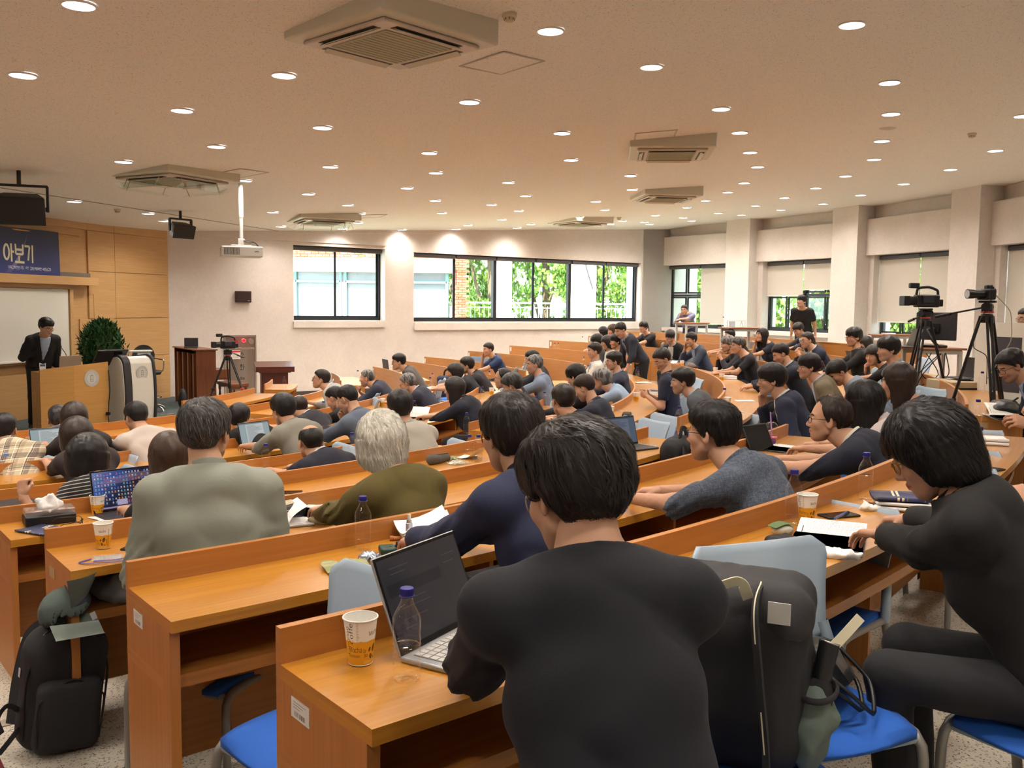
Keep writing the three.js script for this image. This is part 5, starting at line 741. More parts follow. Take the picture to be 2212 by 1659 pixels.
P(1, [3.334, -0.628, -9.400], { lod:1,hair:'short',hc:'black',hs:[1.05,1,1.05],top:'shirt',tc:'#707b8b',face:-1.5,nod:.75,L:'table',R:'table',nocollar:1, label: 'man in grey-blue shirt bending low over his desk, back flat' });
P(1, [4.635, -0.366, -12.500], { hair:'mop',hc:'black',top:'shirt',tc:'#17171a',glasses:'dark',face:-1.3, label: 'stout young man in black shirt with dark glasses' });
P(0, [5.587, -0.528, -14.600], { fem:1,hair:'bob',hc:'soft',top:'shirt',tc:'#222228',face:-1.3, label: 'dark-haired woman hidden behind the stout young man, only hair showing' });
P(1, [4.484, -0.549, -11.400], { fem:1,hair:'bob',hc:'soft',top:'shirt',tc:'#19191d',face:-.9,R:'chin',nocollar:1, label: 'smiling woman with short hair resting chin on hand' });
P(1, [3.882, -0.393, -9.500], { lod:1,hair:'bowl',hc:'black',hs:[1.04,1,1.04],top:'shirt',tc:'#98a4b4',face:-1.5, label: 'young man with black mop of hair in pale blue shirt' });
P(0, [4.020, -0.422, -7.400], { lod:1,hair:'short',hc:'black',hs:[1.06,1.03,1.06],top:'jacket',tc:'#1b2130',cc:'#9fb4dc',glasses:'dark',face:-1.6,nod:.5,L:'write',R:'write',tie:'#28304a', label: 'man in dark suit writing at the right edge' });
P(0, [3.338, -0.395, -5.600], { lod:1,hair:'short',top:'tee',tc:'#2a2c33',sleeve:.6,L:'readL',R:'readR',nod:.4, label: 'reader whose bare forearms hold an open booklet at the right edge' });
P(-1, [6.132, -0.077, -11.000], { hair:'short',top:'tee',tc:'#1a1a1d',glasses:'dark',face:-1.4,L:'lap',R:'lap', label: 'cameraman in black t-shirt at the far right edge behind the photo camera' });
// ---------- Hangul drawn stroke by stroke ----------
const JL = 'ㄱㄲㄴㄷㄸㄹㅁㅂㅃㅅㅆㅇㅈㅉㅊㅋㅌㅍㅎ', JV = 'ㅏㅐㅑㅒㅓㅔㅕㅖㅗㅘㅙㅚㅛㅜㅝㅞㅟㅠㅡㅢㅣ', JT = ' ㄱㄲㄳㄴㄵㄶㄷㄹㄺㄻㄼㄽㄾㄿㅀㅁㅂㅄㅅㅆㅇㅈㅊㅋㅌㅍㅎ';
const JAMO = { ㄱ: '00 90,90 69', ㄴ: '00 09,09 99', ㄷ: '90 00,00 09,09 99', ㄹ: '00 90,90 95,95 05,05 09,09 99', ㅁ: '00 90,90 99,99 09,09 00', ㅂ: '00 09,90 99,05 95,09 99', ㅅ: '50 09,44 99', ㅇ: 'o', ㅈ: '00 90,50 09,54 99', ㅊ: '30 60,03 93,53 09,55 99', ㅎ: '30 60,02 92,q', ㅏ: '40 49,44 94', ㅐ: '20 29,24 74,70 79', ㅓ: '60 69,04 64', ㅔ: '40 49,04 44,80 89', ㅕ: '60 69,02 62,06 66', ㅣ: '50 59', ㅗ: '40 49,09 99', ㅛ: '20 29,60 69,09 99', ㅜ: '00 90,40 49', ㅠ: '00 90,20 29,60 69', ㅡ: '05 95' };
function jamo(g, j, x, y, w, h) { for (const s of (JAMO[j] ?? '').split(',')) { g.beginPath(); if (s === 'o') g.ellipse(x + w / 2, y + h / 2, w / 2, h / 2, 0, 0, 7); else if (s === 'q') g.ellipse(x + w / 2, y + h * 0.72, w * 0.35, h * 0.28, 0, 0, 7); else { const [a, b] = s.split(' '); if (!b) continue; g.moveTo(x + a[0] / 9 * w, y + a[1] / 9 * h); g.lineTo(x + b[0] / 9 * w, y + b[1] / 9 * h); } g.stroke(); } }
function hangul(g, text, x, y, w, h, lw, gap = 0.18) {
  g.lineWidth = lw; g.lineCap = 'butt';
  for (const ch of text) {
    const c = ch.charCodeAt(0) - 0xac00;
    if (c < 0 || c > 11171) { if (ch === '|') { g.beginPath(); g.moveTo(x + w * 0.3, y); g.lineTo(x + w * 0.3, y + h); g.stroke(); } if (ch === '·') { g.fillStyle = g.strokeStyle; g.fillRect(x + w * 0.2, y + h * 0.4, h * 0.2, h * 0.2); } x += w * 0.6; continue; }
    const l = JL[Math.floor(c / 588)], v = JV[Math.floor(c % 588 / 28)], t = JT[c % 28], H = t === ' ' ? h : h * 0.6, horiz = 'ㅗㅛㅜㅠㅡ'.includes(v), mix = { ㅘ: 'ㅗㅏ', ㅚ: 'ㅗㅣ', ㅝ: 'ㅜㅓ', ㅟ: 'ㅜㅣ', ㅢ: 'ㅡㅣ' }[v];
    if (mix) { jamo(g, l, x, y, w * 0.5, H * 0.48); jamo(g, mix[0], x - w * 0.02, y + H * 0.62, w * 0.6, H * 0.3); jamo(g, mix[1], x + w * 0.58, y, w * 0.42, H); }
    else if (horiz) { jamo(g, l, x + w * 0.12, y, w * 0.76, H * 0.55); jamo(g, v, x, y + H * 0.66, w, H * 0.34); }
    else { jamo(g, l, x, y + H * 0.08, w * 0.5, H * 0.8); jamo(g, v, x + w * 0.52, y, w * 0.48, H); }
    if (t !== ' ') jamo(g, t, x + w * 0.12, y + h * 0.68, w * 0.76, h * 0.32);
    x += w * (1 + gap);
  }
}
// ---------- stage ----------
const SWd = [-0.18989, 0.9818], SWn = [0.9818, 0.18989], swAt = (s, y, t) => [-7.7 + SWd[0] * s + SWn[0] * t, y, -16.71 + SWd[1] * s + SWn[1] * t], SWturn = Math.atan2(SWn[0], SWn[1]);
{
  const T0 = canvasTex(2048, 320, (g, w, h) => {
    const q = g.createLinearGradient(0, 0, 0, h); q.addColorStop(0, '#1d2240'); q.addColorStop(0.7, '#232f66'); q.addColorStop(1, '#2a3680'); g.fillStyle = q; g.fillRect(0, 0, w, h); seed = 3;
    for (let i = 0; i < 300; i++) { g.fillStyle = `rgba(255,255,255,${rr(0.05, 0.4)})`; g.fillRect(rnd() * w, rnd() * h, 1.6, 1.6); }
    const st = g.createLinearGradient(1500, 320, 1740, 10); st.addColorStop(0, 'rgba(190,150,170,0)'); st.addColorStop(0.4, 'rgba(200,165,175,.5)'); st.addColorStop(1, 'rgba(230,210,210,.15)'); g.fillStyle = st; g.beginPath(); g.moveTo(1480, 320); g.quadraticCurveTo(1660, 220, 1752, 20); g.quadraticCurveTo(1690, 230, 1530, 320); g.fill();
    g.strokeStyle = '#cdcaa9'; hangul(g, '아보기', 1518, 106, 92, 118, 15, 0.07); g.strokeStyle = '#d9dbe6'; hangul(g, '기독교학문연구회', 1548, 250, 17, 19, 2.2, 0.12); hangul(g, '|후원', 1712, 250, 13, 17, 1.6, 0.15); hangul(g, '고려신학대학원·새로남교회', 1760, 251, 14.5, 19, 2.4, 0.1);
  });
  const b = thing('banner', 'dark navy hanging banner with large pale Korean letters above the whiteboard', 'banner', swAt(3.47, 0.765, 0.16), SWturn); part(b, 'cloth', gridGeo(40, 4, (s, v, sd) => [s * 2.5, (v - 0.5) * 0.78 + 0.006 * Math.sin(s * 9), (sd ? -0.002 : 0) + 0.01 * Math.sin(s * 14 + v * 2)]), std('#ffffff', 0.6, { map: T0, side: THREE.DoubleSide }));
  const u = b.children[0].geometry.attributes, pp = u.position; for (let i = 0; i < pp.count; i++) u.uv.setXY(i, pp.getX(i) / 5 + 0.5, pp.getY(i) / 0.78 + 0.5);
  part(b, 'pole', rod([-2.6, 0.36, -0.02], [3.05, 0.36, -0.02], 0.017), goldMetal, 'brass-coloured pole');
  const wb = thing('whiteboard', 'large white writing board framed in wood behind the speaker', 'whiteboard', swAt(3.6, -0.39, 0.05), SWturn); part(wb, 'surface', rbox(5.9, 1.18, 0.02, 0.004, 0, 0, 0.012), phy('#d5d3ca', 0.2)); part(wb, 'frame', merge([rbox(6.12, 0.1, 0.06, 0.008, 0, 0.645, 0.02), rbox(0.1, 1.3, 0.06, 0.008, 3.01, 0, 0.02), rbox(6.12, 0.06, 0.06, 0.008, 0, -0.62, 0.02)]), stageWood); part(wb, 'pen_tray', rbox(5.9, 0.03, 0.08, 0.006, 0, -0.6, 0.06), trimM);
}
const emblemT = canvasTex(256, 340, (g) => { g.fillStyle = '#c3c2bb'; g.fillRect(0, 0, 256, 340); g.strokeStyle = '#77787a'; g.lineWidth = 4; g.beginPath(); g.ellipse(128, 170, 118, 158, 0, 0, 7); g.stroke(); g.beginPath(); g.ellipse(128, 170, 84, 114, 0, 0, 7); g.stroke(); g.lineWidth = 6; g.strokeStyle = '#5c5d60'; for (const [a, b, c, d] of [[92, 110, 164, 110], [128, 84, 128, 110], [128, 110, 96, 142], [128, 110, 160, 142], [100, 150, 156, 150], [106, 160, 106, 236], [150, 160, 150, 236], [106, 190, 150, 190], [128, 190, 128, 214], [100, 238, 156, 238]]) { g.beginPath(); g.moveTo(a, b); g.lineTo(c, d); g.stroke(); } for (let i = 0; i < 30; i++) { const a = i / 30 * 6.283; g.save(); g.translate(128 + Math.cos(a) * 101, 170 + Math.sin(a) * 136); g.rotate(a + 1.57); g.strokeStyle = '#6d6e72'; g.lineWidth = 3; g.strokeRect(-5, -7, 9 * hash(i, 2, 2) + 3, 13); g.restore(); } });
const emblemM = std('#ffffff', 0.5, { map: emblemT });
function emblem(parent, w, h, pos, turn, lean = 0) { const g = new THREE.CylinderGeometry(0.5, 0.5, 0.004, 36), p = g.attributes.position, u = g.attributes.uv; for (let i = 0; i < p.count; i++) u.setXY(i, p.getX(i) + 0.5, 0.5 - p.getZ(i)); g.rotateX(Math.PI / 2); g.scale(w, h, 1); const m = part(parent, 'emblem', g, emblemM, 'pale oval crest with ring of small letters'); m.position.set(...pos); m.rotation.set(lean, turn, 0, 'YXZ'); return m; }
{ // wooden lectern: a faceted front of birch veneer
  const lec = thing('lectern', 'pale wooden lectern with angled front and round crest in front of the speaker', 'lectern', [-6.5, STAGE, -13.7]), q = (x, z) => [x + 6.5, z + 13.7];
  const pl = [q(-6.79, -13.15), q(-6.45, -13.47), q(-6.15, -13.93), q(-6.55, -14.12), q(-7.1, -13.5)];
  part(lec, 'front_board', merge([prism([pl[0], pl[1], [pl[1][0] - 0.03, pl[1][1] - 0.03], [pl[0][0] - 0.03, pl[0][1] - 0.03]], 0, (x) => 0.95 + 0.12 * (x + 0.29)), prism([pl[1], pl[2], [pl[2][0] - 0.03, pl[2][1] - 0.03], [pl[1][0] - 0.03, pl[1][1] - 0.03]], 0, (x) => 0.95 + 0.12 * (x + 0.29))]), std('#ffffff', 0.5, { map: mapRep(grain([0.72, 0.53, 0.27], [0.78, 0.59, 0.33], 6, 80, 0.1), 0.6, 0.8) }));
  part(lec, 'desk_board', prism(pl.map(([x, z]) => [x * 0.98 - 0.02, z * 0.98 - 0.02]), 0.88, 0.9), stageWood); part(lec, 'side_board', merge([prism([pl[2], pl[3], [pl[3][0] - 0.02, pl[3][1] + 0.03], [pl[2][0] - 0.03, pl[2][1] + 0.01]], 0, 0.9), prism([pl[0], pl[4], [pl[4][0] + 0.03, pl[4][1] - 0.01], [pl[0][0] + 0.01, pl[0][1] - 0.03]], 0, 0.9)]), stageWood);
  const m = [(pl[1][0] + pl[2][0]) / 2 + 0.0, (pl[1][1] + pl[2][1]) / 2]; emblem(lec, 0.24, 0.25, [m[0] + 0.004, 0.79, m[1] + 0.003], Math.atan2(0.46, 0.3));
  laptop([-6.62, STAGE + 0.9, -13.7], -2.3, 'slim silver laptop open on the wooden lectern', { open: 1.75 });
  const mon = thing('monitor', 'tilted black monitor lying behind the wooden lectern', 'monitor', [-6.25, STAGE + 1.0, -14.15], -2.2); part(mon, 'housing', rbox(0.5, 0.32, 0.03, 0.008, 0, 0.1, 0).rotateX(-0.7), blackP); part(mon, 'screen', rbox(0.47, 0.29, 0.002, 0.0008, 0, 0.1, -0.017).rotateX(-0.7), screens.off); part(mon, 'arm', rod([0, 0.08, 0.02], [0, -0.1, 0.12], 0.02), blackP);
  const mic = thing('microphone', 'thin black gooseneck microphone standing at the lectern', 'microphone', [-6.75, STAGE + 0.9, -13.85]); part(mic, 'stem', tube([[0, 0, 0], [0.02, 0.14, -0.02], [-0.04, 0.24, -0.08], [-0.13, 0.34, -0.12]], 0.006, 16), blackP); part(mic, 'capsule', rod([-0.13, 0.34, -0.12], [-0.19, 0.4, -0.14], 0.018, 0.022), blackP);
}
{ // white teaching console with a black band that runs over its top
  const c = thing('teaching_console', 'white teaching console with broad black curved band and crest, right of the lectern', 'console', [-6.06, STAGE, -14.38], 0.98);
  const sh = new THREE.Shape(); sh.moveTo(-0.33, 0.03); sh.lineTo(0.27, 0.03); sh.quadraticCurveTo(0.36, 0.5, 0.27, 0.98); sh.quadraticCurveTo(0.24, 1.06, 0.14, 1.08); sh.lineTo(-0.28, 1.02); sh.quadraticCurveTo(-0.34, 1.0, -0.35, 0.95); sh.closePath(); // side profile, front towards +x
  const ex = (s, d, b) => new THREE.ExtrudeGeometry(s, { depth: d, bevelEnabled: true, bevelSize: b, bevelThickness: b, bevelSegments: 3, curveSegments: 14 });
  const whiteP = phy('#cfcdc3', 0.3), T1 = (g, z) => boxUV(g.translate(0, 0, z).rotateY(-Math.PI / 2));
  part(c, 'body', T1(ex(sh, 0.5, 0.012), -0.25), whiteP);
  const band = new THREE.Shape(); band.moveTo(0.24, 0.0); band.lineTo(0.3, 0.0); band.quadraticCurveTo(0.385, 0.5, 0.295, 1.0); band.quadraticCurveTo(0.26, 1.1, 0.14, 1.115); band.lineTo(-0.3, 1.05); band.lineTo(-0.3, 1.02); band.lineTo(0.1, 1.06); band.quadraticCurveTo(0.22, 1.05, 0.24, 0.98); band.quadraticCurveTo(0.32, 0.5, 0.24, 0); 
  part(c, 'band', T1(ex(band, 0.1, 0.012), 0.14), std('#26262a', 0.5), 'black curved band'); part(c, 'band', T1(ex(band, 0.02, 0.01), -0.29), std('#26262a', 0.5), 'black edge strip'); part(c, 'plinth', rbox(0.5, 0.05, 0.6, 0.01, 0, 0.0, -0.02), std('#222226', 0.6)); 
  emblem(c, 0.2, 0.24, [0.06, 0.83, 0.318], 0, 0.08); part(c, 'keyhole', new THREE.CylinderGeometry(0.008, 0.008, 0.01, 12).rotateX(Math.PI / 2).translate(-0.18, 0.92, 0.31), metalSilver);
  const arm = thing('document_camera', 'white document camera head over the console', 'document camera', [-6.02, STAGE + 1.1, -14.7], 0.6); part(arm, 'head', rbox(0.36, 0.035, 0.1, 0.016, 0.05, 0.05, 0, 3), std('#c8c8c4', 0.4)); part(arm, 'lens_head', rbox(0.2, 0.05, 0.09, 0.01, 0.1, 0.0, 0), std('#a3b2bd', 0.4)); part(arm, 'arm', tube([[-0.1, -0.08, 0], [-0.13, 0.0, 0], [-0.1, 0.05, 0]], 0.012), metalSilver);
  const cb = thing('cable', 'black power cable looping over the stage carpet by the console', 'cable', [-6.16, STAGE, -13.9]); part(cb, 'cord', tube([[0.02, 0.9, -0.02], [0.05, 0.6, 0.02], [0.02, 0.3, 0.02], [0.04, 0.05, 0.04], [0.2, 0.008, 0.1], [0.3, 0.008, 0.4], [0.1, 0.008, 0.6], [0.25, 0.008, 0.3]], 0.008, 50), blackP); part(cb, 'plug', rbox(0.06, 0.05, 0.05, 0.012, 0.02, 0.24, 0.03), blackP);
}
{ // swivel stool
  const chrome = std('#c9c9c9', 0.12, { metalness: 1 }), s = thing('bar_stool', 'chrome swivel bar stool with black round back on the stage', 'stool', [-6.42, STAGE, -16.2], 0.9);
  part(s, 'seat', lathe([[0.0001, 0.66], [0.18, 0.66], [0.2, 0.69], [0.19, 0.73], [0.0001, 0.74]], 28), std('#161617', 0.5)); const bk = part(s, 'backrest', new THREE.CylinderGeometry(0.21, 0.21, 0.035, 28, 1, false, 0, 6.283).rotateX(Math.PI / 2).scale(1, 1.0, 1).translate(0, 0.97, -0.19), std('#161617', 0.5));
  for (const q of [-1, 1]) part(s, 'armrest', tube([[q * 0.16, 0.67, -0.1], [q * 0.27, 0.72, -0.02], [q * 0.27, 0.9, 0.02], [q * 0.24, 0.92, -0.1], [q * 0.18, 0.95, -0.19]], 0.012, 20), chrome); part(s, 'column', merge([rod([0, 0.1, 0], [0, 0.66, 0], 0.028), rod([0, 0.3, 0], [0, 0.45, 0], 0.04)]), chrome); part(s, 'footrest', new THREE.TorusGeometry(0.19, 0.012, 8, 32).rotateX(Math.PI / 2).translate(0, 0.26, 0), chrome);
  for (let i = 0; i < 5; i++) { const a = i / 5 * 6.283; part(s, 'foot', tube([[0, 0.12, 0], [Math.cos(a) * 0.16, 0.11, Math.sin(a) * 0.16], [Math.cos(a) * 0.27, 0.06, Math.sin(a) * 0.27], [Math.cos(a) * 0.29, 0.012, Math.sin(a) * 0.29]], 0.018, 10), chrome); }
}
{ // potted fig
  const p = thing('potted_plant', 'bushy dark green potted plant on the stage against the wood panels', 'plant', [-6.98, STAGE, -15.6]), lg = new THREE.BufferGeometry(), mat = new THREE.MeshPhysicalMaterial({ color: '#1f4a1c', roughness: 0.55, side: THREE.DoubleSide, transmission: 0.12, thickness: 0 });
  lg.setAttribute('position', new THREE.Float32BufferAttribute([0, 0, 0, 0.014, 0.03, 0.004, 0, 0.08, -0.01, -0.014, 0.03, 0.004], 3)); lg.setAttribute('uv', new THREE.Float32BufferAttribute([0, 0, 1, 0, 1, 1, 0, 1], 2)); lg.setIndex([0, 1, 2, 0, 2, 3]); lg.computeVertexNormals();
  part(p, 'pot', lathe([[0.0001, 0], [0.15, 0], [0.19, 0.3], [0.2, 0.3], [0.2, 0.33], [0.17, 0.33], [0.16, 0.28], [0.0001, 0.28]], 24), std('#5a4638', 0.7)); part(p, 'trunk', merge([tube([[0, 0.25, 0], [0.03, 0.6, 0.02], [0, 1.2, 0]], 0.016), tube([[0.03, 0.25, 0], [-0.05, 0.7, -0.05], [-0.12, 1.2, -0.08]], 0.012), tube([[0, 0.25, 0.03], [0.1, 0.7, 0.05], [0.18, 1.15, 0.08]], 0.012)]), std('#4a3a28', 0.8));
  const N = 2600, im = new THREE.InstancedMesh(lg, mat, N), M4 = new THREE.Matrix4(), Q = new THREE.Quaternion(); seed = 42; for (let i = 0; i < N; i++) { const a = rr(0, 6.283), h = rr(-1, 1), r = Math.sqrt(1 - h * h) * Math.cbrt(rr(0.12, 1)) * rr(0.85, 1.1); Q.setFromEuler(new THREE.Euler(rr(-1.2, 1.2) + 0.9, a, rr(-0.8, 0.8))); M4.compose(V(Math.cos(a) * r * 0.36, 1.13 + h * 0.46, Math.sin(a) * r * 0.36), Q, V(1, 1, 1).multiplyScalar(rr(0.9, 1.7))); im.setMatrixAt(i, M4); im.setColorAt(i, new THREE.Color().setRGB(rr(0.6, 1.3), rr(0.7, 1.4), rr(0.6, 1.2))); } im.name = 'foliage'; im.userData.kind = 'stuff'; p.add(im);
}
// upright piano, bench, lectern by the wall
const mahog = std('#ffffff', 0.35, { map: mapRep(grain([0.36, 0.2, 0.12], [0.45, 0.26, 0.16], 80, 4, 0.15), 0.8, 0.8) }), darkMah = std('#ffffff', 0.32, { map: mapRep(grain([0.27, 0.11, 0.075], [0.34, 0.15, 0.1], 80, 4, 0.15), 0.8, 0.8) });
{
  const p = thing('upright_piano', 'reddish brown upright piano standing end-on against the wall', 'piano', [-6.05, STAGE - 0.06, -17.45], 0.62); // keyboard side faces +x
  part(p, 'case', merge([rbox(0.36, 1.1, 0.03, 0.006, 0, 0.57, 0.7), rbox(0.36, 1.1, 0.03, 0.006, 0, 0.57, -0.7), rbox(0.02, 0.9, 1.38, 0.004, -0.1, 0.6, 0)]), mahog); part(p, 'lid', rbox(0.42, 0.025, 1.48, 0.008, 0, 1.13, 0, 2), mahog); part(p, 'front_panel', merge([rbox(0.02, 0.42, 1.38, 0.004, 0.16, 0.9, 0), rbox(0.02, 0.5, 1.38, 0.004, 0.15, 0.3, 0)]), mahog); part(p, 'key_bed', merge([rbox(0.28, 0.06, 1.42, 0.01, 0.3, 0.6, 0), rbox(0.28, 0.18, 0.035, 0.02, 0.3, 0.68, 0.7), rbox(0.28, 0.18, 0.035, 0.02, 0.3, 0.68, -0.7)]), mahog); part(p, 'key_lid', rbox(0.26, 0.03, 1.36, 0.01, 0.29, 0.74, 0), mahog);
  for (let i = 0; i < 4; i++) part(p, 'back_post', rbox(0.06, 1.0, 0.08, 0.006, -0.15, 0.55, -0.5 + i * 0.33), mahog); part(p, 'pedal', merge([0, 1, 2].map((i) => rbox(0.12, 0.012, 0.03, 0.005, 0.2, 0.08, -0.08 + i * 0.08))), goldMetal);
  const l = laptop([-6.1, STAGE + 1.09, -17.42], 0.3, 'small dark tablet computer with keyboard standing on the piano', { w: 0.25, d: 0.17, dark: 1, open: 1.7 });
  const b = thing('piano_bench', 'low brown wooden piano bench with turned legs', 'bench', [-5.3, FRONT + 0.07, -17.35], 0.62); part(b, 'seat', rbox(0.36, 0.06, 0.78, 0.012, 0, 0.47, 0, 2), mahog); part(b, 'apron', merge([rbox(0.3, 0.06, 0.02, 0.004, 0, 0.42, 0.35), rbox(0.3, 0.06, 0.02, 0.004, 0, 0.42, -0.35), rbox(0.02, 0.06, 0.7, 0.004, 0.14, 0.42, 0)]), mahog); for (const [x, z] of [[0.14, 0.33], [-0.14, 0.33], [0.14, -0.33], [-0.14, -0.33]]) part(b, 'leg', lathe([[0.014, 0], [0.02, 0.05], [0.014, 0.1], [0.024, 0.25], [0.016, 0.32], [0.026, 0.36], [0.026, 0.44]], 14).translate(x, 0, z), mahog);
  const d = thing('standing_lectern', 'dark mahogany lectern standing by the white wall', 'lectern', [-4.62, FRONT, -17.75], 0.35); part(d, 'column', rbox(0.5, 0.78, 0.36, 0.01, 0, 0.42, 0), darkMah); part(d, 'base', rbox(0.6, 0.06, 0.46, 0.01, 0, 0.03, 0), darkMah); part(d, 'top', prism([[-0.36, -0.26], [0.36, -0.26], [0.36, 0.28], [-0.36, 0.28]], 0.76, (x, z) => 0.9 - z * 0.14), darkMah); part(d, 'moulding', rbox(0.6, 0.04, 0.44, 0.012, 0, 0.76, 0), darkMah);
  const hump = thing('black_bag', 'small black bag standing behind the piano', 'bag', [-6.0, STAGE, -16.65]); part(hump, 'body', nets(blend([el(0, 0.16, 0, 0.09, 0.17, 0.08), el(0, 0.3, 0, 0.05, 0.08, 0.05)], 0.05), [-0.15, -0.02, -0.15], [0.15, 0.42, 0.15], 0.02), blackP);
  const pl = thing('floor_plate', 'small brass floor socket cover in the stage carpet', 'floor socket', [-5.95, STAGE, -15.75], 0.8); part(pl, 'cover', rbox(0.26, 0.008, 0.12, 0.003, 0, 0.004, 0), std('#6b6250', 0.5, { metalness: 0.5 })); part(pl, 'flap', rbox(0.1, 0.003, 0.08, 0.001, 0.05, 0.0095, 0), goldMetal);
}
// fire hydrant cabinet in the far wall
{
  const steel = std('#80766e', 0.34, { metalness: 0.55 }), c = thing('hydrant_cabinet', 'stainless steel fire hydrant cabinet with red alarm fittings set in the wall', 'fire cabinet', farAt(-8.56, -1.33, 0), 0), F = (s0, s1, y0, y1, t0, t1, r) => { const g = FW(s0, s1, y0, y1, t0, t1, r); const o = farAt(-8.56, -1.33, 0); return g.translate(-o[0], -o[1], -o[2]); };
  part(c, 'frame', merge([F(-8.92, -8.88, -1.99, -0.68, -0.035, 0.01, 0.005), F(-8.26, -8.22, -1.99, -0.68, -0.035, 0.01, 0.005), F(-8.9, -8.24, -0.72, -0.68, -0.035, 0.01, 0.005), F(-8.9, -8.24, -1.99, -1.95, -0.035, 0.01, 0.005)]), std('#a39a92', 0.3, { metalness: 0.7 })); part(c, 'upper_panel', F(-8.88, -8.26, -0.94, -0.72, -0.02, 0.01, 0.003), steel);
  const dr = part(c, 'door', F(-8.88, -8.26, -1.95, -0.96, -0.025, 0.01, 0.004), steel); part(dr, 'handle', F(-8.86, -8.82, -1.56, -1.28, -0.032, -0.02, 0.004), std('#b9b49a', 0.4)); part(dr, 'edge_strip', F(-8.88, -8.26, -0.99, -0.955, -0.03, -0.02, 0.003), std('#b3aca4', 0.25, { metalness: 0.8 }));
  const lt = canvasTex(128, 384, (g) => { g.fillStyle = '#80766e'; g.fillRect(0, 0, 128, 384); g.strokeStyle = '#2c2724'; hangul(g, '소', 34, 20, 60, 66, 8); hangul(g, '화', 34, 160, 60, 66, 8); hangul(g, '전', 34, 300, 60, 66, 8); }); const pos = farAt(-8.53, -1.37, -0.027), o = farAt(-8.56, -1.33, 0), ln = part(dr, 'lettering', new THREE.PlaneGeometry(0.2, 0.74), std('#ffffff', 0.4, { map: lt, metalness: 0.3 })); ln.position.set(pos[0] - o[0], pos[1] - o[1], pos[2] - o[2]); ln.rotation.y = Math.atan2(0.5708, 0.8211);
  const rd = (s, y, r, m, n, dep = 0.03) => { const g = new THREE.CylinderGeometry(r, r * 1.06, dep, 24).rotateX(Math.PI / 2).rotateY(Math.atan2(0.5708, 0.8211)), q = farAt(s, y, -0.03); part(c, n, g.translate(q[0] - o[0], q[1] - o[1], q[2] - o[2]), m); };
  rd(-8.7, -0.835, 0.075, std('#a3182a', 0.35), 'call_point'); rd(-8.5, -0.8, 0.045, std('#c9bdb8', 0.3), 'lamp_ring'); rd(-8.5, -0.8, 0.032, std('#c01020', 0.3, { emissive: '#ff1428', emissiveIntensity: 1.2 }), 'signal_lamp', 0.05); rd(-8.34, -0.82, 0.06, std('#9c938b', 0.3, { metalness: 0.6 }), 'speaker_grille');
  const al = new THREE.PointLight('#ff2030', 0.05, 0, 2); const ap = farAt(-8.5, -0.8, -0.1); al.position.set(ap[0] - o[0], ap[1] - o[1], ap[2] - o[2]); al.name = 'alarm_lamp'; al.castShadow = true; c.add(al);
  const st = thing('notice', 'small white paper notice with a red header on the hydrant cabinet', 'notice', farAt(-8.67, -1.1, -0.028), Math.atan2(0.5708, 0.8211)); const nt = canvasTex(128, 128, (g) => { g.fillStyle = '#e6e2dc'; g.fillRect(0, 0, 128, 128); g.fillStyle = '#b8222e'; g.fillRect(0, 6, 128, 26); g.fillStyle = '#555'; for (let i = 0; i < 8; i++) g.fillRect(14, 44 + i * 10, 60 + 40 * hash(i, 5, 5), 3); }); part(st, 'sheet', rbox(0.2, 0.19, 0.003, 0.001).rotateX(0), std('#ffffff', 0.6, { map: nt })); const uu = st.children[0].geometry.attributes; for (let i = 0; i < uu.uv.count; i++) uu.uv.setXY(i, uu.position.getX(i) / 0.2 + 0.5, uu.position.getY(i) / 0.19 + 0.5);
  const bx = thing('wall_speaker', 'small dark brown speaker box high on the white wall', 'speaker', farAt(-8.5, 0.13, -0.05), Math.atan2(0.5708, 0.8211)); part(bx, 'case', rbox(0.33, 0.24, 0.1, 0.01), std('#3f2620', 0.5)); part(bx, 'grille', rbox(0.3, 0.21, 0.006, 0.003, 0, 0, 0.051), std('#33201c', 0.9)); part(bx, 'badge', rbox(0.05, 0.012, 0.003, 0.001, 0.1, -0.08, 0.055), metalSilver);
}
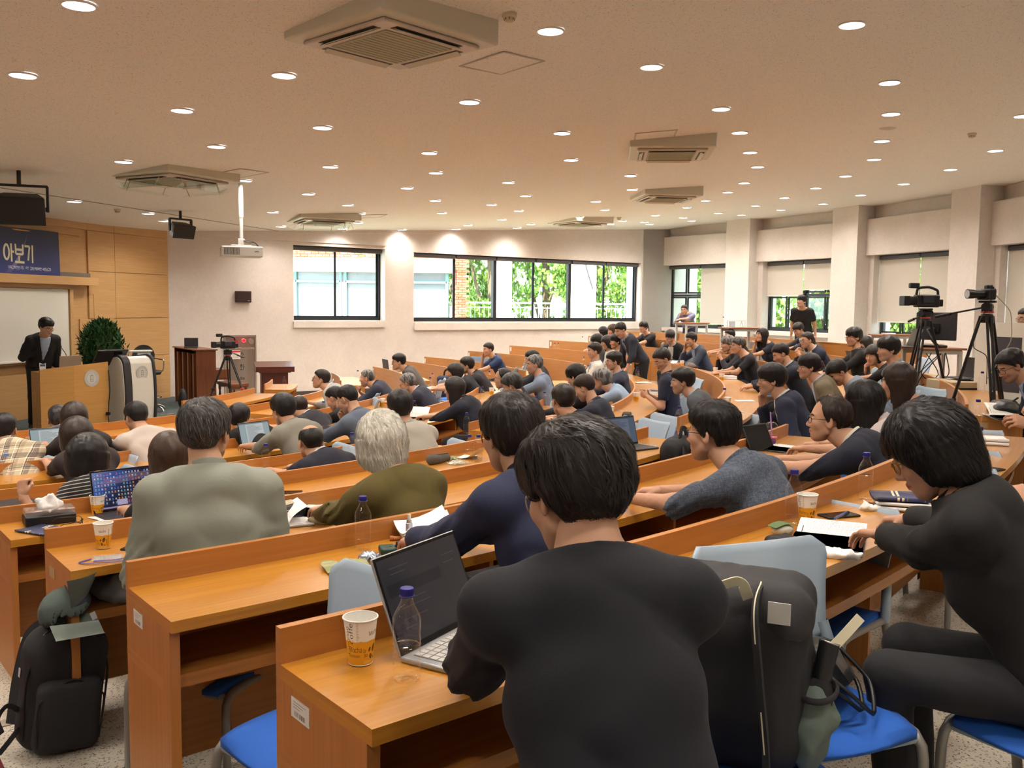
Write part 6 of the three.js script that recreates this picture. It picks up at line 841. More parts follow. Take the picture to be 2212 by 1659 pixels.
// ---------- things on the ceiling ----------
const acWhite = std('#c3c1b2', 0.5), acGrille = std('#9b9a84', 0.7), slotM = std('#3d3c36', 0.6);
function aircon(x, z, y, turn, label, o = {}) {
  const w = o.w ?? 1.14, top = ceilY(x, z) + 0.06, g = thing('air_conditioner', label, 'air conditioner', [x, y, z], turn), h = top - y;
  part(g, 'casing', rbox(w, h + 0.04, w, 0.02, 0, h / 2 + 0.04, 0, 2), acWhite); part(g, 'panel', rbox(w * 0.82, 0.03, w * 0.82, 0.02, 0, 0.005, 0, 3), std('#bfb5ab', 0.5));
  part(g, 'grille', merge([rbox(w * 0.56, 0.012, w * 0.56, 0.01, 0, -0.012, 0, 2), ...Array.from({ length: 12 }, (_, i) => box(w * 0.52, 0.004, 0.008, 0, -0.019, (i - 5.5) * w * 0.045))]), acGrille);
  for (let i = 0; i < 4; i++) { const s = part(g, 'outlet', rbox(w * 0.56, 0.01, 0.075, 0.004), slotM); s.position.set(Math.sin(i * Math.PI / 2) * w * 0.35, -0.008, Math.cos(i * Math.PI / 2) * w * 0.35); s.rotation.y = i * Math.PI / 2; const l = part(s, 'louver', rbox(w * 0.53, 0.006, 0.06, 0.003), acWhite); l.position.set(0, -0.012, 0.006); l.rotation.x = 0.5; }
  if (o.guards) for (let i = 0; i < 4; i++) { const d = part(g, 'deflector', rbox(w * 0.62, 0.004, 0.16, 0.002), glassM, 'clear air deflector'); d.position.set(Math.sin(i * Math.PI / 2) * w * 0.46, -0.11, Math.cos(i * Math.PI / 2) * w * 0.46); d.rotation.set(-0.35, i * Math.PI / 2, 0, 'YXZ'); const hs = part(d, 'hanger', merge([-1, 1].map((q) => rod([q * w * 0.24, 0, -0.03], [q * w * 0.24, 0.13, -0.05], 0.006))), metalSilver); }
}
aircon(-0.93, -7.06, 1.93, 0.83, 'large square ceiling air conditioner nearest to the camera, green-grey grille');
aircon(-4.62, -12.6, 1.63, -0.5, 'ceiling air conditioner with hanging clear deflectors near the stage', { guards: 1, w: 1.25 }); aircon(2.15, -12.9, 2.1, -0.1, 'ceiling air conditioner on the right with dark side louvers'); aircon(2.95, -18.1, 2.1, 0.12, 'smaller-looking ceiling air conditioner farther back on the right'); aircon(-3.75, -18.3, 1.6, 0.45, 'ceiling air conditioner with deflectors above the short window', { guards: 1, w: 1.2 }); aircon(1.6, -22.4, 1.98, 0.6, 'most distant ceiling air conditioner above the long window');
const hatchM = std('#bdbab0', 0.85);
[[-0.12, -8.27, 0.83, 'the nearest air conditioner'], [1.82, -12.14, -0.1, 'the right-hand air conditioner'], [-3.75, -12.76, -0.5, 'the stage air conditioner'], [3.07, -18.45, 0.1, 'the distant right air conditioner'], [-2.88, -18.64, 0.45, 'the air conditioner over the short window']].forEach(([x, z, t, n]) => { const g = thing('access_hatch', 'thin square ceiling access hatch next to ' + n, 'hatch', [x, ceilY(x, z), z], t); const sl = Math.atan(0.081); part(g, 'frame', merge([[0.26, 0, 0.02, 0.54], [-0.26, 0, 0.02, 0.54], [0, 0.26, 0.54, 0.02], [0, -0.26, 0.54, 0.02]].map(([a, b, w, d]) => rbox(w, 0.008, d, 0.002, a, -0.003, b))), hatchM); part(g, 'lid', box(0.48, 0.004, 0.48), ceilM); g.rotation.set(0, t, sl, 'ZYX'); });
[[-0.05, -6.97, 'beside the nearest air conditioner'], [5.98, -12.24, 'at the right over the columns'], [-6.53, -15.29, 'above the stage'], [2.53, -22.39, 'far off above the long window']].forEach(([x, z, n]) => { const g = thing('smoke_detector', 'small cream smoke detector on the ceiling ' + n, 'smoke detector', [x, ceilY(x, z), z]); part(g, 'base', lathe([[0.0001, 0.01], [0.055, 0.01], [0.055, -0.02], [0.05, -0.028], [0.0001, -0.028]], 24), std('#cfc3a3', 0.5)); part(g, 'sensor', lathe([[0.04, -0.028], [0.036, -0.052], [0.02, -0.06], [0.0001, -0.06]], 20), std('#c4b793', 0.5)); for (let i = 0; i < 8; i++) part(g, 'slot', box(0.006, 0.014, 0.004).translate(Math.cos(i * 0.785) * 0.0385, -0.04, Math.sin(i * 0.785) * 0.0385).rotateY(0), slotM); });
{ const [x, z] = [4.76, -11.96], g = thing('ceiling_speaker', 'flat round ceiling speaker cover without light at the right', 'speaker', [x, ceilY(x, z), z]); part(g, 'grille', lathe([[0.0001, -0.012], [0.09, -0.01], [0.11, -0.002], [0.11, 0.004]], 28), hatchM); part(g, 'rim', new THREE.TorusGeometry(0.11, 0.005, 6, 28).rotateX(Math.PI / 2), ringM); }
{ // projector
  const [x, y, z] = [-3.97, 0.74, -13.5], g = thing('projector', 'white projector hanging from a ceiling pole', 'projector', [x, y, z], 0.35), cy = ceilY(x, z) - y, W = std('#c9cac4', 0.4);
  part(g, 'body', rbox(0.58, 0.15, 0.42, 0.02, 0, 0, 0, 3), W); part(g, 'vent', merge(Array.from({ length: 14 }, (_, i) => box(0.008, 0.1, 0.004, -0.25 + i * 0.016, 0, 0.211))), slotM); part(g, 'lens', merge([new THREE.CylinderGeometry(0.06, 0.06, 0.05, 24).rotateX(Math.PI / 2).translate(0.1, 0, -0.22)]), blackP); part(g, 'pole', merge([rod([0, 0.16, 0], [0, cy, 0], 0.028), rod([0, 0.5, 0], [0, cy, 0], 0.034)]), W); part(g, 'ceiling_plate', lathe([[0.0001, cy - 0.02], [0.11, cy - 0.015], [0.11, cy]], 24), W); part(g, 'bracket', merge([rbox(0.3, 0.02, 0.16, 0.006, 0, 0.09, 0), rbox(0.1, 0.1, 0.1, 0.01, 0, 0.14, 0), rod([-0.12, 0.07, 0.05], [-0.12, 0.1, 0.05], 0.01)]), W); part(g, 'cables', merge([tube([[0.03, 0.16, 0.05], [0.1, 0.13, 0.1], [0.18, 0.14, 0.08], [0.24, 0.08, 0.1]], 0.007, 24), tube([[0.03, 0.18, 0.04], [0.16, 0.15, 0.06], [0.22, 0.1, 0.05], [0.2, 0.07, 0.12]], 0.006, 24)]), blackP); part(g, 'badge', box(0.06, 0.014, 0.002, 0.2, 0, 0.211), std('#6a6c6a', 0.5));
}
const gridBox = (s) => boxUV(new THREE.ExtrudeGeometry(new THREE.Shape([new THREE.Vector2(-s * 0.5, s * 0.3), new THREE.Vector2(s * 0.5, s * 0.3), new THREE.Vector2(s * 0.32, -s * 0.25), new THREE.Vector2(-s * 0.32, -s * 0.25)]), { depth: s * 0.55, bevelEnabled: true, bevelSize: 0.012, bevelThickness: 0.012, bevelSegments: 2 }).translate(0, 0, -s * 0.275).rotateX(Math.PI / 2));
function loudspeaker(x, y, z, turn, tilt, label, s) {
  const g = thing('loudspeaker', label, 'speaker', [x, y, z], turn), cy = ceilY(x, z) - y, b = part(g, 'cabinet', gridBox(s), std('#1d1d20', 0.6)); b.rotation.x = tilt; const gr = part(b, 'grille', rbox(s * 0.9, s * 0.5, 0.01, 0.004, 0, 0, s * 0.3), std('#141416', 0.8)); part(b, 'knob', new THREE.CylinderGeometry(0.03, 0.03, 0.03, 12).rotateZ(Math.PI / 2).translate(s * 0.52, 0, 0), blackP);
  part(g, 'yoke', merge([rbox(0.03, s * 0.55, 0.05, 0.006, s * 0.54, s * 0.22, 0), rbox(0.03, s * 0.55, 0.05, 0.006, -s * 0.54, s * 0.22, 0), rbox(s * 1.1, 0.03, 0.05, 0.006, 0, s * 0.49, 0), rod([0, s * 0.49, 0], [0, cy, 0], 0.025)]), std('#202023', 0.5));
}
loudspeaker(-6.12, 1.13, -11.5, 0.35, 0.25, 'large black loudspeaker hung from the ceiling at the upper left corner', 0.58); loudspeaker(-5.75, 1.24, -16, 0.9, 0.35, 'smaller black loudspeaker hung by the edge of the wood panels', 0.38);
// ---------- outside the windows ----------
struct('ground', prism([[-60, 30], [60, 30], [60, -90], [-60, -90]], -4.2, -4), std('#8b8a78', 0.9)).userData.kind = 'structure';
const leafM = new THREE.MeshPhysicalMaterial({ color: '#6f9440', roughness: 0.6, side: THREE.DoubleSide, transmission: 0.35, thickness: 0 }), leafG = new THREE.BufferGeometry();
leafG.setAttribute('position', new THREE.Float32BufferAttribute([0, 0, 0, 0.055, 0.07, 0.01, 0, 0.17, -0.02, -0.055, 0.07, 0.01], 3)); leafG.setAttribute('uv', new THREE.Float32BufferAttribute([0, 0, 1, 0, 1, 1, 0, 1], 2)); leafG.setIndex([0, 1, 2, 0, 2, 3]); leafG.computeVertexNormals();
const barkM = std('#5a4a3a', 0.9); let treeN = 0;
function tree(x, z, r, h, label, n = 5200) {
  const g = thing('leafy_tree', label, 'tree', [x, -4, z]), im = new THREE.InstancedMesh(leafG, leafM, n), M4 = new THREE.Matrix4(), Q = new THREE.Quaternion(); seed = 900 + treeN++;
  part(g, 'trunk', merge([tube([[0, 0, 0], [0.1, h * 0.4, 0], [0, h * 0.8, 0.1]], 0.16, 8, 7), tube([[0, h * 0.35, 0], [0.6, h * 0.6, 0.3], [r * 0.5, h * 0.8, 0.2]], 0.07, 8, 6), tube([[0, h * 0.3, 0], [-0.6, h * 0.55, 0.2], [-r * 0.5, h * 0.75, 0.2]], 0.07, 8, 6)]), barkM);
  const cl = Array.from({ length: 26 }, () => [rr(-0.75, 0.75) * r, h * rr(0.3, 0.95), rr(-0.7, 0.7) * r, rr(0.35, 0.62) * r * 0.75]);
  for (let i = 0; i < n; i++) { const c = cl[i % 26], a = rr(0, 6.283), u = rr(-1, 1), k = Math.sqrt(1 - u * u), R = c[3] * Math.cbrt(rr(0.3, 1)); Q.setFromEuler(new THREE.Euler(rr(-1, 1.2), a, rr(-1, 1))); M4.compose(V(c[0] + k * Math.cos(a) * R, c[1] + u * R, c[2] + k * Math.sin(a) * R), Q, V(1, 1, 1).multiplyScalar(rr(0.8, 1.7))); im.setMatrixAt(i, M4); const b = rr(0.55, 1.3); im.setColorAt(i, new THREE.Color().setRGB(b * rr(0.8, 1.25), b * rr(0.9, 1.15), b * rr(0.5, 0.9))); }
  im.name = 'foliage'; im.userData.kind = 'stuff'; im.castShadow = true; g.add(im);
}
tree(-0.9, -35, 1.9, 9.5, 'bright green leafy tree beyond the long window, first of the row from the left');
tree(1.2, -36, 1.9, 9.5, 'bright green leafy tree beyond the long window, second of the row from the left');
tree(3.2, -36.5, 1.9, 9.5, 'bright green leafy tree beyond the long window, third of the row from the left');
tree(5.2, -37, 1.9, 9.5, 'bright green leafy tree beyond the long window, fourth of the row from the left');
tree(7.5, -37.5, 1.9, 9.5, 'bright green leafy tree beyond the long window, fifth of the row from the left');
tree(-2.8, -37, 1.9, 9.5, 'bright green tree half hidden behind the brick building');
tree(7.72, -31.35, 2.0, 8.5, 'green leafy tree outside the back wall windows, by the corner column');
tree(9.93, -30.04, 2.0, 8.5, 'green leafy tree outside the back wall windows, behind the leaning man');
tree(10.71, -27.60, 2.0, 8.5, 'green leafy tree outside the back wall windows, between the first two columns');
tree(12.63, -25.90, 2.0, 8.5, 'green leafy tree outside the back wall windows, behind the standing man');
tree(12.92, -23.35, 2.0, 8.5, 'green leafy tree outside the back wall windows, beyond the camcorder window');
tree(14.41, -21.53, 2.0, 8.5, 'green leafy tree outside the back wall windows, right of the camcorder window');
tree(14.24, -18.97, 2.0, 8.5, 'green leafy tree outside the back wall windows, beyond the last blind');
tree(15.40, -16.68, 2.0, 8.5, 'green leafy tree outside the back wall windows, out past the right edge');
// brick building across the yard, seen through the left windows
{
  const bW = std('#d9d5cd', 0.8), brickMs = ['#a5523c', '#b4604a', '#96472f', '#bd6d55'].map((c) => std(c, 0.85)), z0 = -28.6, b = thing('brick_building', 'red brick building with white lintel and grey-blinded windows seen through the windows', 'building', [-4.2, -4, z0]);
  const loc = (x) => x + 4.2, X0 = -9.5, X1 = -1.45; part(b, 'wall', merge([box(X1 - X0 - 0.02, 1.2, 0.3, loc((X0 + X1) / 2), 6.03, -0.2), box(X1 - X0 - 0.02, 3.2, 0.3, loc((X0 + X1) / 2), 1.6, -0.2), box(0.36, 3, 0.3, loc(-1.65), 4.4, -0.2)]), std('#b9aea2', 0.9)); part(b, 'lintel', rbox(X1 - X0 - 0.42, 0.42, 0.4, 0.01, loc((X0 + X1) / 2 - 0.2), 5.2, 0.03), bW); part(b, 'sill', rbox(X1 - X0 - 0.4, 0.1, 0.3, 0.01, loc((X0 + X1) / 2 - 0.2), 3.2, 0.02), bW);
  const bg = rbox(0.205, 0.062, 0.06, 0.004); let n = 0, rest = [];
  seed = 17; const lay = (xa, xb, ya, yb) => { for (let y = ya, r = 0; y < yb; y += 0.076, r++) for (let x = xa + (r % 2 ? 0.11 : 0); x < xb - 0.1; x += 0.222) { const q = rnd(); if (n < 290) { const m = part(b, 'brick', bg, brickMs[(q * 4) | 0]); m.position.set(loc(x + 0.1), y + 4, -0.035 + q * 0.006); n++; } else rest.push(bg.clone().translate(loc(x + 0.1), y + 4, -0.035)); } };
  lay(-1.9, -1.45, -1.0, 2.4); lay(-6.9, -4.1, 1.42, 2.3); lay(-4.1, -1.9, 1.42, 2.3); lay(-9.4, -6.9, 1.42, 2.3); const m = part(b, 'brickwork', merge(rest), brickMs[0]); m.userData.kind = 'stuff';
  const fm = std('#6f9a9c', 0.5), gl = std('#8d929c', 0.2, { metalness: 0.2 }), bl = std('#b6b2b4', 0.8);
  for (const [a, c] of [[-8.4, -6.95], [-6.75, -5.35], [-5.2, -3.75], [-3.6, -2.05]]) { const f = part(b, 'window', merge([rbox(0.09, 2.0, 0.14, 0.008, loc(a), 4.05, -0.02), rbox(0.09, 2.0, 0.14, 0.008, loc(c), 4.05, -0.02), rbox(c - a, 0.08, 0.14, 0.008, loc((a + c) / 2), 3.3, -0.02), rbox(c - a, 0.08, 0.14, 0.008, loc((a + c) / 2), 4.7, -0.02)]), fm); part(f, 'pane', box(c - a - 0.08, 1.9, 0.02, loc((a + c) / 2), 4.05, -0.08), gl); part(f, 'blind', box((c - a) * 0.8, 1.2, 0.01, loc((a + c) / 2), 3.85, -0.06), bl); }
  part(b, 'mullion', merge([-6.85, -5.27, -3.67].map((x) => box(0.16, 2, 0.2, loc(x), 4.05, -0.08))), std('#77757a', 0.7));
}
{ // white annexe walls and the railing
  const wm = std('#d6d4cc', 0.8); const a = thing('white_pier', 'sunlit white wall strip between the trees, left of two beyond the long window', 'wall', [-0.35, -4, -30.5]); part(a, 'wall', rbox(0.62, 8, 0.4, 0.02, 0, 4, 0), wm); part(a, 'coping', rbox(0.7, 0.1, 0.5, 0.02, 0, 8.0, 0), wm);
  const c = thing('white_pier', 'sunlit white wall strip with hanging cable, right of two beyond the long window', 'wall', [2.35, -4, -31]); part(c, 'wall', rbox(0.85, 8, 0.4, 0.02, 0, 4, 0), wm); part(c, 'cable', tube([[-0.1, 6.2, 0.26], [0.05, 5.4, 0.28], [0.3, 4.6, 0.26]], 0.025, 16), std('#33353a', 0.6)); part(c, 'coping', rbox(0.95, 0.1, 0.5, 0.02, 0, 8, 0), wm);
  const r = thing('railing', 'thin white metal railing along the terrace beyond the long window', 'railing', [1, -4, -29.4]), rm = std('#c9ccd0', 0.4, { metalness: 0.3 }); part(r, 'handrail', merge([rbox(6.4, 0.05, 0.05, 0.01, 0.6, 4.1, 0), rbox(6.4, 0.03, 0.03, 0.008, 0.6, 3.95, 0)]), rm); for (let i = 0; i < 44; i++) part(r, 'baluster', new THREE.CylinderGeometry(0.009, 0.009, 1.0, 6).translate(-2.5 + i * 0.145, 3.5, 0), rm);
  part(r, 'slab', rbox(6.6, 0.2, 0.6, 0.02, 0.6, 2.9, -0.1), wm);
}
// ---------- things on the desks ----------
//OBJS
bottle(tp(0, 0.25, -50.20), 0, 'half-full blue-capped water bottle beside the nearest coffee cup', 'blue',.082);
bottle(tp(1, 0.08, -47.54), 0, 'blue-capped water bottle alone on the second desk behind the snack wrapper', 'blue',.05);
bottle(tp(0, 0.042, -42.88), 0, 'crumpled water bottle standing beside the coffee cup near the open book', 'blue',.03);
bottle(tp(0, 0.08, -40.56), 0, 'blue-capped water bottle on the nearest desk behind the closed booklets', 'blue',.11);
bottle(tp(0, 0.35, -37.80), 0, 'green-capped water bottle right of the woman in black jacket', 'green',.12);
bottle(tp(0, 0.26, -35.72), 0, 'blue-capped water bottle standing just behind the green-capped one', 'blue',.1);
bottle(tp(0, 0.08, -29.54), 0, 'water bottle at the end panel beside the black bag on the right', 'blue',.1);
bottle(tp(0, 0.32, -17.22), 0, 'water bottle in front of the man writing at the right edge', 'blue',.1);
bottle(tp(2, 0.07, -28.08), 0, "empty water bottle at a desk end left of the blue shirted man's head", 'blue',.0);
bottle(tp(3, 0.07, -24.14), 0, 'water bottle by the coffee cup beyond the man with thinning crown', 'blue',.06);
bottle(tp(4, 0.08, -40.18), 0, 'water bottle between the doc laptop and the bald man', 'blue',.05);
bottle(tp(4, 0.1, -35.74), 0, "water bottle just left of the white-haired woman's head", 'blue',.08);
bottle(tp(4, 0.06, -26.58), 0, 'water bottle on the labelled desk end beside gold-rimmed glasses', 'blue',.09);
bottle(tp(3, 0.3, -36.26), 0, 'water bottle by papers in front of the man in navy jacket', 'blue',.1);
bottle(tp(3, 0.36, -36.12), 0, "second water bottle touching the navy jacketed man's cheek line", 'blue',.06);
bottle(tp(5, 0.33, -48.52), 0, 'light-blue-capped water bottle at the left edge beyond the black laptop', 'sky',.07);
bottle(tp(6, 0.17, -23.40), 0, 'water bottle before the bowed man in slate blue jacket', 'blue',.05);
bottle(tp(8, 0.3, 3.18), 0, 'water bottle on the lone front desk by the mahogany lectern', 'blue',.08);
bottle(tp(7, 0.29, 13.72), 0, 'water bottle behind the man with clasped hands near the wall', 'blue',.08);
bottle(tp(6, 0.34, 1.18), 0, 'water bottle in front of the thick booklet, left of the black-haired woman', 'blue',.09);
bottle(tp(6, 0.36, 6.76), 0, 'water bottle beyond the thick booklet near the blue bag', 'blue',.08);
bottle(tp(5, 0.18, 7.30), 0, 'water bottle below the man in blue polo shirt', 'blue',.07);
bottle(tp(5, 0.24, -10.14), 0, 'water bottle by the white socket before the folded hands', 'blue',.07);
bottle(tp(4, 0.1, -16.66), 0, 'left one of two bottles in front of the light blue blazer', 'blue',.07);
bottle(tp(4, 0.06, -13.50), 0, 'right one of two bottles in front of the light blue blazer', 'blue',.07);
bottle(tp(5, 0.09, -21.90), 0, 'water bottle behind the off-white shirt and open booklet', 'blue',.06);
bottle(tp(2, 0.12, 32.34), 0, 'left one of a pair of bottles on the third far desk', 'blue',.09);
bottle(tp(2, 0.2, 32.20), 0, 'right one of a pair of bottles on the third far desk', 'blue',.09);
bottle(tp(1, 0.2, 34.50), 0, 'lone bottle on the far second desk left of the long-haired woman', 'blue',.09);
bottle(tp(3, 0.1, 16.76), 0, 'bottle beside the woman bent over her writing', 'blue',.07);
bottle(tp(3, 0.24, 3.20), 0, 'farther bottle in front of the man with the phone', 'blue',.06);
bottle(tp(3, 0.1, -1.66), 0, 'nearer bottle in front of the man with the phone', 'blue',.06);
bottle(tp(0, 0.2, 29.44), 0, 'bottle on the desk left of the black cardigan, near the fire extinguisher', 'blue',.1);
bottle(tp(2, 0.07, -19.42), 0, 'bottle just behind the coffee cup of the chin-stroking man', 'blue',.06);
bottle(tp(1, 0.33, -4.82), 0, "bottle right of the khaki jacketed man's head", 'blue',.08);
bottle(tp(0, 0.2, 9.74), 0, 'bottle before the bowing man below the standing youth', 'blue',.09);
cup(tp(0, 0.1, -50.30), 0.3, 'printed paper coffee cup at the nearest desk end');
cup(tp(0, 0.07, -42.66), 2.75, 'printed paper coffee cup beside the crumpled bottle');
cup(tp(2, 0.12, -50.00), 2.6, 'printed coffee cup on the desk of the grey-haired man in windbreaker');
cup(tp(3, 0.09, -48.58), 0.5, 'printed coffee cup right behind the tissue box');
cup(tp(3, 0.07, -21.02), 0.3, 'coffee cup in the middle of the curved desk, left of the stacked booklets');
cup(tp(3, 0.06, -12.98), 0.4, 'coffee cup next to the stacked booklets, far curve of the desk');
cup(tp(6, 0.2, -14.14), 2, 'coffee cup between the slate jacket and off-white shirt');
cup(tp(6, 0.24, -24.76), 1, 'paper cup by the bowed man in slate jacket');
cup(tp(5, 0.15, 12.80), 1, 'coffee cup on the desk of the man in blue polo');
cup(tp(6, 0.2, 5.90), 2, 'pale paper cup beside the greying man in navy');
cup(tp(2, 0.1, -19.30), 1.4, 'coffee cup left of the man stroking his chin');
cup(tp(2, 0.3, 9.80), 1, 'coffee cup under the hand of the blue-grey suited man');
cup(tp(2, 0.3, 1.96), 1, 'coffee cup before the grey-haired man in dark t-shirt');
cup(tp(2, 0.12, -3.80), 1, 'pale paper cup at the booklets with folded glasses');
cup(tp(6, 0.24, -45.36), 1, 'coffee cup beside the man in plaid shirt');
cup(tp(0, 0.3, -6.78), 1, 'cream cup on the rim of the curved desk beneath the camcorder');
cup(tp(5, 0.22, -4.74), 1, 'two-tone paper cup in front of the folded hands');
openBook(tp(0, 0.27, -43.54), facing(-43.54) + .35, 'thick open book under the hands of the woman in black jacket', {w:.16,d:.23,left:.03,right:.014,lift:.16});
openBook(tp(1, 0.16, -33.64), facing(-33.64) + -.2, 'open book before the man in navy suit and glasses', {w:.15,d:.21,left:.02,right:.02});
openBook(tp(2, 0.12, -45.54), facing(-45.54) + .4, "open white booklet beside the olive bloused woman's sleeve", {w:.14});
openBook(tp(2, 0.2, -46.60), facing(-46.60) + -.3, 'open booklet with a raised page right of the windbreaker man', {w:.12,lift:.7});
openBook(tp(5, 0.14, -21.80), facing(-21.80) + .2, 'large open booklet standing up between off-white shirt and black-haired woman', {lift:.8});
openBook(tp(0, 0.25, -26.34), facing(-26.34) + .3, 'open booklet held at the right edge by bare hands', {w:.17,lift:.5});
booklet(tp(0, 0.26, -40.82), facing(-40.82) + .5, 'pile of white booklets with a dark cover left of the woman', {n:3,t:.016,cover:1,curl:.012});
booklet(tp(1, 0.12, -46.40), facing(-46.40) + 1.2, "fanned white booklets by the navy jacketed man's elbow", {n:4,t:.01,curl:.03,bend:.6});
booklet(tp(3, 0.2, -8.52), facing(-8.52) + .2, 'thick stack of printed booklets on the curved desk', {n:4,t:.014,cover:1});
booklet(tp(6, 0.36, 1.32), facing(1.32) + .1, 'thick closed booklet beyond the black-haired woman', {n:2,t:.02});
booklet(tp(2, 0.3, -2.04), facing(-2.04) + .1, 'stack of booklets with folded spectacles on top', {n:3,t:.016});
booklet(tp(0, 0.2, -32.34), facing(-32.34) + .3, 'white booklets with a phone on top at the right', {n:2,t:.02});
booklet(tp(3, 0.22, -0.26), facing(-0.26) + .3, 'papers under the hands of the man with the phone', {n:2,t:.008});
booklet(tp(2, 0.24, -15.96), facing(-15.96) + .4, 'white sheet and pen before the man stroking his chin', {paper:1,t:.002,print:1});
booklet(tp(4, 0.1, -40.56), facing(-40.56) + .5, 'white sheet left of the bald man', {paper:1,t:.002,});
booklet(tp(4, 0.2, -36.00), facing(-36.00) + .3, 'white sheet right of the bald man by a bottle', {paper:1,t:.002,print:1});
booklet(tp(3, 0.3, -23.12), facing(-23.12) + -.3, 'curling white paper under the black pencil case', {paper:1,t:.002,curl:.02,bend:1});
booklet(tp(3, 0.22, -48.44), facing(-48.44) + .3, 'white paper behind the two coffee cups at left', {paper:1,t:.002,print:1});
booklet(tp(3, 0.2, -35.52), facing(-35.52) + .2, 'white folded paper beside the bottles before the navy jacketed man', {paper:1,t:.002,bend:1.2});
booklet(tp(5, 0.22, -34.12), facing(-34.12) + .3, 'loose paper beside the grey-beige shirt', {paper:1,t:.002,print:1});
booklet(tp(3, 0.16, 17.60), facing(17.60) + .5, "paper under the writing woman's hand", {paper:1,t:.002,print:1});
booklet(tp(1, 0.2, 0.60), facing(0.60) + .3, 'paper before the man with clasped hands', {paper:1,t:.002,print:1});
booklet(tp(2, 0.26, 11.62), facing(11.62) + .5, 'open papers beside the bending man', {paper:1,t:.002,print:1,bend:1});
laptop(tp(0, 0.1, -49.46), facing(-49.46) + .33, 'open silver laptop with dark screen at the nearest desk', {keys:1,open:1.95,show:'grey',w:.335,d:.235});
laptop(tp(3, 0.1, -47.90), facing(-47.90) + .05, 'laptop whose desktop is crowded with icons', {open:1.8,show:'icons',w:.34,d:.23,dark:1});
laptop(tp(5, 0.1, -36.14), facing(-36.14) + .0, 'laptop showing a pale document before the grey-beige shirt', {open:1.85,show:'doc',w:.34,d:.22,dark:1});
laptop(tp(6, 0.12, -44.26), facing(-44.26) + .0, 'silver laptop with pale blue document before the brown-haired head', {open:1.8,show:'doc',w:.33,d:.22});
laptop(tp(2, 0.05, -32.98), facing(-32.98) + -.35, 'dark laptop with grey spreadsheet at the end of the third desk', {open:1.85,show:"sheet",w:.32,d:.22,dark:1});
laptop(tp(6, 0.14, -25.96), facing(-25.96) + .2, 'small laptop with blue screen before the balding man', {open:1.8,show:'blue',w:.28,d:.18});
phone(tp(1, 0.28, -35.08), facing(-35.08) + 1.2, 'bronze smartphone lying by the open book', false);
phone(tp(0, 0.12, -41.98), facing(-41.98) + 1.1, 'black smartphone lying behind the thick open book', true);
phone(tp(2, 0.24, -49.50), facing(-49.50) + .7, 'dark smartphone with camera bump beside the windbreaker man', true);
phone(tp(3, 0.25, -43.54), facing(-43.54) + .9, 'black smartphone on a dark booklet left of the olive blouse', true);
phone(tp(0, 0.34, -36.20), facing(-36.20) + 1.2, 'black smartphone on the white booklets at the right', true);
//END
// ---------- bags, gear and other single things ----------
const nylon = std('#18181b', 0.75, { bumpMap: weave, bumpScale: 0.0008 }), nylonSoft = std('#222226', 0.8, { bumpMap: weave, bumpScale: 0.001 }), cream = std('#d8d2b4', 0.7), webbing = std('#1d1d20', 0.85), greenGrey = std('#5c6b63', 0.75);
const strapG = (pts, w, t = 0.003, seg = 40) => { // flat webbing along a curve
  const c = new THREE.CatmullRomCurve3(pts.map((p) => V(...p))), pos = [], idx = [], fr = c.computeFrenetFrames(seg); for (let i = 0; i <= seg; i++) { const p = c.getPoint(i / seg), b = fr.binormals[i], n = fr.normals[i]; for (const [a, q] of [[-1, -1], [1, -1], [1, 1], [-1, 1]]) pos.push(p.x + b.x * a * w / 2 + n.x * q * t / 2, p.y + b.y * a * w / 2 + n.y * q * t / 2, p.z + b.z * a * w / 2 + n.z * q * t / 2); if (i < seg) for (let k = 0; k < 4; k++) { const A = i * 4 + k, B = i * 4 + (k + 1) % 4; idx.push(A, B, B + 4, A, B + 4, A + 4); } }
  const g = new THREE.BufferGeometry(); g.setAttribute('position', new THREE.Float32BufferAttribute(pos, 3)); g.setIndex(idx); const f = g.toNonIndexed(); f.computeVertexNormals(); return boxUV(f);
};
const wr = (f, amp, fr) => (x, y, z) => { const d = f(x, y, z); return Math.abs(d) < 0.04 ? d + amp * (noise(x * fr, y * fr * 1.4, z * fr) - 0.6 * Math.abs(noise(x * fr * 1.7 + 5, y * fr, z * fr * 1.7))) : d; };
const rb3 = (cx, cy, cz, hx, hy, hz, r) => (x, y, z) => { const qx = Math.abs(x - cx) - hx + r, qy = Math.abs(y - cy) - hy + r, qz = Math.abs(z - cz) - hz + r; return Math.hypot(Math.max(qx, 0), Math.max(qy, 0), Math.max(qz, 0)) + Math.min(0, Math.max(qx, qy, qz)) - r; };
// chairs of the nearest row that show their backs
const nearChair = (t, d, label, tw = 0) => { const [x, z] = pol(rowR(0) + d, t); return chair([x, floorY(0), z], Math.atan2(CX - x, CZ - z) + tw, label); };
nearChair(-47.75, 0.6, 'light blue plastic chair holding the black backpack with cream straps', -1.15); nearChair(-46.2, 0.57, 'light blue-grey plastic chair with a geometric black handbag on its blue seat', -1.15);
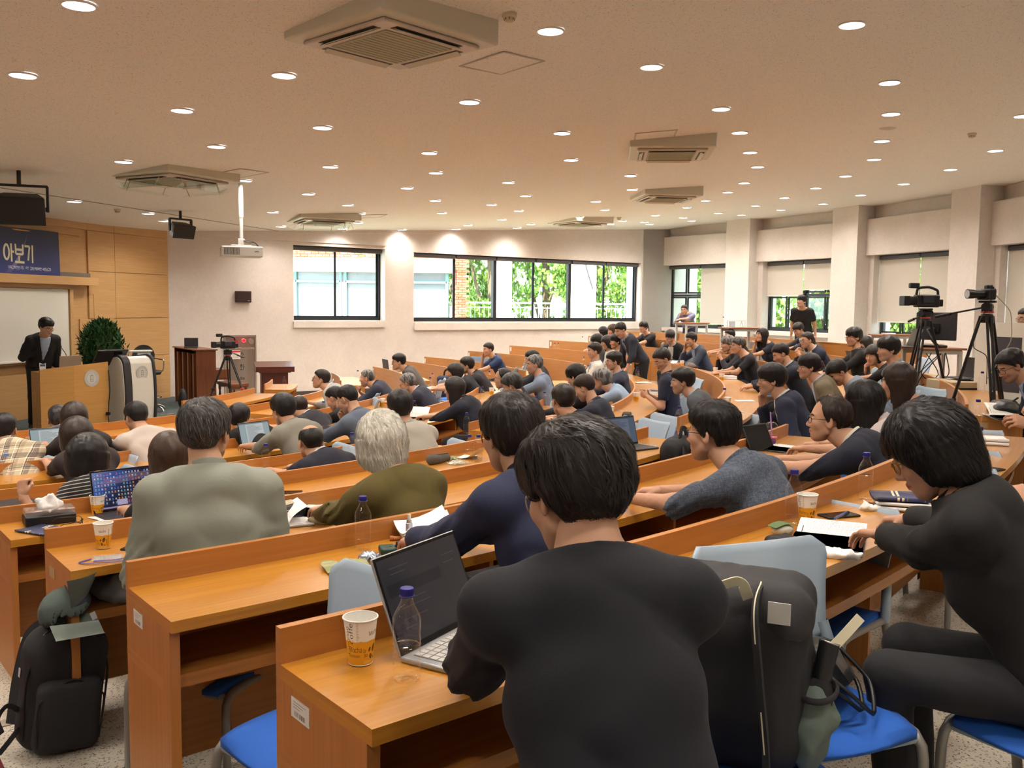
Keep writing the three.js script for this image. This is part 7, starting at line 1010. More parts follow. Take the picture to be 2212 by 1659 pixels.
// black backpack with cream straps on the chair
{
  const [x, z] = pol(rowR(0) + 0.58, -47.75), g = thing('backpack', 'large black backpack with cream straps sitting on a chair in the nearest row', 'backpack', [x, floorY(0) + 0.455, z], Math.atan2(CX - x, CZ - z) - 1.15);
  part(g, 'body', nets(wr(blend([rb3(0, 0.2, 0.06, 0.2, 0.2, 0.13, 0.08), rb3(0, 0.36, 0.08, 0.18, 0.07, 0.11, 0.06)], 0.06), 0.012, 9), [-0.28, -0.03, -0.14], [0.28, 0.5, 0.26], 0.012), nylonSoft);
  part(g, 'top_flap', nets(wr(blend([rb3(0, 0.37, 0.06, 0.205, 0.075, 0.125, 0.07)], 0.03), 0.01, 12), [-0.28, 0.26, -0.12], [0.28, 0.5, 0.24], 0.012), std('#2a2a2d', 0.75)); part(g, 'side_pocket', nets(wr(blend([el(-0.2, 0.09, 0.06, 0.05, 0.1, 0.1), el(-0.21, 0.14, 0.06, 0.045, 0.05, 0.09)], 0.03), 0.012, 18), [-0.3, -0.03, -0.1], [-0.1, 0.24, 0.22], 0.009), greenGrey, 'grey-green side pocket'); part(g, 'pocket_hem', new THREE.TorusGeometry(0.075, 0.008, 8, 28).rotateX(Math.PI / 2).scale(0.62, 1, 1.15).translate(-0.215, 0.19, 0.06), webbing);
  for (const s of [-0.09, 0.09]) part(g, 'shoulder_strap', strapG([[s, 0.42, -0.02], [s, 0.4, -0.09], [s * 1.2, 0.25, -0.11], [s * 1.4, 0.08, -0.1], [s * 1.5, -0.02, -0.13]], 0.055, 0.014), webbing); for (const s of [-0.09, 0.09]) part(g, 'webbing_stripe', strapG([[s, 0.44, -0.01], [s, 0.41, -0.105], [s * 1.2, 0.26, -0.125], [s * 1.4, 0.08, -0.115]], 0.022, 0.003), cream);
  part(g, 'grab_handle', strapG([[-0.07, 0.42, -0.06], [-0.05, 0.46, -0.07], [0.0, 0.45, -0.09], [0.06, 0.47, -0.08], [0.1, 0.44, -0.05], [0.05, 0.43, -0.03]], 0.026, 0.003, 50), cream); part(g, 'side_strap', strapG([[-0.2, 0.22, 0.12], [-0.25, 0.27, 0.16], [-0.3, 0.33, 0.2]], 0.024, 0.003), cream); part(g, 'patch', rbox(0.05, 0.05, 0.003, 0.001, -0.14, 0.4, -0.075), std('#cfd0cc', 0.5)); part(g, 'buckle', merge([rbox(0.05, 0.03, 0.012, 0.004, -0.08, -0.01, -0.17), rbox(0.05, 0.03, 0.012, 0.004, 0.12, -0.02, -0.16)]), cream);
  part(g, 'lower_strap', strapG([[-0.14, 0.0, -0.14], [-0.1, -0.05, -0.2], [0.0, -0.07, -0.22], [0.1, -0.04, -0.21], [0.15, 0.01, -0.15]], 0.03, 0.003), cream);
  const f = thing('umbrella', 'black folded umbrella in the side pocket of the cream-strapped backpack', 'umbrella', [0, 0, 0]); const m = new THREE.Matrix4().makeRotationY(g.rotation.y); const w = V(-0.215, 0.15, 0.05).applyMatrix4(m).add(g.position); f.position.copy(w); f.rotation.set(0.35, g.rotation.y, 0.15, 'YXZ'); part(f, 'handle', rod([0, 0.06, 0], [0, 0.15, 0], 0.022, 0.024, 18), blackP); part(f, 'ring', new THREE.TorusGeometry(0.022, 0.003, 6, 20).rotateX(Math.PI / 2).translate(0, 0.15, 0), metalSilver); part(f, 'canopy', lathe([[0.012, -0.1], [0.034, -0.05], [0.036, 0.03], [0.022, 0.062]], 12), nylonSoft);
}
{ // faceted black handbag
  const [x, z] = pol(rowR(0) + 0.56, -46.15), g = thing('handbag', 'glossy black handbag of triangular facets lying on the second chair', 'handbag', [x, floorY(0) + 0.45, z], Math.atan2(CX - x, CZ - z) + 0.2), P0 = [], fac = 9; seed = 61;
  const q = (i, j) => { const a = i / fac * Math.PI, w = 0.2 * Math.sin(0.25 + a * 0.84), h = 0.13 * Math.sin(0.3 + a * 0.8); const b = j / 6 * Math.PI * 2; return [(i / fac - 0.5) * 0.42, 0.09 + Math.sin(b) * (h * 0.75) + (hash(i, j % 6, 3) - 0.5) * 0.02, Math.cos(b) * w * 0.62]; };
  const pos = []; for (let i = 0; i < fac; i++) for (let j = 0; j < 6; j++) { const a = q(i, j), b = q(i + 1, j), c = q(i + 1, j + 1), d = q(i, j + 1); if ((i + j) % 2) pos.push(...a, ...b, ...c, ...a, ...c, ...d); else pos.push(...a, ...b, ...d, ...b, ...c, ...d); } const geo = new THREE.BufferGeometry(); geo.setAttribute('position', new THREE.Float32BufferAttribute(pos.map((v, i) => i % 3 === 1 ? Math.max(0.004, v) : v), 3)); geo.computeVertexNormals(); boxUV(geo);
  part(g, 'body', geo, phy('#15161a', 0.25, { side: THREE.DoubleSide, clearcoat: 0.4 })); for (const s of [-1, 1]) part(g, 'handle', tube([[-0.09, 0.15, s * 0.06], [-0.07, 0.08, -0.13 * 1 + s * 0.02], [0.02, 0.03, -0.17 + s * 0.015], [0.09, 0.09, -0.13 + s * 0.02], [0.1, 0.15, s * 0.06]], 0.006, 30), blackP);
}
// black bag on the shelf side behind the open laptop
{ const [x, y, z] = tp(1, 0.62, -47.2), g = thing('shoulder_bag', 'black padded bag behind the open laptop between the first two desks', 'bag', [x, floorY(1) + 0.46, z], facing(-47.2)); part(g, 'body', nets(wr(blend([rb3(0, 0.13, 0, 0.2, 0.12, 0.09, 0.06), rb3(0, 0.2, 0.02, 0.16, 0.08, 0.07, 0.05)], 0.04), 0.008, 10), [-0.27, -0.03, -0.16], [0.27, 0.34, 0.16], 0.011), nylonSoft); part(g, 'zip', tube([[-0.17, 0.2, 0.095], [0, 0.27, 0.085], [0.17, 0.2, 0.095]], 0.004, 24), blackP); part(g, 'loop', tube([[-0.2, 0.14, 0.02], [-0.25, 0.1, 0.03], [-0.24, 0.04, 0.03], [-0.2, 0.08, 0.02]], 0.008, 20), webbing); }
{ // empty blue seat seen under the nearest desk's left end
  const [x, z] = pol(rowR(1) + 0.78, -49.75); chair([x, floorY(1), z], Math.atan2(CX - x, CZ - z), 'chair whose bright blue seat shows left of the nearest desk end'); }
// rucksack on the floor with a sun cap on top
{
  const x = -1.8, z = -3.52, g = thing('rucksack', 'black rucksack standing in the aisle against the third desk end', 'backpack', [x, floorY(2), z], 0.75); g.rotation.z = -0.12;
  part(g, 'body', nets(wr(blend([rb3(0, 0.22, 0, 0.15, 0.22, 0.09, 0.07), rb3(0, 0.4, 0.0, 0.125, 0.08, 0.08, 0.06)], 0.05), 0.006, 9), [-0.22, -0.03, -0.16], [0.22, 0.54, 0.16], 0.011), nylon); part(g, 'front_pocket', nets(wr(rb3(0, 0.15, 0.1, 0.12, 0.14, 0.045, 0.04), 0.005, 12), [-0.18, -0.02, 0.0], [0.18, 0.34, 0.18], 0.01), nylonSoft);
  part(g, 'zip', merge([tube([[-0.145, 0.06, 0.06], [-0.15, 0.3, 0.06], [-0.1, 0.46, 0.05], [0, 0.495, 0.045], [0.1, 0.46, 0.05], [0.15, 0.3, 0.06], [0.145, 0.06, 0.06]], 0.0045, 50), tube([[-0.115, 0.05, 0.13], [-0.118, 0.22, 0.13], [0, 0.295, 0.125], [0.118, 0.22, 0.13], [0.115, 0.05, 0.13]], 0.004, 40)]), std('#0e0e10', 0.4)); for (const s of [-1, 1]) part(g, 'shoulder_strap', strapG([[s * 0.06, 0.46, -0.06], [s * 0.09, 0.42, -0.13], [s * 0.12, 0.25, -0.14], [s * 0.14, 0.07, -0.1]], 0.06, 0.014), webbing); part(g, 'grab_handle', strapG([[-0.08, 0.46, -0.06], [-0.07, 0.53, -0.09], [0.0, 0.55, -0.1], [0.05, 0.53, -0.09], [0.06, 0.47, -0.06]], 0.035, 0.01), webbing); part(g, 'side_strap', merge([strapG([[-0.15, 0.16, 0], [-0.2, 0.19, 0.02], [-0.23, 0.15, 0.03], [-0.21, 0.09, 0.03]], 0.02, 0.003), strapG([[-0.15, 0.1, 0.03], [-0.19, 0.06, 0.05], [-0.22, 0.02, 0.05]], 0.02, 0.003)]), webbing); part(g, 'tag', rbox(0.003, 0.035, 0.02, 0.001, -0.155, 0.3, -0.02), std('#b9bcc6', 0.5));
  const c = thing('sun_cap', 'grey-green sun cap with wide brim and neck flap lying on the rucksack', 'cap', [x + 0.08, floorY(2) + 0.5, z - 0.03], 0.55), capM = std('#707a74', 0.85, { bumpMap: weave, bumpScale: 0.0008 });
  part(c, 'crown', nets((X, Y, Z) => { const d = el(-0.02, 0.06, 0, 0.1, 0.085, 0.095)(X, Y, Z) + 0.006 * noise(X * 22, Y * 22, Z * 22); return smax(d, -el(-0.02, 0.04, 0, 0.094, 0.08, 0.09)(X, Y, Z), 0.004); }, [-0.16, -0.05, -0.13], [0.13, 0.18, 0.13], 0.007), std('#4d5a55', 0.85)); const br = part(c, 'brim', gridGeo(18, 8, (s, v, sd) => { const a = s * 1.25, R = 0.085 + v * 0.1; return [Math.cos(a) * R - 0.03, 0.06 + v * 0.1 + 0.05 * s * s * v + (sd ? -0.002 : 0), Math.sin(a) * R]; }), capM); part(c, 'neck_flap', gridGeo(14, 8, (s, v, sd) => [-0.09 + v * 0.06 + 0.1 * v, 0.03 - 0.05 * v + 0.02 * Math.sin(s * 5), s * 0.11 * (1 - 0.3 * v) + 0.06 + v * 0.05 + (sd ? 0.002 : 0)]), capM); part(c, 'mesh_panel', nets((X, Y, Z) => Math.max(el(-0.015, 0.075, 0.0, 0.098, 0.078, 0.092)(X, Y, Z), -(X - 0.01)), [-0.02, -0.03, -0.12], [0.13, 0.18, 0.12], 0.009), std('#3b3d4a', 0.9)); part(c, 'label', rbox(0.02, 0.03, 0.002, 0.0008, 0.06, 0.02, 0.12), std('#c3c6cc', 0.5)); c.rotation.z = 0.35;
}
// desk of the sage windbreaker: badge and lanyard; black booklet with spectacles; tissue box
{ const g = thing('name_badge', 'white name badge with purple lanyard at the third desk end', 'badge', tp(2, 0.29, -50.15), 0.4); part(g, 'card', rbox(0.1, 0.002, 0.07, 0.0008, 0, 0.002, 0), paperM); part(g, 'sleeve', rbox(0.112, 0.0012, 0.085, 0.0005, 0, 0.0036, 0), phy('#ffffff', 0.05, { transmission: 0.9, thickness: 0 })); part(g, 'lanyard', strapG([[-0.06, 0.003, 0], [-0.1, 0.004, 0.05], [-0.02, 0.006, 0.09], [0.08, 0.004, 0.07], [0.1, 0.004, 0.03], [0.03, 0.006, 0.06], [-0.05, 0.004, 0.045]], 0.009, 0.001, 60), std('#34308f', 0.6)); }
{ const g = thing('tissue_box', 'black and clear tissue box with a white tissue puffing out', 'tissue box', tp(3, 0.12, -49.75), facing(-49.6) - 0.1); part(g, 'tray', rbox(0.24, 0.05, 0.125, 0.008, 0, 0.025, 0, 2), blackP); part(g, 'lid', rbox(0.232, 0.03, 0.118, 0.006, 0, 0.065, 0, 2), phy('#ffffff', 0.05, { transmission: 0.9, thickness: 0 })); part(g, 'tissue', nets(wr(blend([el(0, 0.09, 0, 0.055, 0.03, 0.04), el(0.01, 0.12, 0.005, 0.03, 0.03, 0.02), el(-0.03, 0.105, -0.01, 0.03, 0.025, 0.02), rc(0.01, 0.11, 0, 0.02, 0.15, 0.005, 0.018, 0.004)], 0.02), 0.012, 34), [-0.09, 0.05, -0.07], [0.09, 0.17, 0.07], 0.005), paperM); }
booklet(tp(3, 0.3, -50.1), facing(-50) + 0.5, 'dark glossy booklet under spectacles in front of the tissue box', { cover: 1, t: 0.01 }); 
function spectacles(pos, turn, label) { const g = thing('spectacles', label, 'glasses', pos, turn); part(g, 'frame', makeGlasses().clone().translate(0, 0.025, -0.05), metalDark); }
spectacles(tp(3, 0.31, -49.5).map((v, i) => i === 1 ? v + 0.012 : v), 2.2, 'folded spectacles lying before the tissue box'); spectacles(tp(2, 0.31, -1.0).map((v, i) => i === 1 ? v + 0.05 : v), 1.2, 'black spectacles resting on the stacked booklets of the middle block');
{ const g = thing('black_laptop_case', 'black closed laptop lying over the left edge of a far desk end', 'laptop', tp(4, 0.22, -49.75), facing(-49.6) + 0.15); part(g, 'lid', rbox(0.36, 0.012, 0.26, 0.006, 0, 0.03, 0, 2), std('#1b1c20', 0.45)); part(g, 'base', rbox(0.36, 0.014, 0.26, 0.006, 0, 0.012, 0, 2), blackP); part(g, 'strap', strapG([[0.1, 0.03, 0.12], [0.13, 0.02, 0.16], [0.15, -0.03, 0.2], [0.16, -0.08, 0.21]], 0.03, 0.003), webbing); }
// olive blouse's pouch, pencil case, snack wrapper, spray bottle, keys, wallet
{ const g = thing('pouch', 'small black zip pouch with clear lid before the olive blouse', 'pouch', tp(2, 0.14, -46.35), facing(-46) + 0.3); part(g, 'body', nets(rb3(0, 0.04, 0, 0.075, 0.042, 0.055, 0.025), [-0.1, -0.02, -0.08], [0.1, 0.1, 0.08], 0.006), std('#161618', 0.4)); part(g, 'window', rbox(0.11, 0.004, 0.07, 0.002, 0, 0.083, 0), std('#b9ad92', 0.15)); part(g, 'zip', tube([[-0.07, 0.06, 0.05], [0, 0.06, 0.058], [0.07, 0.06, 0.05]], 0.003, 12), metalSilver); }
{ const g = thing('handkerchief', 'crumpled cream handkerchief by the olive sleeve', 'cloth', tp(2, 0.3, -46.0)); part(g, 'cloth', nets(wr(blend([el(0, 0.015, 0, 0.06, 0.02, 0.04), el(0.04, 0.02, 0.02, 0.03, 0.02, 0.03)], 0.02), 0.01, 40), [-0.1, -0.01, -0.08], [0.12, 0.07, 0.08], 0.006), std('#c9c1a0', 0.9)); }
{ const g = thing('pencil_case', 'soft grey pencil case on the fourth desk', 'pencil case', tp(3, 0.14, -37.0), facing(-37) + 0.1); part(g, 'body', nets(wr(rc(-0.09, 0.035, 0, 0.1, 0.03, 0, 0.036, 0.03), 0.006, 16), [-0.15, -0.02, -0.06], [0.16, 0.09, 0.06], 0.006), std('#55534d', 0.95)); part(g, 'zip', tube([[-0.09, 0.07, 0.01], [0.1, 0.06, 0.01]], 0.0035, 8), std('#3b3934', 0.6)); }
const foilT = canvasTex(256, 256, (g) => { g.fillStyle = '#9ea274'; g.fillRect(0, 0, 256, 256); g.fillStyle = '#878b5e'; g.fillRect(0, 0, 256, 26); g.fillRect(0, 230, 256, 26); g.fillStyle = '#9c5230'; g.beginPath(); g.ellipse(170, 90, 46, 22, -0.3, 0, 7); g.ellipse(150, 110, 30, 16, 0.4, 0, 7); g.fill(); g.fillStyle = '#3c3f26'; g.font = 'bold 34px serif'; g.save(); g.translate(60, 160); g.rotate(-0.2); g.fillText('choco', 0, 0); g.restore(); g.fillStyle = '#686b48'; for (let i = 0; i < 6; i++) g.fillRect(50, 178 + i * 8, 90, 3); });
function wrapper(pos, turn, label, s, mat) { const g = thing('snack_wrapper', label, 'wrapper', pos, turn); part(g, 'foil', gridGeo(16, 12, (a, v, sd) => [a * s * (1 + 0.12 * Math.sin(v * 5)), 0.012 + 0.016 * (1 - a * a) * (1 - (2 * v - 1) ** 2) + 0.012 * noise(a * 4 + 3, v * 5, s * 90) + (sd ? -0.0012 : 0), (v - 0.5) * s * 1.7]), mat); const u = g.children[0].geometry.attributes; for (let i = 0; i < u.uv.count; i++) u.uv.setXY(i, u.position.getX(i) / s / 2 + 0.5, u.position.getZ(i) / s / 1.7 + 0.5); part(g, 'crimp', rbox(s * 1.9, 0.003, 0.012, 0.001, 0, 0.012, s * 0.86), mat); }
wrapper(tp(1, 0.25, -48.25), 0.3, 'crumpled olive green snack wrapper on the second desk', 0.075, std('#ffffff', 0.35, { map: foilT })); wrapper(tp(1, 0.2, -47.75), 1.3, 'torn silver and blue foil wrapper beside the green one', 0.035, std('#9aa4b4', 0.25, { metalness: 0.6 })); wrapper(tp(3, 0.28, -36.8), 0.6, 'clear plastic wrapper below the grey pencil case', 0.06, phy('#e8ebe4', 0.1, { transmission: 0.7, thickness: 0 })); wrapper(tp(3, 0.14, -36.2), 0.9, 'small green candy wrapper at the end of the pencil case', 0.03, std('#8f9a72', 0.35));
{ const g = thing('spray_bottle', 'slim silver pump spray bottle standing near the white booklets', 'spray bottle', tp(1, 0.1, -46.75)); part(g, 'tube_body', lathe([[0.0001, 0], [0.0125, 0.001], [0.0135, 0.004], [0.0135, 0.075], [0.0115, 0.08], [0.0001, 0.08]], 20), std('#a9aab6', 0.25, { metalness: 0.6 })); part(g, 'collar', rod([0, 0.08, 0], [0, 0.092, 0], 0.0105, 0.0105, 16), metalSilver); part(g, 'pump', rod([0, 0.092, 0], [0, 0.112, 0], 0.007, 0.0065, 14), std('#d9d7d0', 0.4)); }
{ const g = thing('cork_stick', 'small wooden stick lying behind the spray bottle', 'stick', tp(1, 0.05, -46.75), 0.2); part(g, 'shaft', rod([-0.03, 0.009, 0], [0.035, 0.009, 0], 0.0085, 0.0085, 14), std('#b9763a', 0.6)); part(g, 'head', rod([-0.045, 0.01, 0], [-0.03, 0.01, 0], 0.01, 0.01, 14), std('#a5622c', 0.6)); }
{ const g = thing('key_case', 'dark green leather key case with keys on the second desk', 'key case', tp(1, 0.17, -47.35), 0.3); part(g, 'leather', rbox(0.06, 0.028, 0.075, 0.01, 0, 0.014, 0, 3), std('#1e4034', 0.5)); part(g, 'stud', new THREE.CylinderGeometry(0.004, 0.004, 0.002, 12).translate(0.01, 0.029, 0.01), goldMetal); part(g, 'keyring', new THREE.TorusGeometry(0.013, 0.0014, 6, 20).rotateX(1.5).translate(0.045, 0.008, 0.02), metalSilver); part(g, 'key', merge([rbox(0.04, 0.002, 0.008, 0.0008, 0.07, 0.004, 0.03), new THREE.CylinderGeometry(0.01, 0.01, 0.002, 14).translate(0.055, 0.005, 0.03)]), metalSilver); }
{ const g = thing('wallet', 'brown-black leather wallet beside the keys, behind the laptop', 'wallet', tp(1, 0.17, -46.9), 0.6); part(g, 'leather', rbox(0.1, 0.026, 0.09, 0.008, 0, 0.013, 0, 2), std('#2b2322', 0.55)); part(g, 'edge', rbox(0.092, 0.006, 0.002, 0.001, 0, 0.014, 0.045), std('#4a3b38', 0.6)); }
{ const g = thing('ballpoint_pen', 'blue ballpoint pen lying above the wallet', 'pen', tp(1, 0.12, -47.1), 1.1); part(g, 'barrel', rod([-0.07, 0.005, 0], [0.05, 0.005, 0], 0.0045, 0.0045, 10), std('#3d4fa8', 0.4)); part(g, 'tip', rod([0.05, 0.005, 0], [0.068, 0.005, 0], 0.004, 0.001, 10), metalSilver); }
{ const g = thing('tablet', 'tablet in an open cover leaning before the navy suited man', 'tablet', tp(1, 0.08, -34.2), facing(-34) - 0.3), s = new THREE.Group(); s.name = 'slab'; s.rotation.x = -0.45; g.add(s); part(s, 'housing', rbox(0.25, 0.18, 0.008, 0.003, 0, 0.095, 0, 2), darkAlu); part(s, 'display', rbox(0.235, 0.165, 0.001, 0.0004, 0, 0.095, 0.0046), screens.off); part(g, 'stand', rbox(0.24, 0.09, 0.004, 0.002, 0, 0.045, -0.075).rotateX(0.0), blackP); }
{ const g = thing('iced_drink', 'clear domed plastic cup with pink-purple drink and lilac straw', 'cup', tp(1, 0.06, -33.35)); const pl = phy('#ffffff', 0.04, { transmission: 1, thickness: 0, ior: 1.4 }); part(g, 'cup', lathe([[0.0001, 0.002], [0.029, 0.002], [0.031, 0.01], [0.044, 0.115], [0.046, 0.12]], 28), pl); part(g, 'dome_lid', lathe([[0.048, 0.118], [0.048, 0.124], [0.044, 0.13], [0.04, 0.15], [0.026, 0.165], [0.012, 0.169]], 28), pl); part(g, 'drink', lathe([[0.0001, 0.004], [0.028, 0.005], [0.0345, 0.05], [0.0001, 0.05]], 24), phy('#7a3fb0', 0.1, { transmission: 0.4, thickness: 0 })); part(g, 'upper_drink', lathe([[0.0001, 0.0505], [0.0346, 0.0505], [0.037, 0.072], [0.0001, 0.072]], 24), phy('#d8486e', 0.1, { transmission: 0.4, thickness: 0 })); part(g, 'straw', rod([0.01, 0.01, 0], [-0.012, 0.235, 0.006], 0.0042, 0.0042, 10), std('#b98fd0', 0.4)); }
// woman's side: napkin, mask pouch, seaweed snack, pen, crumbs
{ const g = thing('napkin', 'crumpled white paper napkin under the thick open book', 'napkin', tp(0, 0.36, -44.15)); part(g, 'paper', nets(wr(blend([el(0, 0.012, 0, 0.06, 0.014, 0.035), el(0.04, 0.012, 0.02, 0.04, 0.012, 0.03), el(-0.04, 0.014, -0.015, 0.03, 0.014, 0.022)], 0.02), 0.008, 46), [-0.1, -0.005, -0.07], [0.11, 0.05, 0.07], 0.0045), paperM); }
{ const g = thing('cloth_pouch', 'small black cloth pouch lying left of the thick open book', 'pouch', tp(0, 0.19, -44.25), 0.5); part(g, 'cloth', nets(wr(rb3(0, 0.02, 0, 0.055, 0.022, 0.04, 0.016), 0.006, 26), [-0.08, -0.01, -0.06], [0.08, 0.06, 0.06], 0.005), nylon); part(g, 'drawstring', tube([[0.05, 0.03, 0], [0.075, 0.02, 0.01], [0.08, 0.006, 0.03]], 0.002, 10), webbing); }
{ const g = thing('rice_snack', 'wrapped green and white snack by the crumpled bottle', 'snack', tp(0, 0.1, -43.6), 0.4); part(g, 'rice', nets(wr(el(0, 0.02, 0, 0.045, 0.02, 0.03), 0.004, 40), [-0.06, -0.01, -0.05], [0.06, 0.05, 0.05], 0.005), std('#c9cbb8', 0.5)); part(g, 'leaf', gridGeo(8, 6, (s, v, sd) => [s * 0.05, 0.036 + 0.008 * Math.cos(s * 2) + (sd ? -0.001 : 0.001), (v - 0.5) * 0.05]), std('#4d6b3a', 0.5)); }
{ const g = thing('torn_wrapper', 'torn tissue and brown wrapper behind the woman hands', 'wrapper', tp(0, 0.17, -41.2), 0.4); part(g, 'tissue', nets(wr(blend([el(0, 0.012, 0, 0.05, 0.012, 0.035), rc(-0.03, 0.01, 0, -0.04, 0.05, 0.0, 0.016, 0.003)], 0.01), 0.008, 46), [-0.08, -0.005, -0.06], [0.08, 0.07, 0.06], 0.0045), paperM); part(g, 'wrapper', gridGeo(8, 6, (s, v, sd) => [0.02 + s * 0.03, 0.026 + 0.006 * noise(s * 4, v * 5, 1) + (sd ? -0.001 : 0), (v - 0.5) * 0.04]), std('#5a3826', 0.4)); }
{ const g = thing('gel_pen', 'clear blue gel pen in the woman hand on her book', 'pen', [1.22, tableY(0) + 0.062, -3.33], 0.9); part(g, 'barrel', rod([-0.07, 0, 0], [0.05, 0.0, 0], 0.0048, 0.0048, 10), phy('#6f86c8', 0.1, { transmission: 0.5, thickness: 0 })); part(g, 'grip', rod([0.03, 0, 0], [0.055, 0, 0], 0.0056, 0.005, 10), std('#26337a', 0.5)); part(g, 'tip', rod([0.055, 0, 0], [0.07, -0.004, 0], 0.004, 0.001, 10), metalSilver); }
cup([1.632, -0.72, -2.99], 2.9, 'printed coffee cup held in a hand at the right edge');
// third desk end: small backpack behind the grey spreadsheet laptop, black case on the curved desk
{ const [x, y, z] = tp(2, 0.5, -33.0), g = thing('small_backpack', 'black daypack with loop handle on the chair beside the grey laptop', 'backpack', [x, floorY(2) + 0.46, z], facing(-33) + Math.PI); part(g, 'body', nets(wr(blend([rb3(0, 0.17, 0, 0.15, 0.18, 0.1, 0.07), el(0, 0.32, 0.0, 0.12, 0.06, 0.08)], 0.05), 0.014, 11), [-0.22, -0.03, -0.16], [0.22, 0.46, 0.16], 0.013), nylon); part(g, 'loop_handle', strapG([[-0.05, 0.34, -0.03], [-0.04, 0.42, -0.03], [0.03, 0.44, -0.03], [0.06, 0.36, -0.03]], 0.035, 0.012), webbing); part(g, 'strap', strapG([[0.1, 0.32, -0.08], [0.16, 0.24, -0.11], [0.14, 0.1, -0.12]], 0.05, 0.012), webbing); chair([x, floorY(2), z], facing(-33) + Math.PI, 'chair carrying the black daypack beside the grey laptop'); }
{ const g = thing('zip_case', 'black zip case beneath curling paper on the curved desk', 'case', tp(3, 0.26, -21.3), facing(-21) + 0.2); part(g, 'body', rbox(0.22, 0.055, 0.1, 0.022, 0, 0.03, 0, 3), nylon); part(g, 'zip', tube([[-0.1, 0.05, 0.05], [0, 0.052, 0.053], [0.1, 0.05, 0.05]], 0.003, 10), metalSilver); }
{ const g = thing('cap', 'small dark navy cap by the blue-shirted man spectacles', 'cap', tp(2, 0.26, -25.9), 0.5); part(g, 'crown', lathe([[0.085, 0], [0.085, 0.03], [0.07, 0.075], [0.03, 0.1], [0.0001, 0.104]], 24), std('#1d2238', 0.8)); part(g, 'peak', rbox(0.13, 0.006, 0.1, 0.003, 0, 0.006, 0.11), std('#1d2238', 0.8)); }
{ const g = thing('soft_bag', 'black soft leather bag lying on the desk at the right edge', 'bag', tp(0, 0.26, -25.4), facing(-25)); part(g, 'body', nets(wr(blend([rb3(0, 0.05, 0, 0.22, 0.05, 0.1, 0.04), el(-0.05, 0.09, 0, 0.14, 0.035, 0.07)], 0.03), 0.01, 14), [-0.28, -0.02, -0.15], [0.28, 0.16, 0.15], 0.012), std('#19181a', 0.4)); part(g, 'handle', tube([[-0.1, 0.1, 0.03], [-0.05, 0.14, 0.08], [0.06, 0.13, 0.09], [0.1, 0.09, 0.04]], 0.007, 20), blackP); const n = thing('notebook', 'thin brown notebook at the foot of the black soft bag', 'notebook', tp(0, 0.37, -27.0), facing(-26)); part(n, 'cover', rbox(0.2, 0.012, 0.06, 0.004, 0, 0.007, 0), std('#2b211d', 0.5)); part(n, 'pages', rbox(0.19, 0.007, 0.055, 0.001, 0.002, 0.007, 0.002), paperM); }
{ const g = thing('brown_bag', 'dark brown bag lying on the curved desk behind the phone reader', 'bag', tp(2, 0.2, 6.5), facing(6)); part(g, 'body', nets(wr(blend([el(0, 0.05, 0, 0.2, 0.055, 0.09), el(0.1, 0.08, 0, 0.08, 0.04, 0.06)], 0.05), 0.01, 12), [-0.26, -0.02, -0.14], [0.26, 0.16, 0.14], 0.015), std('#3a231a', 0.5)); part(g, 'flap', gridGeo(10, 6, (s, v, sd) => [s * 0.15, 0.1 - 0.05 * v + (sd ? -0.003 : 0), 0.02 + v * 0.09]), std('#2e1b14', 0.5)); }
{ const g = thing('blue_bag', 'navy blue bag standing on a chair of the far block', 'bag', [...pol(rowR(6) + 0.68, 12.3)].reduce((a, v, i) => i ? [a[0], floorY(6) + 0.46, v] : [v], []), 0.4); part(g, 'body', nets(wr(rb3(0, 0.17, 0, 0.17, 0.18, 0.08, 0.05), 0.01, 9), [-0.24, -0.03, -0.13], [0.24, 0.4, 0.13], 0.016), std('#1e2a4a', 0.7)); part(g, 'handle', strapG([[-0.05, 0.33, 0], [-0.03, 0.44, 0], [0.03, 0.46, 0], [0.06, 0.33, 0]], 0.03, 0.008), webbing); }
laptop(tp(6, 0.12, 27.5), facing(27), 'dark laptop open on the far desk against the white wall', { open: 1.7, dark: 1, w: 0.34, d: 0.24 }); laptop(tp(0, 0.16, 1.5), facing(1), 'dark tablet computer standing near the stout young man', { open: 1.9, dark: 1, w: 0.26, d: 0.18 });
// empty chairs that show
[[3, 0.72, -17.6, 'empty chair pushed out right beside the man in mid grey suit'], [3, 0.66, -24.8, 'empty grey-blue chair left of the mid grey suit, at the curved desk'], [3, 0.7, -26.9, 'empty chair half hidden behind the third desk end'], [4, 0.7, -33.7, 'empty chair at the right of the off-white shirt'], [4, 0.72, 37.0, 'empty light blue chair far by the windows, left of a pair'], [4, 0.72, 35.0, 'empty light blue chair far by the windows, right of a pair'], [4, 0.72, 26.5, 'empty pale chair beyond the grey-haired blue blazer'], [6, 0.72, 15.2, 'empty pale chair before the blue bag'], [6, 0.72, 10, 'empty pale chair right below the blue bag'], [3, 0.72, 0.5, 'empty blue-grey chair right of the standing bending man'], [3, 0.72, -3.2, 'empty blue-grey chair nearest below the bending man'], [0, 0.72, 20.5, 'empty chair near the extinguisher in the last row'], [2, 0.72, 8.3, 'empty chair by the wavy grey-haired man'], [0, 0.72, -1.5, 'empty blue-grey chair below the camcorder'], [7, 0.72, -9, 'empty chair right of the light grey suit'], [8, 0.72, 6.5, 'empty chair at the lone front desk'], [1, 0.72, -27.6, 'empty chair beside the wavy brown-haired woman']].forEach(([k, d, t, n]) => { const [x, z] = pol(rowR(k) + d, t); chair([x, floorY(k), z], Math.atan2(CX - x, CZ - z), n); });
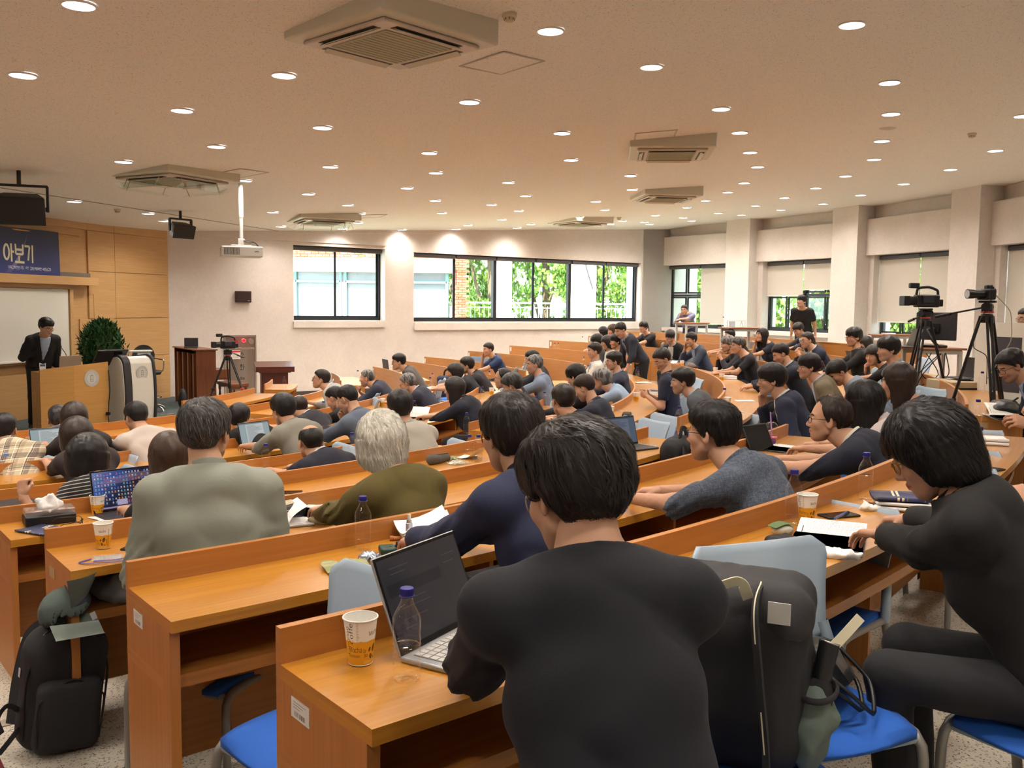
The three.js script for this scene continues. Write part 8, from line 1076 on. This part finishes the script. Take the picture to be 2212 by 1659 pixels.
// ---------- video gear and tables at the back ----------
const tripodM = std('#1b1b1d', 0.4, { metalness: 0.3 }), redM = std('#b0382a', 0.4);
function tripod(x, y0, z, top, spread, label, turn, handle = true) { // feet on y0, head plate at height top
  const g = thing('tripod', label, 'tripod', [x, y0, z], turn), h = top - y0; part(g, 'crown', lathe([[0.0001, h - 0.2], [0.06, h - 0.2], [0.055, h - 0.14], [0.045, h - 0.12], [0.0001, h - 0.12]], 20), tripodM);
  for (let i = 0; i < 3; i++) { const a = i / 3 * 6.283 + 0.5, c = Math.cos(a), s = Math.sin(a), P = (t, o) => [c * (0.05 + (spread - 0.05) * t) - s * o, (h - 0.16) * (1 - t) + 0.02, s * (0.05 + (spread - 0.05) * t) + c * o]; const l = part(g, 'leg', merge([rod(P(0, 0.02), P(0.55, 0.014), 0.012), rod(P(0, -0.02), P(0.55, -0.014), 0.012), rod(P(0.45, 0), P(1, 0), 0.013)]), tripodM); part(l, 'clamp', rbox(0.06, 0.05, 0.05, 0.008, ...P(0.53, 0)), i ? tripodM : redM); part(l, 'foot', rbox(0.06, 0.03, 0.05, 0.012, ...P(1, 0)), rubberM); }
  part(g, 'spreader', merge([0, 1, 2].map((i) => { const a = i / 3 * 6.283 + 0.5, t = 0.62; return rod([0, (h - 0.16) * 0.36, 0], [Math.cos(a) * spread * t, (h - 0.16) * (1 - t), Math.sin(a) * spread * t], 0.009); })), tripodM); part(g, 'fluid_head', merge([rbox(0.09, 0.08, 0.09, 0.02, 0, h - 0.07, 0, 2), rod([-0.07, h - 0.06, 0], [0.07, h - 0.06, 0], 0.04, 0.04, 16), rbox(0.07, 0.02, 0.14, 0.005, 0, h - 0.012, 0)]), tripodM); part(g, 'bowl_ring', lathe([[0.05, h - 0.115], [0.056, h - 0.105], [0.05, h - 0.095]], 18), redM);
  if (handle) part(g, 'pan_handle', merge([rod([0.05, h - 0.06, -0.03], [0.16, h - 0.14, -0.42], 0.009), rod([0.13, h - 0.125, -0.33], [0.175, h - 0.155, -0.47], 0.015)]), tripodM); return g;
}
function camcorder(x, y, z, turn, label) { const g = thing('camcorder', label, 'video camera', [x, y, z], turn); part(g, 'body', rbox(0.12, 0.14, 0.26, 0.02, 0, 0.08, 0, 3), blackP); part(g, 'lens', rod([0, 0.08, 0.12], [0, 0.08, 0.24], 0.048, 0.055, 20), tripodM); part(g, 'lens_hood', rbox(0.13, 0.11, 0.07, 0.01, 0, 0.08, 0.25), blackP); part(g, 'handle', tube([[0, 0.15, 0.12], [0, 0.22, 0.1], [0, 0.235, -0.02], [0, 0.2, -0.12], [0, 0.14, -0.13]], 0.015, 24), blackP); part(g, 'microphone', rbox(0.06, 0.06, 0.11, 0.015, 0, 0.25, 0.15, 2), blackP); part(g, 'screen', rbox(0.02, 0.08, 0.12, 0.004, 0.085, 0.1, 0.02), darkAlu); part(g, 'battery', rbox(0.07, 0.08, 0.06, 0.01, 0, 0.06, -0.15), tripodM); }
tripod(4.62, floorY(0), -10.3, 0.03, 0.42, 'black video tripod with orange ring carrying the camcorder', 0.3); camcorder(4.62, 0.03, -10.3, -1.5, 'black camcorder with top handle on the orange-ringed tripod');
tripod(4.25, floorY(0), -8.25, 0.1, 0.42, 'black tripod with red spreader carrying the photo camera', 0.9); 
{ const g = thing('photo_camera', 'black photo camera with long lens on the right-hand tripod', 'camera', [4.25, 0.1, -8.25], -1.45); part(g, 'body', rbox(0.15, 0.1, 0.07, 0.018, 0, 0.055, 0, 3), blackP); part(g, 'prism_hump', rbox(0.06, 0.05, 0.06, 0.015, 0, 0.115, 0, 2), blackP); part(g, 'lens', merge([rod([0, 0.055, 0.03], [0, 0.055, 0.14], 0.037, 0.036, 22), rod([0, 0.055, 0.14], [0, 0.055, 0.2], 0.04, 0.043, 22)]), tripodM); part(g, 'front_glass', new THREE.CylinderGeometry(0.036, 0.036, 0.004, 22).rotateX(Math.PI / 2).translate(0, 0.055, 0.2), std('#b9bcc0', 0.1)); part(g, 'grip', rbox(0.04, 0.09, 0.05, 0.015, -0.07, 0.05, 0.03, 2), blackP); part(g, 'dial', rod([0.05, 0.105, 0], [0.05, 0.12, 0], 0.018, 0.018, 16), tripodM); const c = thing('cable', 'thin black cable looping down from the photo camera', 'cable', [4.25, 0.1, -8.25]); part(c, 'cord', tube([[0.02, 0.02, 0.03], [-0.12, -0.25, 0.06], [-0.13, -0.42, 0.05], [0.0, -0.5, 0.03], [0.02, -0.75, 0.02]], 0.004, 40), blackP); part(c, 'second_cord', tube([[0.05, 0.05, 0.03], [0.18, -0.1, 0.05], [0.2, -0.35, 0.05], [0.1, -0.55, 0.04], [0.02, -0.7, 0.03]], 0.004, 40), std('#9a9a80', 0.5)); }
tripod(-5.12, FRONT, -16.5, -0.83, 0.5, 'black tripod standing before the hydrant cabinet', 0.2); camcorder(-5.12, -0.83, -16.5, -1.0, 'small black video camera on the tripod by the hydrant cabinet');
const topM = std('#8f5a36', 0.5), legM = std('#b9bbb8', 0.45);
function table(x, y0, z, w, d, h, turn, label) { const g = thing('side_table', label, 'table', [x, y0, z], turn); part(g, 'tabletop', rbox(w, 0.025, d, 0.006, 0, h - 0.0125, 0), topM); part(g, 'apron', merge([rbox(w - 0.1, 0.05, 0.02, 0.004, 0, h - 0.05, d / 2 - 0.04), rbox(w - 0.1, 0.05, 0.02, 0.004, 0, h - 0.05, -d / 2 + 0.04)]), legM); for (const [a, b] of [[1, 1], [-1, 1], [1, -1], [-1, -1]]) part(g, 'leg', rbox(0.045, h - 0.03, 0.045, 0.008, a * (w / 2 - 0.06), (h - 0.03) / 2, b * (d / 2 - 0.05)), legM); return g; }
table(4.98, floorY(0), -10.9, 0.62, 0.45, floorY(0) * -1 - 0.43, 0.1, 'small brown-topped table with grey legs under the monitor');
{ const g = thing('monitor', 'black computer monitor seen from behind on the small table', 'monitor', [5.02, -0.43, -10.9], 2.2); part(g, 'back_shell', rbox(0.5, 0.33, 0.03, 0.012, 0, 0.25, 0, 2), std('#2a2a2e', 0.5)); part(g, 'screen', rbox(0.48, 0.31, 0.002, 0.0006, 0, 0.25, 0.0165), screens.off); part(g, 'arm', tube([[0, 0.22, -0.03], [0.05, 0.2, -0.1], [-0.05, 0.08, -0.14], [-0.1, 0.02, -0.12]], 0.018, 20), tripodM); part(g, 'base', rbox(0.22, 0.03, 0.18, 0.012, -0.05, 0.015, -0.1, 2), tripodM); part(g, 'vesa_plate', rbox(0.11, 0.11, 0.02, 0.004, 0, 0.23, -0.022), tripodM); }
laptop([4.72, -0.43, -10.85], -1.6, 'grey laptop propped open on the table behind the camcorder legs', { dark: 1, open: 1.9 }); laptop([4.95, -0.72, -9.85], -1.4, 'black laptop on the beige box below the monitor', { dark: 1, open: 1.8 });
{ const g = thing('equipment_box', 'low beige equipment box with black kit under the monitor table', 'box', [5.0, floorY(0), -9.8], 0.1); part(g, 'case', rbox(0.9, 0.8, 0.5, 0.01, 0, 0.4, 0), std('#a8987c', 0.7)); part(g, 'dark_inset', rbox(0.3, 0.12, 0.01, 0.004, -0.25, 0.68, 0.25), blackP); const k = thing('adapter_kit', 'flat black adapter kit lying on the beige equipment box', 'equipment', [5.15, floorY(0) + 0.8, -9.75], 0.2); part(k, 'unit', rbox(0.34, 0.05, 0.2, 0.015, 0, 0.025, 0, 2), blackP); part(k, 'lead', tube([[-0.17, 0.02, 0], [-0.25, 0.01, 0.1], [-0.3, 0.01, 0.02]], 0.005, 14), blackP); const c = thing('cables', 'tangle of black cables hanging under the monitor table', 'cable', [4.85, floorY(0), -10.6]); for (let i = 0; i < 7; i++) part(c, 'cord', tube([[rr(-0.2, 0.2), 1.05, rr(-0.1, 0.1)], [rr(-0.25, 0.25), 0.8, rr(-0.1, 0.1)], [rr(-0.25, 0.25), 0.55, rr(-0.1, 0.1)], [rr(-0.3, 0.3), 0.2, rr(-0.1, 0.2)], [rr(-0.3, 0.3), 0.01, rr(-0.1, 0.2)]], 0.006, 30), blackP); }
table(4.35, floorY(-1), -22.35, 0.78, 0.45, 1.08, 0.55, 'tall table with grey legs by the corner window under leaning elbows'); booklet([4.2, floorY(-1) + 1.08, -22.3], 0.6, 'open papers on the tall table of the leaning man', { paper: 1, print: 1, t: 0.004, bend: 0.8 });
table(4.5, floorY(-1), -18.2, 0.75, 0.42, 1.06, 0.35, 'tall brown-topped table left of the standing young man'); { const g = thing('wire_stand', 'small white wire stand on the tall table beside the standing youth', 'stand', [4.42, floorY(-1) + 1.06, -18.2], 0.3); part(g, 'frame', merge([rod([-0.2, 0, 0], [-0.2, 0.13, 0], 0.006), rod([0.2, 0, 0], [0.2, 0.13, 0], 0.006), rod([-0.2, 0.13, 0], [0.2, 0.13, 0], 0.006), rod([0.08, 0, 0], [0.12, 0.13, 0], 0.006), rod([0.16, 0, 0], [0.12, 0.13, 0], 0.006)]), std('#c9ccd0', 0.4)); part(g, 'card', rbox(0.14, 0.11, 0.004, 0.001, -0.09, 0.06, 0), std('#b9cbd8', 0.5)); } bottle([4.2, floorY(-1) + 1.06, -18.35], 0, 'water bottle on the tall table by the bright window', 'blue', 0.1);
table(6.9, floorY(-1), -16.6, 0.8, 0.42, 1.0, 0.25, 'pale table before the camcorder window'); booklet([6.75, floorY(-1) + 1.0, -16.5], 0.3, 'flat white papers on the pale table before the window', { n: 2, t: 0.01 });
{ const g = thing('fire_extinguisher', 'red fire extinguisher on the floor in the far corner', 'fire extinguisher', [3.3, -1.43 + 0.5, -23.2]); part(g, 'cylinder', lathe([[0.0001, 0], [0.08, 0], [0.085, 0.03], [0.085, 0.36], [0.05, 0.44], [0.025, 0.46], [0.0001, 0.46]], 24), std('#b02434', 0.35)); part(g, 'valve', merge([rod([0, 0.46, 0], [0, 0.52, 0], 0.022), rbox(0.02, 0.02, 0.14, 0.006, 0, 0.53, 0.05), rbox(0.02, 0.015, 0.13, 0.005, 0, 0.56, 0.05)]), blackP); part(g, 'hose', tube([[0.03, 0.48, 0], [0.12, 0.47, 0], [0.14, 0.35, 0], [0.1, 0.2, 0.02]], 0.011, 20), blackP); part(g, 'label', lathe([[0.0856, 0.12], [0.0856, 0.3]], 20), std('#d9d2ca', 0.5)); const s = thing('extinguisher_stand', 'white stand carrying the red fire extinguisher', 'stand', [3.3, floorY(-1), -23.2]); part(s, 'post', lathe([[0.0001, 0], [0.12, 0], [0.12, 0.02], [0.03, 0.04], [0.03, 0.46], [0.1, 0.48], [0.1, 0.5], [0.0001, 0.5]], 20), legM); part(s, 'rim', new THREE.TorusGeometry(0.1, 0.006, 6, 24).rotateX(Math.PI / 2).translate(0, 0.5, 0), legM); }
{ const g = thing('sign_board', 'white board with a dark arched window cut behind the photo tripod', 'board', [4.95, floorY(-1), -9.3], -1.2); const sh = new THREE.Shape([[-0.3, 0], [0.3, 0], [0.3, 1.32], [-0.3, 1.32]].map((p) => new THREE.Vector2(...p))); part(g, 'board', boxUV(new THREE.ExtrudeGeometry(sh, { depth: 0.012, bevelEnabled: false })), std('#d9d7cd', 0.6)); part(g, 'dark_panel', rbox(0.34, 0.55, 0.004, 0.002, 0.08, 0.9, 0.014), std('#3d3c44', 0.5)); }
// crumpled cloth on the shelf of the third desk
{ const g = thing('grey_cloth', 'crumpled grey cloth stuffed on the shelf of the third desk end', 'cloth', tp(2, 0.24, -49.85).map((v, i) => i === 1 ? v - 0.195 : v)); part(g, 'cloth', nets(wr(blend([el(0, 0.05, 0, 0.13, 0.05, 0.09), el(0.06, 0.07, 0.04, 0.08, 0.05, 0.06)], 0.04), 0.02, 16), [-0.2, -0.01, -0.15], [0.2, 0.17, 0.15], 0.01), std('#77787a', 0.9)); }
// the speaker
{
  const L = P(0, [-6.85, STAGE + 1.56, -13.5], { lod: 1, stand: 1, hair: 'part', hc: 'black', hs: [1.06, 1.05, 1.06], top: 'jacket', tc: '#141216', cc: '#93a6c0', glasses: 'dark', yaw: 0.75, face: 1.15, nod: 0.32, R: 'chest', L: 'side', label: 'speaker in black cardigan over light blue shirt standing beside the lectern', floor: STAGE });
  const q = L.toWorld(L.at(0.0, L.ty(0.12), 0.16)), b = thing('badge_lanyard', 'white conference badge hanging on a lanyard from the speaker neck', 'badge', [q.x, q.y, q.z], L.yaw); part(b, 'card', rbox(0.09, 0.12, 0.003, 0.001), paperM); part(b, 'print', rbox(0.07, 0.03, 0.001, 0.0004, 0, 0.02, 0.002), std('#33487a', 0.5)); part(b, 'ribbon', merge([strapG([[0, 0.06, 0], [0.03, 0.15, 0.0], [0.06, 0.28, -0.04]], 0.012, 0.001), strapG([[0, 0.06, 0], [-0.03, 0.15, 0.0], [-0.06, 0.28, -0.04]], 0.012, 0.001)]), std('#2d5a9a', 0.6));
}
renderer.render(scene, camera);
